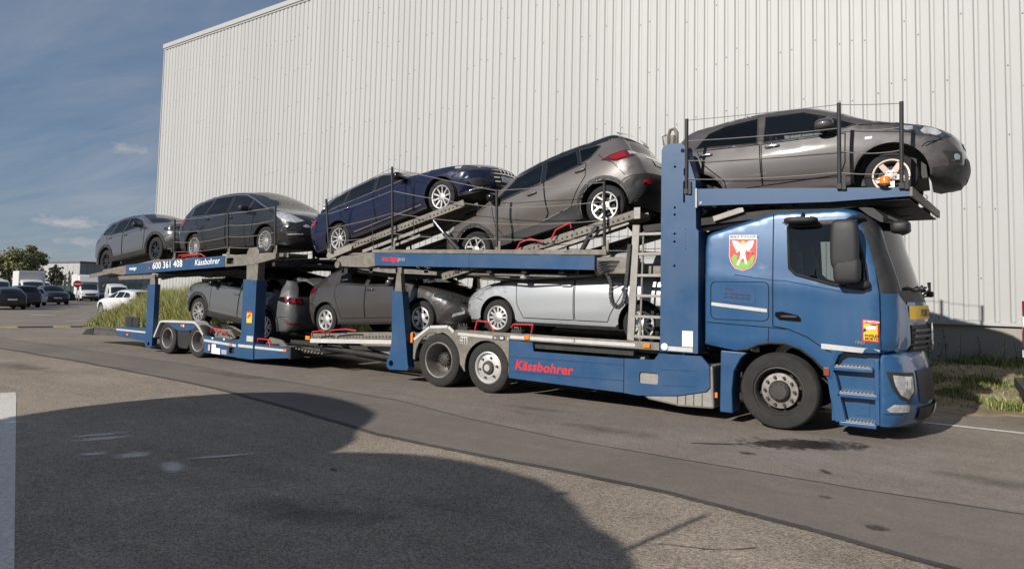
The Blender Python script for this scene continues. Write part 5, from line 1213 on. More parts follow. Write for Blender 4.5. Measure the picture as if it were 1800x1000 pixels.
for ya_ in (-.05, 1.85):
    mb = MB(); mb.prism([(-18.1,.28),(-18.05,.47),(-16.72,.50),(-16.72,.30)], ya_, ya_+.5); mb.box(-18.1,-16.72,ya_-.02,ya_+.0,.44,.52)
    lr = Q.p('loading_ramp', mb, mat('worn_grey_steel', (.085,.078,.07), rough=.7, metal=.2, var=.35, vscale=8), None, .01)
    mb = MB(); mb.prism([(-18.75,.24),(-18.5,.40),(-18.11,.46),(-18.11,.26)], ya_, ya_+.5); Q.p('ramp_tip', mb, BLACK, lr, .01)
Q.pair('rear_post', lambda m: (plate(m, [(-15.20,.20),(-15.16,.12),(-14.98,.10),(-14.86,.16),(-14.85,1.70),(-15.20,1.69)], [disc(-15.02,.20,.05,14)], y0-.012, y0+.12)), BLUE, .006)
Q.pair('post_slide', lambda m: m.prism([(-15.16,1.68),(-15.12,1.95),(-14.95,1.95),(-14.90,1.68)], y0+.01, y0+.10), STEEL, .006)
def fstrip(m):
    P_ = [(-14.80,.38),(-14.66,.60),(-14.55,.765),(-14.45,.79),(-13.10,.82),(-12.98,.80),(-12.78,.66),(-12.66,.54)]
    for a, b in zip(P_[:-1], P_[1:]): m.bar((a[0],y0+.14,a[1]), (b[0],y0+.14,b[1]), .30, .05)
Q.pair('wheel_fender', fstrip, WHITEP, .004)
fp, _ = Q.pair('fender_panel', lambda m: m.prism([(-14.45,.76),(-13.12,.79),(-12.98,.74),(-13.22,.62),(-13.35,.60),(-13.80,.60),(-14.0,.66)], y0+.02, y0+.06), BLUE, .004)
mb = MB(); mb.box(-13.62,-13.52,y0-.0,y0+.018,.70,.745); Q.p('amber_marker', mb, ORANGE, fp); mb = MB(); mb.box(-13.51,-13.47,y0+.0,y0+.018,.69,.75); Q.p('white_marker', mb, WHITEV, fp)
Q.pair('mud_flap', lambda m: m.prism([(-13.84,.60),(-13.30,.60),(-13.33,.24),(-13.40,.17),(-13.72,.18),(-13.80,.26)], y0+.05, y0+.12), BLACK, .01)
sp_, _ = Q.pair('side_panel', lambda m: plate(m, [(-12.62,.54),(-11.335,.47),(-11.335,.125),(-12.60,.145)], [rrect(-11.62,-11.42,.19,.33,.03)], y0, y0+.04), BLUE, .004)
mb = MB(); mb.box(-11.7,-11.36,y0+.06,y0+.3,.15,.40); Q.p('panel_recess', mb, RIMD, sp_)
mb = MB(); mb.prism([(-12.60,.455),(-11.36,.405),(-11.36,.35),(-12.60,.40)], y0-.005, y0-.002); Q.p('reflective_strip', mb, WHITEP, sp_)
mb = MB(); mb.box(-11.62,-11.52,y0-.02,y0-.006,.36,.41); Q.p('amber_marker', mb, ORANGE, sp_)
mb = MB(); mb.box(-12.44,-12.32,y0-.008,y0-.002,.19,.36); Q.p('code_plate', mb, BLACKV, sp_)
mb = MB()
for k in range(6): mb.box(-12.42,-12.34,y0-.011,y0-.009,.205+k*.025,.218+k*.025)
Q.p('code_print', mb, WHITEV, sp_)
mb = MB(); mb.prism([(-12.28,.36),(-12.12,.36),(-12.12,.28),(-11.95,.28),(-11.95,.145),(-12.28,.15)], y0-.008, y0-.002); Q.p('white_label', mb, WHITEV, sp_); mb = MB(); mb.box(-11.9,-11.7,y0-.006,y0-.002,.16,.26); Q.p('grey_label', mb, GREYV, sp_)
for x in (-12.3, -11.85):
    mb = MB(); mb.box(x, x+.06, y0-.006, y0-.002, .475, .51); Q.p('white_marker', mb, WHITEV, sp_)
tm_, _ = Q.pair('trailer_mast', lambda m: plate(m, [(-11.325,.44),(-11.22,.55),(-11.17,.66),(-11.175,1.85),(-10.70,1.83),(-10.71,.12),(-11.33,.12)], [disc(-10.78,1.76,.018,10)], y0-.02, y0+.24), BLUE, .008)
Q.pair('mast_slide', lambda m: m.prism([(-11.13,1.80),(-11.15,2.46),(-11.06,2.55),(-10.80,2.55),(-10.72,2.47),(-10.74,1.80)], y0+.02, y0+.2), STEEL, .01)
mb = MB(); mb.box(-10.985,-10.80,y0-.026,y0-.022,.90,1.15); ws_ = Q.p('warning_sticker', mb, YELLOW, tm_)
mb = MB(); mb.box(-10.985,-10.80,y0-.029,y0-.027,1.115,1.15); mb.prism([(-10.97,1.02),(-10.88,1.10),(-10.82,1.09),(-10.93,1.0)], y0-.029, y0-.027); Q.p('sticker_print', mb, REDV, ws_)
mb = MB(); mb.box(-10.95,-10.72,y0-.03,y0-.022,.50,.62); mb.box(-11.25,-10.72,y0-.028,y0-.022,.36,.42); Q.p('reflective_strip', mb, WHITEP, tm_)
lp_, _ = Q.pair('front_sill', lambda m: m.prism([(-10.70,.46),(-9.56,.45),(-9.52,.42),(-9.52,.235),(-9.9,.20),(-10.70,.13)], y0, y0+.10), BLUE, .006)
mb = MB(); mb.prism([(-10.68,.41),(-9.72,.405),(-9.72,.36),(-10.68,.355)], y0-.005, y0-.002); Q.p('reflective_strip', mb, WHITEP, lp_); mb = MB(); mb.box(-9.71,-9.60,y0-.02,y0-.002,.36,.41); Q.p('amber_marker', mb, ORANGE, lp_)
mb = MB(); mb.box(-9.55,-9.48,y0-.004,y0+.3,.22,.46); Q.p('sill_end', mb, DARKST, lp_)
# lower deck
for yc in (.47, 1.95):
    track(Q, -14.7, .66, -12.9, .72, yc, .55, .05, DARKST, False); track(Q, -12.9, .72, -12.2, .52, yc, .55, .05, STEEL, False); track(Q, -12.2, .46, -8.9, .42, yc, .6, .04, mat('tread_plate', (.09,.085,.08), rough=.6, metal=.3, var=.4, vscale=10, dirt=.4), False)
    mb = MB(); mb.prism([(-12.65,.50),(-12.4,.70),(-11.95,.70),(-11.75,.52),(-11.9,.47)], yc-.34, yc-.30); Q.p('wheel_chock', mb, STEEL); mb = MB(); mb.prism([(-10.65,.42),(-10.5,.60),(-10.1,.56),(-9.9,.44)], yc-.34, yc-.30); Q.p('wheel_chock', mb, STEEL)
mb = MB()
for k in range(9): mb.bar((-9.45+k*.10,y0+.1,.43-.006*k), (-9.35+k*.10,2.3,.43-.006*k), .045, .03)
Q.p('tread_grating', mb, STEEL)
red_handle(Q, [(-12.5,y0+.1,.60),(-12.42,y0+.05,.72),(-12.1,y0+.05,.71),(-12.0,y0+.08,.60)]); red_handle(Q, [(-12.3,y0+.1,.64),(-12.22,y0+.06,.66),(-11.95,y0+.06,.65),(-11.85,y0+.1,.58)]); red_handle(Q, [(-10.66,y0+.05,.48),(-10.6,y0,.575),(-10.22,y0,.575),(-10.15,y0+.05,.47)]); red_handle(Q, [(-10.35,y0+.05,.47),(-10.25,y0+.01,.54),(-10.18,y0+.01,.46)])
# upper deck
ub, _ = Q.pair('upper_beam', lambda m: plate(m, [(-16.40,2.20),(-11.96,2.385),(-11.945,2.13),(-16.34,1.945)], [], y0, y0+.06), BLUE, .004)
mb = MB(); mb.box(-13.405,-13.395,y0-.002,y0+.001,2.08,2.32); Q.p('beam_joint', mb, NAVYV, ub)
Q.pair('beam_tail', lambda m: (m.prism([(-17.75,2.04),(-17.6,2.075),(-16.40,2.19),(-16.36,1.96),(-16.6,1.93),(-17.2,1.98)], y0+.02, y0+.12), m.prism([(-16.9,1.90),(-15.2,1.94),(-14.85,1.98),(-14.9,1.90),(-15.1,1.84),(-16.85,1.80)], y0+.06, y0+.16)), STEEL, .005)
Q.pair('beam_front', lambda m: (plate(m, [(-11.955,2.385),(-10.12,2.43),(-10.12,2.30),(-10.9,2.17),(-11.945,2.13)], [rrect(-11.88,-11.62,2.19,2.33,.03)], y0+.01, y0+.10)), STEEL, .005)
mb = MB(); mb.box(-11.92,-11.6,y0+.11,y0+.2,2.15,2.36); Q.p('beam_cavity', mb, RIMD)
for yc in (.40, 2.0): track(Q, -18.95, 1.93, -15.2, 2.345, yc, .5, .03, STEEL, False); track(Q, -15.2, 2.32, -10.0, 2.42, yc, .5, .03, STEEL, False)
mb = MB(); mb.box(-16.2,-10.1,.6,1.8,2.16,2.2)
for k in range(8): mb.box(-16.3+k*.85,-16.2+k*.85,0,2.4,2.0+.02*k,2.1+.02*k)
mb.prism([(-15.0,1.98),(-12.0,2.10),(-12.2,1.96),(-14.4,1.9)], .3, .4); mb.prism([(-13.0,1.98),(-11.9,2.10),(-11.5,1.90),(-12.6,1.86)], .5, .9); Q.p('upper_floor', mb, DARKST)
side_text('beam_lettering', '600 361 408', -15.04, 2.085, .235, WHITEV, ub, Q.off, y=y0-.004, slope=R(2.38), bold=.004, fit=1.36)
side_text('beam_lettering', 'Kässbohrer', -13.15, 2.165, .20, WHITEV, ub, Q.off, y=y0-.004, slope=R(2.38), shear=.2, bold=.002, fit=1.02); side_text('beam_lettering', 'metago', -16.2, 2.06, .12, WHITEV, ub, Q.off, y=y0-.004, slope=R(2.38), shear=.2, bold=.003)
mb = MB(); mb.tube([(-15.17,y0-.004,2.17),(-15.19,y0-.004,2.13),(-15.16,y0-.004,2.09)], .012, 6); Q.p('phone_symbol', mb, REDV, ub)
red_handle(Q, [(-14.05,y0+.1,2.36),(-13.95,y0+.06,2.42),(-13.3,y0+.06,2.45),(-13.2,y0+.1,2.38)]); red_handle(Q, [(-13.9,y0+.1,2.34),(-13.8,y0+.05,2.38),(-13.0,y0+.05,2.44),(-12.9,y0+.1,2.38)])
PT = [(-14.19,3.32),(-11.97,3.37),(-10.24,3.43)]; PLo = [(-14.13,2.33),(-11.88,2.41),(-10.18,2.43)]
for y in (y0+.04, 2.36): posts(Q, PT, PLo, y); wires(Q, PT, PLo, y, sag=.05)
for h_, r_, tl_ in (((-13.98,2.665), .335, R(1.4)), ((-11.13,2.735), .335, R(1.4)), ((-15.78,2.63), .345, R(6.4)), ((-11.03,.79), .345, R(-5.6)), ((-13.69,1.05), .345, R(-5.6))): strap(Q, h_, r_, .47, tl_)
for k in range(3):
    mb = MB(); y_ = .12+.04*k; mb.tube([(-15.4,y_,1.93-.02*k),(-14.0,y_,1.96-.03*k),(-12.6,y_,2.03-.02*k),(-11.3,y_,2.05-.03*k)], .012, 6); Q.p('hydraulic_hose', mb, BLACK, smooth=60)
# ------------------------------------------------------------------ the cars on the transporter
P_YARIS = paint('paint_warm_grey', (.056, .0485, .0465), .22, .46)
P_CAPT = paint('paint_taupe_grey', (.105, .093, .086), .38, .38)
P_AUDI = paint('paint_navy', (.0025, .0045, .030), .3, .26, .03)
P_SMAX = paint('paint_anthracite', (.0125, .012, .013), .3, .28, .06)
P_SUV = paint('paint_mid_grey', (.105, .108, .118), .5, .34)
P_3008 = paint('paint_steel_grey', (.125, .127, .133), .5, .34)
P_CIVIC = paint('paint_brown_grey', (.058, .051, .047), .45, .32)
P_SILV = paint('paint_silver', (.40, .415, .43), .45, .34, .05)
def handle_set(pts, polys): return [dict(poly=p, handle=h) for p, h in zip(polys, pts)]
def circ(cx, cz, r, n=18, sx=1): return [(cx+sx*r*math.cos(2*math.pi*k/n), cz+r*math.sin(2*math.pi*k/n)) for k in range(n)]
def archring(cx, cz, r0, r1, zb): # plastic edge of a wheel arch
    a = math.asin(max(-.9, min(.9, (zb-cz)/r1))); A = np.linspace(a, math.pi-a, 15); a2 = math.asin(max(-.95, min(.95, (zb-cz)/r0))); A2 = np.linspace(math.pi-a2, a2, 15)
    return [(cx+r1*math.cos(t), cz+r1*math.sin(t)) for t in A]+[(cx+r0*math.cos(t), cz+r0*math.sin(t)) for t in A2]

S_YARIS = dict(wb=2.46, r=.30, W=.845, H=1.5, belt=1.02, paint=P_YARIS, mirrs=(.12,.12,.075), sill=.25, ra=.415, rim=('five', 5), rimm=RIMBR, rimr=.205, tw=.19, ctrl=(7, 9, 13, 15),
    out=[(2.96,.20,'U'),(3.14,.215,'n'),(3.205,.33,'n'),(3.21,.53,(.22,.30,.07)),(3.15,.715,(.22,.30,.07)),(2.98,.845,(.17,.22,.07)),(2.66,.96,'H'),(2.30,1.075,'H'),(1.9,1.275,'W'),(1.5,1.435,'W'),(1.15,1.485,'R'),(.7,1.49,'R'),(.2,1.455,'R'),(-.14,1.40,'R'),(-.32,1.22,'T'),(-.42,1.02,'T'),(-.47,.82,'T'),(-.50,.58,'B'),(-.49,.4,'B'),(-.40,.25,'U')],
    wins=[[(2.13,1.035),(1.84,1.20),(1.83,.965)],[(1.77,.965),(1.78,1.235),(1.5,1.36),(1.0,1.405),(.985,1.0)],[(.90,1.005),(.90,1.405),(.45,1.385),(.2,1.31),(.02,1.10)]],
    wglass=[GLASS, GLASS, GLASSD], doors=handle_set([(1.1,.925),(.18,.965)], [[(2.0,.93),(.955,.975),(.94,.40),(1.9,.40),(1.97,.55)],[(.93,.98),(.05,1.05),(.12,.85),(.42,.55),(.45,.40),(.925,.40)]]), handlem=CHROME,
    mirror=(1.80,1.06), mirrorm=P_YARIS, ridges=[('line', -.2,.80, 2.3,.70, .012,.10), ('line', .4,.36, 2.1,.36, -.015,.05)],
    lights=[('headlight', 40, [(2.54,-.80,.895),(2.60,-.79,.945),(2.75,-.75,.915),(3.0,-.60,.785),(3.07,-.52,.71),(2.96,-.62,.675),(2.75,-.76,.755)], LAMPD), ('headlight_bowl', 40, [(2.78,-.74,.80),(2.84,-.71,.855),(2.93,-.65,.81),(2.96,-.63,.745),(2.90,-.67,.715),(2.81,-.73,.755)], LAMP, .012), ('headlight_bowl', 40, [(2.62,-.79,.87),(2.66,-.78,.91),(2.74,-.75,.88),(2.72,-.76,.83),(2.65,-.78,.84)], LAMP, .012), ('fog_recess', 45, [(2.92,-.68,.52),(3.14,-.50,.50),(3.12,-.52,.36),(2.98,-.64,.36)], BLACK, .004), ('fog_light', 45, [(3.02,-.6,.40),(3.07,-.56,.40),(3.08,-.55,.44),(3.06,-.56,.47),(3.03,-.6,.47),(3.01,-.61,.44)], LAMP, .012), ('bumper_lip', 45, [(2.88,-.76,.215),(2.88,-.76,.33),(3.08,-.60,.345),(3.2,-.34,.345),(3.2,-.34,.215)], BLACK, .008), ('side_repeater', 0, [(2.22,.80),(2.30,.80),(2.30,.83),(2.22,.83)], LAMP), ('tail_light', -45, [(-.20,-.80,.80),(-.14,-.78,1.10),(-.27,-.74,1.12),(-.36,-.70,.80)], TAILR)],
    seams=[[(2.16,1.015),(2.4,.985),(2.62,.945)], [(2.86,.60),(3.0,.66),(3.06,.70)]], fronts=[('grille', 90, [(-.46,.44),(.46,.44),(.56,.22),(-.56,.22)], BLACK), ('upper_grille', 90, [(-.36,.68),(.36,.68),(.30,.59),(-.30,.59)], BLACK), ('emblem', 90, circ(0,.72,.05), CHROME, .014), ('number_plate', -90, [(-.26,.62),(.26,.62),(.26,.74),(-.26,.74)], PLATEM)])
S_CAPT = dict(wb=2.606, r=.335, W=.885, H=1.55, belt=1.06, paint=P_CAPT, roofm=GLOSSB, sill=.25, ra=.405, rim=('ycross', 5), rimr=.225, tw=.205, ctrl=(6, 8, 12, 14),
    out=[(3.2,.25,'U'),(3.36,.30,'N'),(3.42,.5,'N'),(3.38,.74,'N'),(3.2,.92,'n'),(2.8,1.02,'H'),(2.35,1.075,'H'),(2.0,1.25,'W'),(1.5,1.46,'W'),(1.1,1.525,'R'),(.6,1.545,'R'),(.1,1.525,'R'),(-.36,1.46,'R'),(-.50,1.27,'T'),(-.58,1.06,'T'),(-.67,.92,'T'),(-.72,.72,'B'),(-.74,.55,'B'),(-.66,.38,'B'),(-.52,.27,'U')],
    wins=[[(2.04,1.02),(1.55,1.345),(1.02,1.43),(1.04,1.075)],[(.95,1.08),(.93,1.44),(.36,1.43),(.31,1.14)],[(.25,1.15),(.30,1.425),(-.02,1.375),(-.10,1.34),(.12,1.17)]],
    wglass=[GLASS, GLASSD, GLASSD], pillars=[[(1.03,1.06),(1.025,1.46),(.925,1.46),(.955,1.06)],[(.31,1.13),(.36,1.44),(.295,1.44),(.25,1.13)]],
    doors=handle_set([(1.22,.93),(.28,1.02)], [[(2.08,1.0),(.985,1.05),(1.0,.52),(1.12,.40),(1.95,.40),(2.05,.6)],[(.97,1.055),(.17,1.13),(.2,.9),(.42,.68),(.62,.42),(1.08,.40),(.985,.52)]]),
    handlem=P_CAPT, mirror=(1.98,1.09), mirrorm=GLOSSB, ridges=[('line', -.4,.80, 2.6,.72, .02,.14), ('line', .5,.42, 2.1,.42, -.035,.10)],
    clad=[[(.42,.25),(2.18,.25),(2.14,.40),(1.3,.40),(.75,.47),(.45,.50)], archring(0,.335,.405,.475,.26), archring(2.606,.335,.405,.475,.26)],
    chrome_strip=[[(.62,.455),(.98,.425),(1.12,.415),(1.12,.435),(.98,.455),(.62,.495)]],
    lights=[('tail_light', -45, [(-.14,-.86,1.07),(-.30,-.84,1.105),(-.50,-.74,1.115),(-.60,-.58,1.08),(-.60,-.56,1.0),(-.5,-.74,.96),(-.35,-.82,.96)], TAILD), ('tail_light_core', -45, [(-.26,-.85,1.06),(-.34,-.83,1.08),(-.48,-.75,1.09),(-.48,-.75,.99),(-.36,-.82,.985)], TAILR, .012), ('tail_light_lens', -45, [(-.51,-.72,1.085),(-.59,-.58,1.065),(-.59,-.57,1.015),(-.52,-.71,1.01)], LAMP, .012), ('rear_bumper', -45, [(-.42,-.87,.30),(-.43,-.87,.58),(-.55,-.80,.655),(-.70,-.56,.66),(-.70,-.56,.30)], BLACK, .012), ('bumper_reflector', -45, [(-.58,-.68,.48),(-.68,-.50,.49),(-.68,-.5,.56),(-.60,-.66,.56)], TAILR, .02), ('headlight', 45, [(2.95,-.80,.84),(3.0,-.78,.92),(3.25,-.6,.86),(3.34,-.5,.76),(3.1,-.72,.76)], LAMP)],
    seams=[[(2.12,1.03),(2.5,.98),(2.9,.90)],[(-.05,1.2),(-.14,1.08),(-.30,.95),(-.45,.70)]],
    fronts=[('rear_bumper', -90, [(-.60,.30),(.60,.30),(.60,.66),(-.60,.66)], BLACK, .012), ('number_plate', -90, [(-.26,.84),(.26,.84),(.26,.95),(-.26,.95)], PLATEM, .012), ('tailgate_strip', -90, [(-.42,.965),(.42,.965),(.42,.995),(-.42,.995)], CHROME, .014), ('emblem', -90, [(0,1.04),(.05,1.10),(0,1.17),(-.05,1.10)], CHROME, .02), ('roof_spoiler', -90, [(-.58,1.40),(.58,1.40),(.55,1.47),(-.55,1.47)], GLOSSB, .05)])
S_AUDI = dict(wb=2.82, r=.325, W=.915, H=1.42, belt=.97, paint=P_AUDI, sill=.22, rim=('multi', 10), rimr=.218, tw=.225, ctrl=(7, 9, 13, 15),
    out=[(3.48,.20,'U'),(3.64,.24,'N'),(3.70,.42,'N'),(3.67,.62,'N'),(3.50,.745,'n'),(3.1,.855,'H'),(2.6,.935,'H'),(2.2,.985,'H'),(1.75,1.2,'W'),(1.3,1.355,'W'),(.9,1.40,'R'),(.4,1.40,'R'),(-.1,1.365,'R'),(-.5,1.305,'R'),(-.70,1.12,'T'),(-.86,.96,'T'),(-.94,.78,'T'),(-.98,.52,'B'),(-.94,.36,'B'),(-.8,.24,'U')],
    wins=[[(2.08,.955),(1.66,1.175),(1.32,1.285),(1.2,1.305),(1.21,.97)],[(1.12,.975),(1.11,1.315),(.37,1.305),(.29,.99)],[(.22,.992),(.30,1.30),(-.12,1.26),(-.42,1.13),(-.48,1.02)]],
    wglass=[GLASS, GLASSD, GLASSD], dlo=[(2.14,.945),(1.67,1.195),(1.32,1.305),(.8,1.33),(.3,1.318),(-.13,1.278),(-.46,1.14),(-.55,1.01)], pillars=[[(1.205,.965),(1.20,1.32),(1.105,1.325),(1.125,.965)],[(.29,.985),(.36,1.31),(.295,1.31),(.22,.985)]],
    doors=handle_set([(1.30,.83),(.38,.86)], [[(2.15,.92),(1.18,.955),(1.17,.30),(2.14,.30),(2.22,.5)],[(1.155,.955),(.12,.975),(.2,.78),(.42,.5),(.44,.30),(1.145,.30)]]),
    mirror=(2.0,1.0), mirrorm=GLOSSB, ridges=[('line', -.8,.86, 3.2,.72, .018,.05), ('line', .2,.36, 2.5,.36, .012,.05)], chrome_strip=[[(.5,.315),(2.35,.315),(2.35,.33),(.5,.33)]],
    lights=[('headlight', 45, [(3.18,-.82,.735),(3.2,-.81,.78),(3.4,-.72,.75),(3.60,-.50,.67),(3.63,-.44,.60),(3.45,-.70,.62),(3.28,-.80,.665)], LAMPD), ('daytime_light', 45, [(3.2,-.81,.735),(3.21,-.81,.77),(3.34,-.75,.755),(3.3,-.78,.70)], LAMP, .012), ('air_intake', 45, [(3.36,-.76,.46),(3.62,-.50,.45),(3.66,-.42,.33),(3.45,-.70,.31)], BLACK), ('intake_blade', 45, [(3.3,-.78,.255),(3.6,-.5,.27),(3.66,-.42,.30),(3.5,-.66,.295)], CHROME, .014), ('tail_light', -45, [(-.62,-.84,.80),(-.60,-.84,.92),(-.88,-.6,.92),(-.88,-.6,.80)], TAILR)],
    seams=[[(2.2,.95),(2.7,.90),(3.2,.80)],[(-.5,1.0),(-.6,.9),(-.62,.62)]],
    fronts=[('grille', 90, [(-.40,.66),(.40,.66),(.52,.52),(.34,.27),(-.34,.27),(-.52,.52)], BLACK), ('number_plate', 90, [(-.26,.38),(.26,.38),(.26,.49),(-.26,.49)], PLATEM, .03)])
for k in range(5): S_AUDI['fronts'].append(('grille_slat', 90, [(-.44+.02*abs(k-3),.31+.075*k),(.44-.02*abs(k-3),.31+.075*k),(.44-.02*abs(k-3),.325+.075*k),(-.44+.02*abs(k-3),.325+.075*k)], CHROME, .014))
for k in range(4):
    a = circ(-.165+.11*k, .60, .072, 20); b = circ(-.165+.11*k, .60, .056, 20)
    S_AUDI['fronts'].append(('emblem_ring', 90, a+[a[0], b[0]]+b[::-1], CHROME, .022+.002*(k % 2)))
S_SMAX = dict(wb=2.85, r=.335, W=.94, H=1.63, belt=1.07, paint=P_SMAX, sill=.24, rim=('multi', 16), rimr=.225, tw=.23, ctrl=(6, 8, 13, 15),
    out=[(3.5,.22,'U'),(3.70,.27,'N'),(3.79,.46,'N'),(3.77,.66,'N'),(3.60,.845,'n'),(3.28,.985,'H'),(2.95,1.08,'H'),(2.5,1.31,'W'),(1.95,1.535,'W'),(1.5,1.61,'R'),(1.0,1.63,'R'),(.4,1.605,'R'),(-.1,1.53,'R'),(-.46,1.43,'R'),(-.64,1.22,'T'),(-.78,1.03,'T'),(-.86,.82,'T'),(-.91,.57,'B'),(-.88,.36,'B'),(-.7,.25,'U')],
    wins=[[(2.80,1.085),(2.26,1.335),(2.20,1.075)],[(2.12,1.075),(2.16,1.375),(1.86,1.48),(1.43,1.525),(1.41,1.085)],[(1.32,1.085),(1.33,1.53),(.62,1.525),(.44,1.10)],[(.36,1.10),(.53,1.515),(.06,1.445),(-.24,1.34),(-.22,1.115)]],
    wglass=[GLASS, GLASS, GLASSD, GLASSD], dlo=[(2.88,1.068),(2.25,1.36),(1.86,1.505),(1.4,1.55),(.6,1.548),(.05,1.47),(-.28,1.355),(-.27,1.095),(1.3,1.06)], pillars=[[(1.415,1.07),(1.43,1.54),(1.325,1.545),(1.315,1.07)],[(.44,1.085),(.62,1.54),(.53,1.53),(.36,1.085)]],
    doors=handle_set([(1.52,.955),(.55,.985)], [[(2.45,1.02),(1.38,1.04),(1.37,.33),(2.30,.33),(2.4,.6)],[(1.355,1.04),(.05,1.06),(.16,.85),(.44,.55),(.46,.33),(1.345,.33)]]),
    mirror=(2.18,1.13), ridges=[('line', -.8,.92, 2.6,.86, .015,.06), ('arch', 0,.335,.47,.022,.06), ('arch', 2.85,.335,.47,.022,.06)],
    lights=[('headlight', 45, [(3.2,-.85,.88),(3.17,-.85,.985),(3.3,-.82,.985),(3.55,-.68,.89),(3.72,-.50,.77),(3.6,-.62,.71),(3.36,-.80,.75)], LAMP), ('fog_recess', 45, [(3.42,-.76,.36),(3.65,-.55,.37),(3.76,-.42,.52),(3.42,-.76,.52)], BLACK), ('fog_light', 45, [(3.45,-.74,.43),(3.7,-.5,.45),(3.7,-.5,.475),(3.45,-.74,.465)], LAMP, .012), ('side_light', 50, [(3.66,-.50,.64),(3.70,-.45,.61),(3.75,-.38,.62),(3.75,-.38,.66),(3.70,-.45,.685)], LAMP, .01), ('tail_light', -40, [(-.50,-.86,.90),(-.46,-.86,1.02),(-.58,-.80,1.05),(-.68,-.73,.93)], TAILR)],
    seams=[[(2.9,1.03),(3.1,.98),(3.2,.93)],[(-.35,1.1),(-.5,.98),(-.56,.70)]],
    fronts=[('lower_grille', 90, [(-.52,.58),(.52,.58),(.62,.50),(.42,.29),(-.42,.29),(-.62,.50)], BLACK), ('upper_grille', 90, [(-.40,.80),(.40,.80),(.36,.72),(-.36,.72)], BLACK), ('grille_bar', 90, [(-.38,.775),(.38,.775),(.38,.75),(-.38,.75)], CHROME, .016), ('number_plate', 90, [(-.26,.60),(.26,.60),(.26,.705),(-.26,.705)], BLACK, .012)])
OUT_SUV = [(3.30,.27,'U'),(3.44,.32,'N'),(3.51,.52,'N'),(3.48,.78,'N'),(3.36,.94,'n'),(3.05,1.03,'H'),(2.6,1.085,'H'),(2.3,1.11,'H'),(1.9,1.31,'W'),(1.4,1.505,'W'),(1.0,1.57,'R'),(.5,1.585,'R'),(0,1.56,'R'),(-.42,1.50,'R'),(-.60,1.30,'T'),(-.74,1.10,'T'),(-.81,.88,'T'),(-.86,.62,'B'),(-.82,.45,'B'),(-.68,.32,'U')]
WIN_SUV = [[(2.10,1.085),(1.76,1.30),(1.4,1.42),(1.06,1.465),(1.05,1.085)],[(.96,1.09),(.97,1.475),(.42,1.46),(.30,1.105)],[(.20,1.12),(.34,1.45),(-.04,1.41),(-.33,1.29),(-.30,1.16)]]
DOOR_SUV = handle_set([(1.15,.96),(.25,1.0)], [[(2.18,1.04),(1.02,1.06),(1.01,.42),(2.06,.42),(2.15,.6)],[(.995,1.06),(.0,1.085),(.12,.9),(.44,.62),(.46,.42),(.985,.42)]])
S_SUV = dict(wb=2.675, r=.345, W=.925, H=1.58, belt=1.07, paint=P_SUV, roofm=GLOSSB, sill=.30, ra=.42, rim=('double', 5), rimm=mat('alloy_dark_grey', (.10,.10,.105), rough=.25, metal=.8), rimr=.232, tw=.225, ctrl=(7, 9, 13, 15), out=OUT_SUV, wins=WIN_SUV, wglass=[GLASSC, GLASSC, GLASSD], doors=DOOR_SUV, mirror=(1.98,1.12), mirrorm=GLOSSB,
    pillars=[[(1.055,1.07),(1.06,1.485),(.96,1.49),(.955,1.07)],[(.30,1.09),(.42,1.475),(.34,1.47),(.20,1.09)]], ridges=[('line', -.6,.98, 2.6,.95, .015,.06), ('line', .4,.5, 2.2,.5, .016,.08)],
    clad=[[(.42,.30),(2.25,.30),(2.24,.43),(.43,.43)], archring(0,.345,.42,.50,.32), archring(2.675,.345,.42,.50,.32)], chrome_strip=[[(.3,1.0),(2.3,.99),(2.3,1.004),(.3,1.014)]],
    lights=[('headlight', 45, [(3.05,-.83,.80),(3.05,-.83,.885),(3.25,-.76,.90),(3.45,-.55,.88),(3.45,-.55,.78),(3.25,-.76,.77)], LAMPD), ('bumper_cladding', 45, [(3.1,-.82,.34),(3.12,-.82,.5),(3.35,-.68,.56),(3.52,-.42,.5),(3.52,-.42,.34)], BLACK), ('tail_light', -45, [(-.42,-.85,.97),(-.42,-.85,1.06),(-.76,-.6,1.06),(-.76,-.6,.97)], TAILD)],
    fronts=[('visor_grille', 90, [(-.70,.88),(.70,.88),(.66,.76),(-.66,.76)], GLOSSB), ('lower_grille', 90, [(-.72,.66),(.72,.66),(.55,.50),(-.55,.50)], BLACK), ('skid_plate', 90, [(-.46,.54),(.46,.54),(.60,.37),(-.60,.37)], mat('white_skid', (.6,.6,.6), rough=.4), .016)])
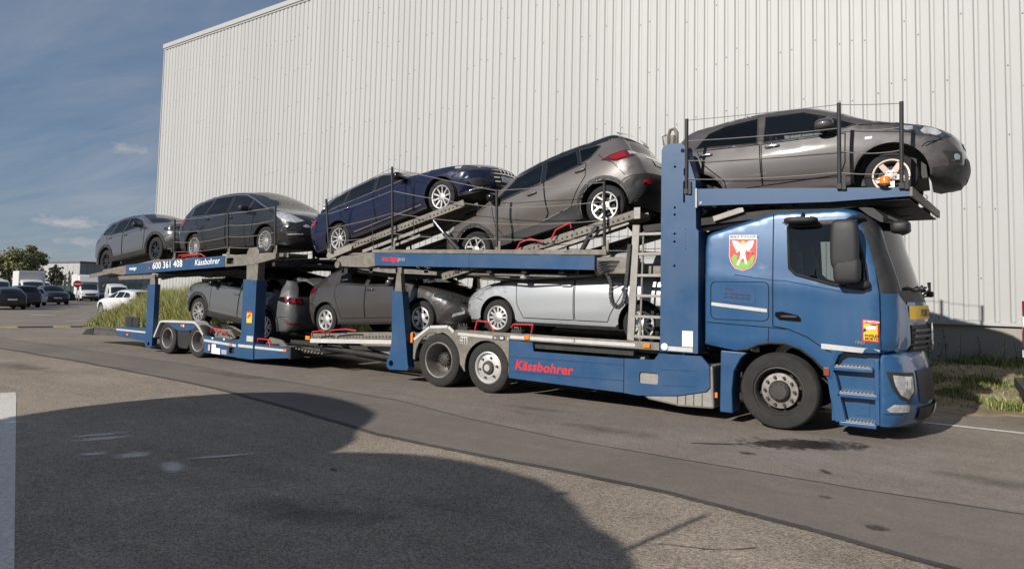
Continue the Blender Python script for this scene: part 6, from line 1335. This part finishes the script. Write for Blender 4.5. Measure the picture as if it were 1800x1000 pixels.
S_3008 = dict(S_SUV); S_3008.update(paint=P_3008, roofm=GLOSSB, rim=('double', 5), rimm=RIMS, open_gate=True, wglass=[GLASS, GLASSD, GLASSD], chrome_strip=[[(.45,.47),(2.22,.47),(2.22,.49),(.45,.49)]],
    lights=[('headlight', 45, [(3.05,-.83,.80),(3.05,-.83,.885),(3.25,-.76,.90),(3.45,-.55,.88),(3.45,-.55,.78),(3.25,-.76,.77)], LAMPD), ('tail_light', -45, [(-.36,-.86,.985),(-.40,-.86,1.075),(-.6,-.78,1.085),(-.78,-.55,1.08),(-.80,-.5,.955),(-.6,-.78,.95)], GLOSSB), ('tail_light_claw', -45, [(-0.5599999999999999,-0.81,.975),(-0.5349999999999999,-0.8350000000000001,1.065),(-0.6,-0.77,1.065),(-0.625,-0.745,.975)], TAILR, .012), ('tail_light_claw', -45, [(-0.66,-0.71,.975),(-0.635,-0.735,1.065),(-0.7000000000000001,-0.6699999999999999,1.065),(-0.7250000000000001,-0.6449999999999999,.975)], TAILR, .012), ('tail_light_claw', -45, [(-0.73,-0.62,.975),(-0.705,-0.645,1.065),(-0.77,-0.58,1.065),(-0.795,-0.5549999999999999,.975)], TAILR, .012), ('bumper_reflector', -45, [(-.60,-.76,.50),(-.80,-.5,.50),(-.80,-.5,.53),(-.60,-.76,.54)], TAILR)],
    fronts=[('grille', 90, [(-.5,.86),(.5,.86),(.45,.52),(-.45,.52)], BLACK)])
S_CIVIC = dict(wb=2.635, r=.318, W=.88, H=1.44, belt=1.0, paint=P_CIVIC, sill=.22, ra=.38, rim=('cover', 7), rimm=RIMS, rimr=.21, tw=.2, ctrl=(6, 8, 12, 14),
    out=[(3.33,.20,'U'),(3.48,.25,'N'),(3.53,.40,'N'),(3.47,.58,'N'),(3.28,.72,'n'),(2.95,.855,'H'),(2.55,.965,'H'),(2.1,1.175,'W'),(1.55,1.37,'W'),(1.2,1.42,'R'),(.7,1.435,'R'),(.2,1.39,'R'),(-.15,1.30,'R'),(-.40,1.16,'T'),(-.56,1.05,'T'),(-.64,.85,'T'),(-.68,.55,'B'),(-.66,.38,'B'),(-.5,.24,'U')],
    wins=[[(2.22,.965),(1.95,1.125),(1.5,1.285),(1.26,1.325),(1.25,1.0)],[(1.15,1.005),(1.16,1.335),(.7,1.33),(.30,1.235),(.36,1.075)]], wglass=[GLASSC, GLASSC],
    doors=handle_set([(1.33,.90),(.5,1.13)], [[(2.3,.93),(1.21,.975),(1.20,.34),(2.1,.34),(2.22,.55)],[(1.185,.98),(.3,1.05),(.30,.8),(.44,.5),(.5,.34),(1.175,.34)]]), mirror=(2.02,1.0), mirrorm=P_CIVIC,
    ridges=[('line', -.5,.58, 3.0,.58, .012,.04)], lights=[('headlight', 45, [(2.92,-.80,.70),(2.95,-.79,.77),(3.2,-.68,.72),(3.4,-.45,.64),(3.38,-.48,.58),(3.15,-.70,.62)], LAMPD), ('fog_light', 45, [(3.22,-.66,.32),(3.4,-.5,.38),(3.4,-.5,.43),(3.25,-.65,.38)], LAMP), ('tail_light', -45, [(-.32,-.82,.88),(-.30,-.82,.98),(-.56,-.6,1.0),(-.58,-.58,.90)], TAILD)],
    seams=[[(2.45,.93),(2.75,.86),(2.95,.77)],[(-.1,1.18),(-.3,1.0),(-.4,.7)]],
    fronts=[('grille', 90, [(-.6,.58),(.6,.58),(.55,.48),(-.55,.48)], GLOSSB), ('lower_grille', 90, [(-.5,.40),(.5,.40),(.45,.28),(-.45,.28)], BLACK)])
S_SILV = dict(wb=2.64, r=.31, W=.88, H=1.45, belt=.99, paint=P_SILV, sill=.22, ra=.375, rim=('cover', 12), rimm=RIMS, rimr=.205, tw=.195, ctrl=(6, 8, 12, 14),
    out=[(3.28,.20,'U'),(3.42,.25,'N'),(3.49,.43,'N'),(3.45,.61,'N'),(3.25,.755,'n'),(2.9,.875,'H'),(2.5,.965,'H'),(2.05,1.18,'W'),(1.55,1.375,'W'),(1.2,1.43,'R'),(.7,1.45,'R'),(.2,1.425,'R'),(-.25,1.355,'R'),(-.44,1.16,'T'),(-.56,.99,'T'),(-.64,.78,'T'),(-.69,.52,'B'),(-.66,.36,'B'),(-.5,.23,'U')],
    wins=[[(2.18,.97),(1.88,1.14),(1.5,1.29),(1.2,1.335),(1.19,1.0)],[(1.1,1.005),(1.1,1.34),(.55,1.325),(.2,1.23),(.3,1.06)]], wglass=[GLASS, GLASSD],
    doors=handle_set([(1.27,.88),(.4,.93)], [[(2.26,.95),(1.15,.98),(1.14,.33),(2.1,.33),(2.22,.55)],[(1.125,.98),(.2,1.03),(.32,.75),(.5,.45),(.55,.33),(1.115,.33)]]), mirror=(2.02,1.01), mirrorm=P_SILV,
    ridges=[('line', -.3,.80, 2.5,.68, .012,.05), ('line', .5,.46, 2.1,.38, .022,.06)], lights=[('headlight', 45, [(2.9,-.80,.70),(2.92,-.79,.78),(3.15,-.70,.72),(3.36,-.48,.62),(3.3,-.55,.58),(3.05,-.74,.63)], LAMP), ('side_repeater', 0, [(2.44,.745),(2.50,.745),(2.50,.765),(2.44,.765)], LAMP), ('tail_light', -45, [(-.30,-.82,.78),(-.28,-.82,.93),(-.55,-.58,.93),(-.58,-.55,.80)], TAILR)],
    seams=[[(2.4,.93),(2.7,.86),(2.92,.78)],[(-.05,1.2),(-.25,.98),(-.35,.7)]],
    fronts=[('grille', 90, [(-.5,.6),(.5,.6),(.45,.5),(-.45,.5)], BLACK)])
CG = 'cars loaded on the transporter'
yaris = make_car('grey_hatchback', S_YARIS, 'warm grey hatchback with a chrome door handle on the deck above the blue cab', 'car', CG)
place(yaris, (-1.20, 3.04), (1.25, 3.235), .30, 2.46)
captur = make_car('taupe_crossover', S_CAPT, 'taupe crossover with black roof tilted nose down on the ramp behind the blue mast', 'car', CG)
place(captur, (-2.66, 3.07), (-5.19, 2.42), .335, 2.606)
audi = make_car('navy_estate_car', S_AUDI, 'navy blue estate car tilted nose up on the upper ramp', 'car', CG)
place(audi, (-8.72, 2.72), (-5.98, 3.42), .325, 2.82)
smax = make_car('black_people_carrier', S_SMAX, 'black people carrier with chrome window line on the upper trailer deck', 'car', CG)
place(smax, (-13.98, 2.665), (-11.13, 2.735), .335, 2.85)
suv = make_car('grey_suv', S_SUV, 'grey sport utility car with white skid plate at the rear of the upper deck', 'car', CG)
place(suv, (-18.50, 2.33), (-15.86, 2.625), .345, 2.675)
c3008 = make_car('grey_suv_open_tailgate', S_3008, 'grey sport utility car with its tailgate open on the lower trailer deck', 'car', CG)
c3008.name = 'grey_suv'
place(c3008, (-11.03, .79), (-13.69, 1.05), .345, 2.675)
# its raised tailgate, hinged at the rear edge of the roof
g = MB(); n = 9
for k in range(n):
    t = -1+2*k/(n-1); yv = t*.60; dr = .05*t*t
    g.v += [(-.40, yv*.94, 1.52-dr), (-.62, yv, 1.60-dr), (-.95, yv*1.06, 1.60-dr*1.2), (-1.22, yv*1.12, 1.545-dr*1.5), (-1.28, yv*1.10, 1.50-dr*1.5), (-1.18, yv*1.05, 1.49-dr*1.5), (-.9, yv, 1.535-dr), (-.45, yv*.9, 1.47-dr)]
for k in range(n-1):
    for j in range(8): g.f.append((k*8+j, k*8+(j+1)%8, (k+1)*8+(j+1)%8, (k+1)*8+j)); g.m.append(1 if j in (0, 1) else 0)
g.f += [tuple(range(8)), tuple(range((n-1)*8+7, (n-1)*8-1, -1))]; g.m += [0, 0]
gate = g.build('tailgate', [P_3008, GLASSD], c3008, smooth=50)
b = MB(); b.tube([(-.45, -.55, 1.40), (-.9, -.57, 1.50)], .012, 6); b.tube([(-.45, .55, 1.40), (-.9, .57, 1.50)], .012, 6); b.build('gas_strut', DARKST, gate)
civic = make_car('brown_grey_hatchback', S_CIVIC, 'brown grey hatchback on the lower ramp in front of the open tailgate', 'car', CG)
place(civic, (-9.06, 1.03), (-6.42, 1.17), .318, 2.635)
silv = make_car('silver_hatchback', S_SILV, 'silver hatchback under the upper deck beside the ladder', 'car', CG)
place(silv, (-2.00, 1.235), (-4.70, 1.245), .31, 2.64)
# ------------------------------------------------------------------ vehicles and things in the distance
P_BLK = paint('paint_black', (.010, .010, .011), .3, .3); P_DKB = paint('paint_dark_blue', (.018, .022, .032), .4, .3); P_WHT = mat('paint_white', (.66, .66, .65), rough=.35, coat=.7); P_LSIL = paint('paint_light_silver', (.42, .43, .44), .5, .36); BOXW = mat('box_white', (.62, .62, .61), rough=.45, var=.04, dirt=.15); P_YEL = mat('paint_yellow', (.62, .43, .05), rough=.35, coat=.6)
def var(S, **k): d = dict(S); d.update(k); return d
def put(o, x, y, yaw, z=None): o.location = (x, y, gz(x) if z is None else z); o.rotation_euler = (0, 0, R(yaw)); return o
FARG = 'vehicles parked on the far yard'
for S_ in (S_AUDI, S_SUV, S_CIVIC, S_SMAX): pass
put(make_car('black_car', var(S_CIVIC, paint=P_BLK, fronts=[('number_plate', -90, [(-.26,.62),(.26,.62),(.26,.73),(-.26,.73)], PLATEM)], rimm=RIMS), 'black hatchback seen from behind at the left edge of the yard', 'car', FARG, 1), -49.8, 8.9, 172)
put(make_car('dark_blue_car', var(S_3008, paint=P_DKB, roofm=None, open_gate=False), 'dark blue car parked just beyond the black hatchback', 'car', FARG, 1), -54.6, 11.5, 172)
put(make_car('silver_car', var(S_SILV, paint=P_LSIL), 'small silver car between the dark blue car and the black sport utility car', 'car', FARG, 1), -60.2, 14.1, 175)
bs = make_car('black_suv', var(S_SUV, paint=P_BLK, roofm=None, wglass=[GLASSD]*3, wsglass=GLASSD, fronts=[('grille', 90, [(-.5,.86),(.5,.86),(.45,.60),(-.45,.60)], GLOSSB), ('lower_grille', 90, [(-.6,.52),(.6,.52),(.5,.38),(-.5,.38)], BLACK), ('number_plate', 90, [(-.26,.54),(.26,.54),(.26,.64),(-.26,.64)], PLATEM, .014)]), 'black sport utility car facing the camera on the far yard', 'car', FARG, 1)
put(bs, -66.6, 17.6, -10); bs.scale = (1.05, 1.08, 1.06)
put(make_car('white_estate_car', var(S_AUDI, paint=P_WHT), 'white estate car half hidden behind the tall grass', 'car', FARG, 1), -36.4, 10.5, 178)
put(make_car('white_car', var(S_SUV, paint=P_WHT, roofm=None), 'white tall car just behind the white estate car', 'car', FARG, 1), -37.6, 13.6, 178)
put(make_car('grey_car', var(S_CIVIC, paint=P_DKB), 'dark car right of the white van with roof spoiler', 'car', FARG, 1), -86.6, 31.2, -20)
put(make_car('blue_car', var(S_SILV, paint=P_DKB), 'dark car cut off by the left edge of the photo', 'car', FARG, 1), -61.5, 11.6, 175)
S_VAN = dict(wb=3.3, r=.34, W=1.0, H=2.25, belt=1.25, paint=P_WHT, sill=.32, ra=.42, rim=('five', 6), rimr=.22, tw=.22, ctrl=(5, 6, 9, 10),
    out=[(4.0,.30,'U'),(4.14,.34,'N'),(4.2,.6,'N'),(4.14,.95,'n'),(3.85,1.17,'H'),(3.55,1.28,'H'),(2.95,1.98,'W'),(2.6,2.14,'R'),(1.0,2.2,'R'),(-.85,2.2,'R'),(-.95,1.55,(.05,.07,.02)),(-.98,1.2,(.05,.07,.02)),(-1.0,.7,(.05,.07,.02)),(-.96,.36,'U')], prof=[(0,.92),(.4,.98),(.8,1.0),(1.2,.99),(1.8,.94),(2.3,.88)],
    wins=[[(3.3,1.30),(2.85,1.85),(2.2,1.90),(2.2,1.28)]], wglass=[GLASS], lights=[('headlight', 45, [(3.75,-.88,.85),(3.8,-.86,1.08),(4.05,-.66,.92),(4.08,-.62,.80)], LAMP)],
    fronts=[('grille', 90, [(-.55,.92),(.55,.92),(.45,.70),(-.45,.70)], BLACK), ('bumper', 90, [(-.85,.62),(.85,.62),(.8,.34),(-.8,.34)], BLACK)])
def box_truck(name, label, x, y, yaw, luton, m=P_WHT):
    o = make_car(name, var(S_VAN, paint=m), label, 'truck', FARG, 1)
    mb = MB(); mb.box(-1.35, 2.25, -1.08, 1.08, .78, 3.1)
    mb.build('cargo_box', BOXW, o, bevel=.04)
    if luton: mb = MB(); mb.add([(2.25,-1.05,2.22),(2.25,1.05,2.22),(3.0,.98,2.22),(3.0,-.98,2.22),(2.25,-1.05,3.05),(2.25,1.05,3.05),(2.6,.9,2.95),(2.6,-.9,2.95)], [(3,2,1,0),(4,5,6,7),(0,4,7,3),(1,2,6,5),(2,3,7,6),(0,1,5,4)]); mb.build('roof_spoiler', BOXW, o, bevel=.06)
    return put(o, x, y, yaw)
box_truck('box_truck', 'white box truck behind the dark parked cars at the left', -75.5, 19.2, -12, False)
box_truck('white_van', 'white van with tall roof spoiler beside the no entry sign', -84.6, 28.3, -14, True)
put(make_car('white_van', var(S_VAN), 'white van peeping out right of the box truck', 'van', FARG, 1), -87.4, 24.4, -12)
put(make_car('white_van', var(S_VAN, H=2.0), 'white van at the left edge behind the dark cars', 'van', FARG, 1), -81.5, 18.3, -10)
put(make_car('yellow_van', var(S_VAN, paint=P_YEL), 'yellow van left of the box truck under the tree', 'van', FARG, 1), -95.5, 23.4, 80)
put(make_car('white_pickup', var(S_VAN, H=2.0), 'white van behind the white estate car right of the glass front', 'van', FARG, 1), -68.8, 24.4, -18).scale = (.8, .85, .82)
# van with red lamps at the right edge
rv = make_car('white_van', var(S_VAN, ctrl=(5, 6, 9, 10), lights=[('headlight', 45, [(3.75,-.88,.85),(3.8,-.86,1.08),(4.05,-.66,.92),(4.08,-.62,.80)], LAMP), ('tail_light', -60, [(-.86,-.95,1.02),(-.86,-.95,1.30),(-.98,-.82,1.30),(-.98,-.82,1.02)], TAILR, .012), ('indicator', -60, [(-.86,-.95,1.305),(-.86,-.95,1.47),(-.98,-.82,1.47),(-.98,-.82,1.305)], PLATEM, .012), ('tail_light', -60, [(-.86,-.94,1.475),(-.86,-.94,1.68),(-.98,-.82,1.68),(-.98,-.82,1.475)], TAILR, .012), ('tail_light', -90, [(-1.0,-.70,1.02),(-1.0,-.94,1.02),(-1.0,-.94,1.30),(-1.0,-.72,1.30)], TAILR, .012), ('tail_light', -90, [(-1.0,-.72,1.47),(-1.0,-.92,1.47),(-1.0,-.90,1.68),(-1.0,-.72,1.68)], TAILR, .012)]), 'white van with stacked red tail lamps cut off by the right edge', 'van', None, 1)
mb = MB(); mb.box(-1.02, -.80, -1.0, .98, .40, .98); mb.build('rear_bumper', BLACK, rv, bevel=.03); mb = MB(); mb.box(-1.14, -1.02, -.98, 1.0, .36, .52); mb.build('rear_step', BLACK, rv, bevel=.02)
mb = MB(); mb.box(-1.03,-1.021,.88,.95,.84,.95); mb.build('reflector', WHITEV, rv)
for sg_ in (-1, 1):
    for nm_, z0_, z1_, mm_ in (('tail_light', .99, 1.31, TAILR), ('indicator', 1.315, 1.47, PLATEM), ('tail_light', 1.475, 1.72, TAILR)):
        mb = MB(); mb.box(-1.03, -.92, sg_*.86-.06, sg_*.86+.07, z0_, z1_); mb.build(nm_, mm_, rv, bevel=.015)
put(rv, 3.80, 3.22, 0, 0)
# transporter standing behind the photographer: its load throws the foreground shadow
pk = empty('parked_car_transporter', (-5.4, -11.3, 0), 'second car transporter parked behind the viewer whose shadow falls on the road', 'truck')
K = Veh(pk, -11.3)
mb = MB(); mb.box(-7.6,-.95,-12.45,-10.15,.45,2.05); K.p('lower_body', mb, BLUE, None, .05)
mb = MB(); mb.box(-7.6,-.92,-12.5,-10.1,2.06,2.40); K.p('upper_deck', mb, STEEL, None, .02)
for yv in (-11.8, -10.8):
    mb = MB(); mb.bar((-9.0,yv,3.16), (-5.35,yv,2.62), .45, .06); K.p('ramp', mb, STEEL)
mb = MB(); mb.box(-6.95,-.92,-10.14,-10.08,2.41,2.62); mb.box(-6.95,-.92,-12.5,-12.44,2.41,2.62); K.p('side_beam', mb, STEEL)
for x in (-6.9, -5.8, -2.2):
    for y, f in ((-10.28, True), (-12.32, False)): truck_wheel(K, x, y, .46, .28, .29, 'pusher', f)
for x in (-7.5, -5.25, -3.2, -1.05):
    mb = MB(); mb.tube([(x,-10.12,2.3),(x,-10.12,3.35)], .024, 8); K.p('safety_post', mb, BLACK)
ca = copy_tree(smax); ca['label'] = 'people carrier on the transporter parked behind the viewer'; ca['group'] = 'cars behind the viewer'
place(ca, (-8.5, 3.46), (-5.68, 3.06), .335, 2.85, -11.3)
cb = copy_tree(civic); cb['label'] = 'hatchback on the transporter parked behind the viewer'; cb['group'] = 'cars behind the viewer'
place(cb, (-4.22, 2.66), (-1.59, 2.58), .318, 2.635, -11.3)
# grey warehouse far left
fb = empty('far_warehouse', (-104, 36, gz(-104)), 'low grey warehouse in the distance beyond the parked vehicles', 'building'); FO = (-104, 36, 0)
LG = mat('far_cladding_light', (.40,.39,.37), rough=.6, var=.05, vscale=.3); DG = mat('far_cladding_dark', (.24,.245,.255), rough=.6, var=.06, vscale=.4)
mb = MB(); mb.box(-145,-104.1,36.1,90,-.5,5.1); mb.build('core', LG, fb, FO)
for k in range(20): mb = MB(); mb.box(-106.0-2*k,-104.04-2*k,36,36.09,-.45,5.15); mb.build('wall_panel', LG, fb, FO)
for k in range(30):
    mb = MB(); mb.box(-104.09,-104,36.0+k*1.0,36.96+k*1.0,-.45 if not 3 <= k <= 8 else 2.5,5.15); mb.build('wall_panel', DG, fb, FO)
mb = MB(); mb.box(-145,-103.9,35.9,90,5.16,5.4); mb.build('roof_edge', mat('far_trim', (.12,.12,.125), rough=.6), fb, FO)
for k in range(3): mb = MB(); mb.box(-104.06,-104.0,39.05+k*2,40.95+k*2,-.4,2.4); mb.build('glass_front', mat('far_glass', (.10,.16,.16), rough=.1, metal=.2), fb, FO)
# fence, sign
fe_ = empty('green_fence', (-85, 27, gz(-85)), 'dark green panel fence in front of the grey warehouse', 'fence'); FO = (-85, 27, 0)
FG = mat('fence_green', (.018, .045, .030), rough=.6, var=.2, vscale=3)
for k in range(6):
    a = Vector((-88.6+k*.95, 26.05+k*.24)); b = a+Vector((.86, .217))
    mb = MB(); mb.add([(a.x,a.y,-.3),(b.x,b.y,-.3),(b.x,b.y,1.75),(a.x,a.y,1.75),(a.x,a.y+.05,-.3),(b.x,b.y+.05,-.3),(b.x,b.y+.05,1.75),(a.x,a.y+.05,1.75)], [(0,1,2,3),(5,4,7,6),(3,2,6,7),(0,3,7,4),(1,5,6,2)]); mb.build('panel', FG, fe_, FO)
    mb = MB(); mb.box(b.x-.01,b.x+.08,b.y-.03,b.y+.06,-.3,1.85); mb.build('post', FG, fe_, FO)
sg = empty('no_entry_sign', (-79.2, 25.3, gz(-79)), 'round red no entry sign beside the white van', 'sign'); FO = (-79.2, 25.3, 0)
def facing(mb, ang=-.35): c, s = math.cos(ang), math.sin(ang); mb.v = [(-79.2-y*c*1-x*s*-1*-1 if False else -79.2+(-y)*c-x*s, 25.3+(-y)*s+x*c, z) for x, y, z in mb.v]; return mb
mb = MB(); mb.cyl((0,.06,-.3),(0,.06,2.2), .04, 8); facing(mb).build('pole', STEEL, sg, FO)
mb = MB(); mb.lathe([(.0005,-.02),(.40,-.02),(.40,.02),(.0005,.02)], 24, (0,0,1.95)); dk = facing(mb).build('sign_disc', mat('sign_red', (.55,.02,.03), rough=.4), sg, FO)
mb = MB(); mb.box(-.29,.29,-.03,-.022,1.89,2.01); facing(mb).build('sign_bar', WHITEV, dk, FO)
# trees
def tree(name, label, x, y, h, rx, nleaf, leafm, barkm, seed, z0f=.28, leaf=.2, shape=None, group='trees at the far end of the yard'):
    r = np.random.default_rng(seed); rt_ = empty(name, (x, y, gz(x)), label, 'tree', group); mb = MB()
    mb.tube([(0,0,0),(.1,.05,h*.25),(.0,.1,h*.55)], [h*.035,h*.027,h*.012], 8)
    ends = []
    for k in range(11):
        a = r.uniform(0, 6.28); t = r.uniform(.18, .5); p = Vector((.05,.05,h*t)); e = Vector((math.cos(a)*rx*r.uniform(.4,.85), math.sin(a)*rx*r.uniform(.4,.85), h*r.uniform(.45,.9)))
        mb.tube([p, p.lerp(e,.5)+Vector((0,0,.1*h)), e], [h*.012,h*.008,h*.003], 5); ends.append(e)
    mb.build('trunk', barkm, rt_, smooth=60)
    cl = []
    for k in range(46):
        u = r.normal(0,1,3); u /= np.linalg.norm(u); q = r.random()**.35
        c = np.array([u[0]*rx*q*.82, u[1]*rx*q*.82, h*(z0f+(1-z0f)*.5)+u[2]*h*(1-z0f)*.5*q*.86]); cl.append((c, r.uniform(.16,.34)*rx))
    V = []; F = []; Mi = []
    for i in range(nleaf):
        c, s = cl[r.integers(len(cl))]; d = r.normal(0,1,3); d /= np.linalg.norm(d); p = c+d*s*r.random()**.4*np.array([1,1,.85])
        if p[2] < h*z0f*.6: continue
        a = r.normal(0,1,3); a /= np.linalg.norm(a); b = np.cross(a, r.normal(0,1,3)); b /= max(np.linalg.norm(b),1e-6); l = leaf*r.uniform(.6,1.4); o = len(V)
        V += [tuple(p-a*l*.5), tuple(p+b*l*.28), tuple(p+a*l*.5), tuple(p-b*l*.28)]; F.append((o,o+1,o+2,o+3)); Mi.append(int(r.random()*len(leafm)))
    me = bpy.data.meshes.new('crown'); me.from_pydata(V, [], F)
    for m in leafm: me.materials.append(m)
    me.polygons.foreach_set('material_index', Mi); me.update(); link('crown', me, rt_); return rt_
LF = [mat('leaf_olive', (.19,.19,.075), rough=.6, var=.3, vscale=1), mat('leaf_green', (.105,.125,.04), rough=.6, var=.3, vscale=1), mat('leaf_pale', (.30,.28,.14), rough=.6, var=.3, vscale=1)]
BARK = mat('bark', (.09,.07,.05), rough=.9, var=.3, vscale=5)
tree('broadleaf_tree', 'large bushy olive green tree behind the box truck', -93.5, 25.0, 7.2, 3.2, 15000, LF, BARK, 5, .12, .26)
tree('broadleaf_tree', 'bushy tree at the left edge of the photo', -95.5, 20.6, 6.0, 2.8, 11000, [LF[1], LF[0]], BARK, 8, .10, .26)
tree('small_shrub', 'low leafy shrub between the box truck and the green fence', -88.8, 25.5, 2.3, 1.1, 2500, LF, BARK, 12, .08, .2)
CY = [mat('leaf_cypress', (.075,.078,.062), rough=.7, var=.3, vscale=1)]
for k, (x, y, h) in enumerate([(-108.9,34.2,5.2),(-107.6,34.4,5.5),(-106.5,34.5,5.0)]): tree('columnar_tree', ['left', 'middle', 'right'][k]+' one of three dark columnar trees against the pale warehouse wall', x, y, h, .62, 3600, CY, BARK, 30+k, .04, .22, group='columnar trees by the far warehouse')
tree('hedge_shrub', 'dark green bush in front of the far glass front', -97.8, 37.6, 2.2, 1.6, 3500, [LF[1]], BARK, 41, .05, .24)
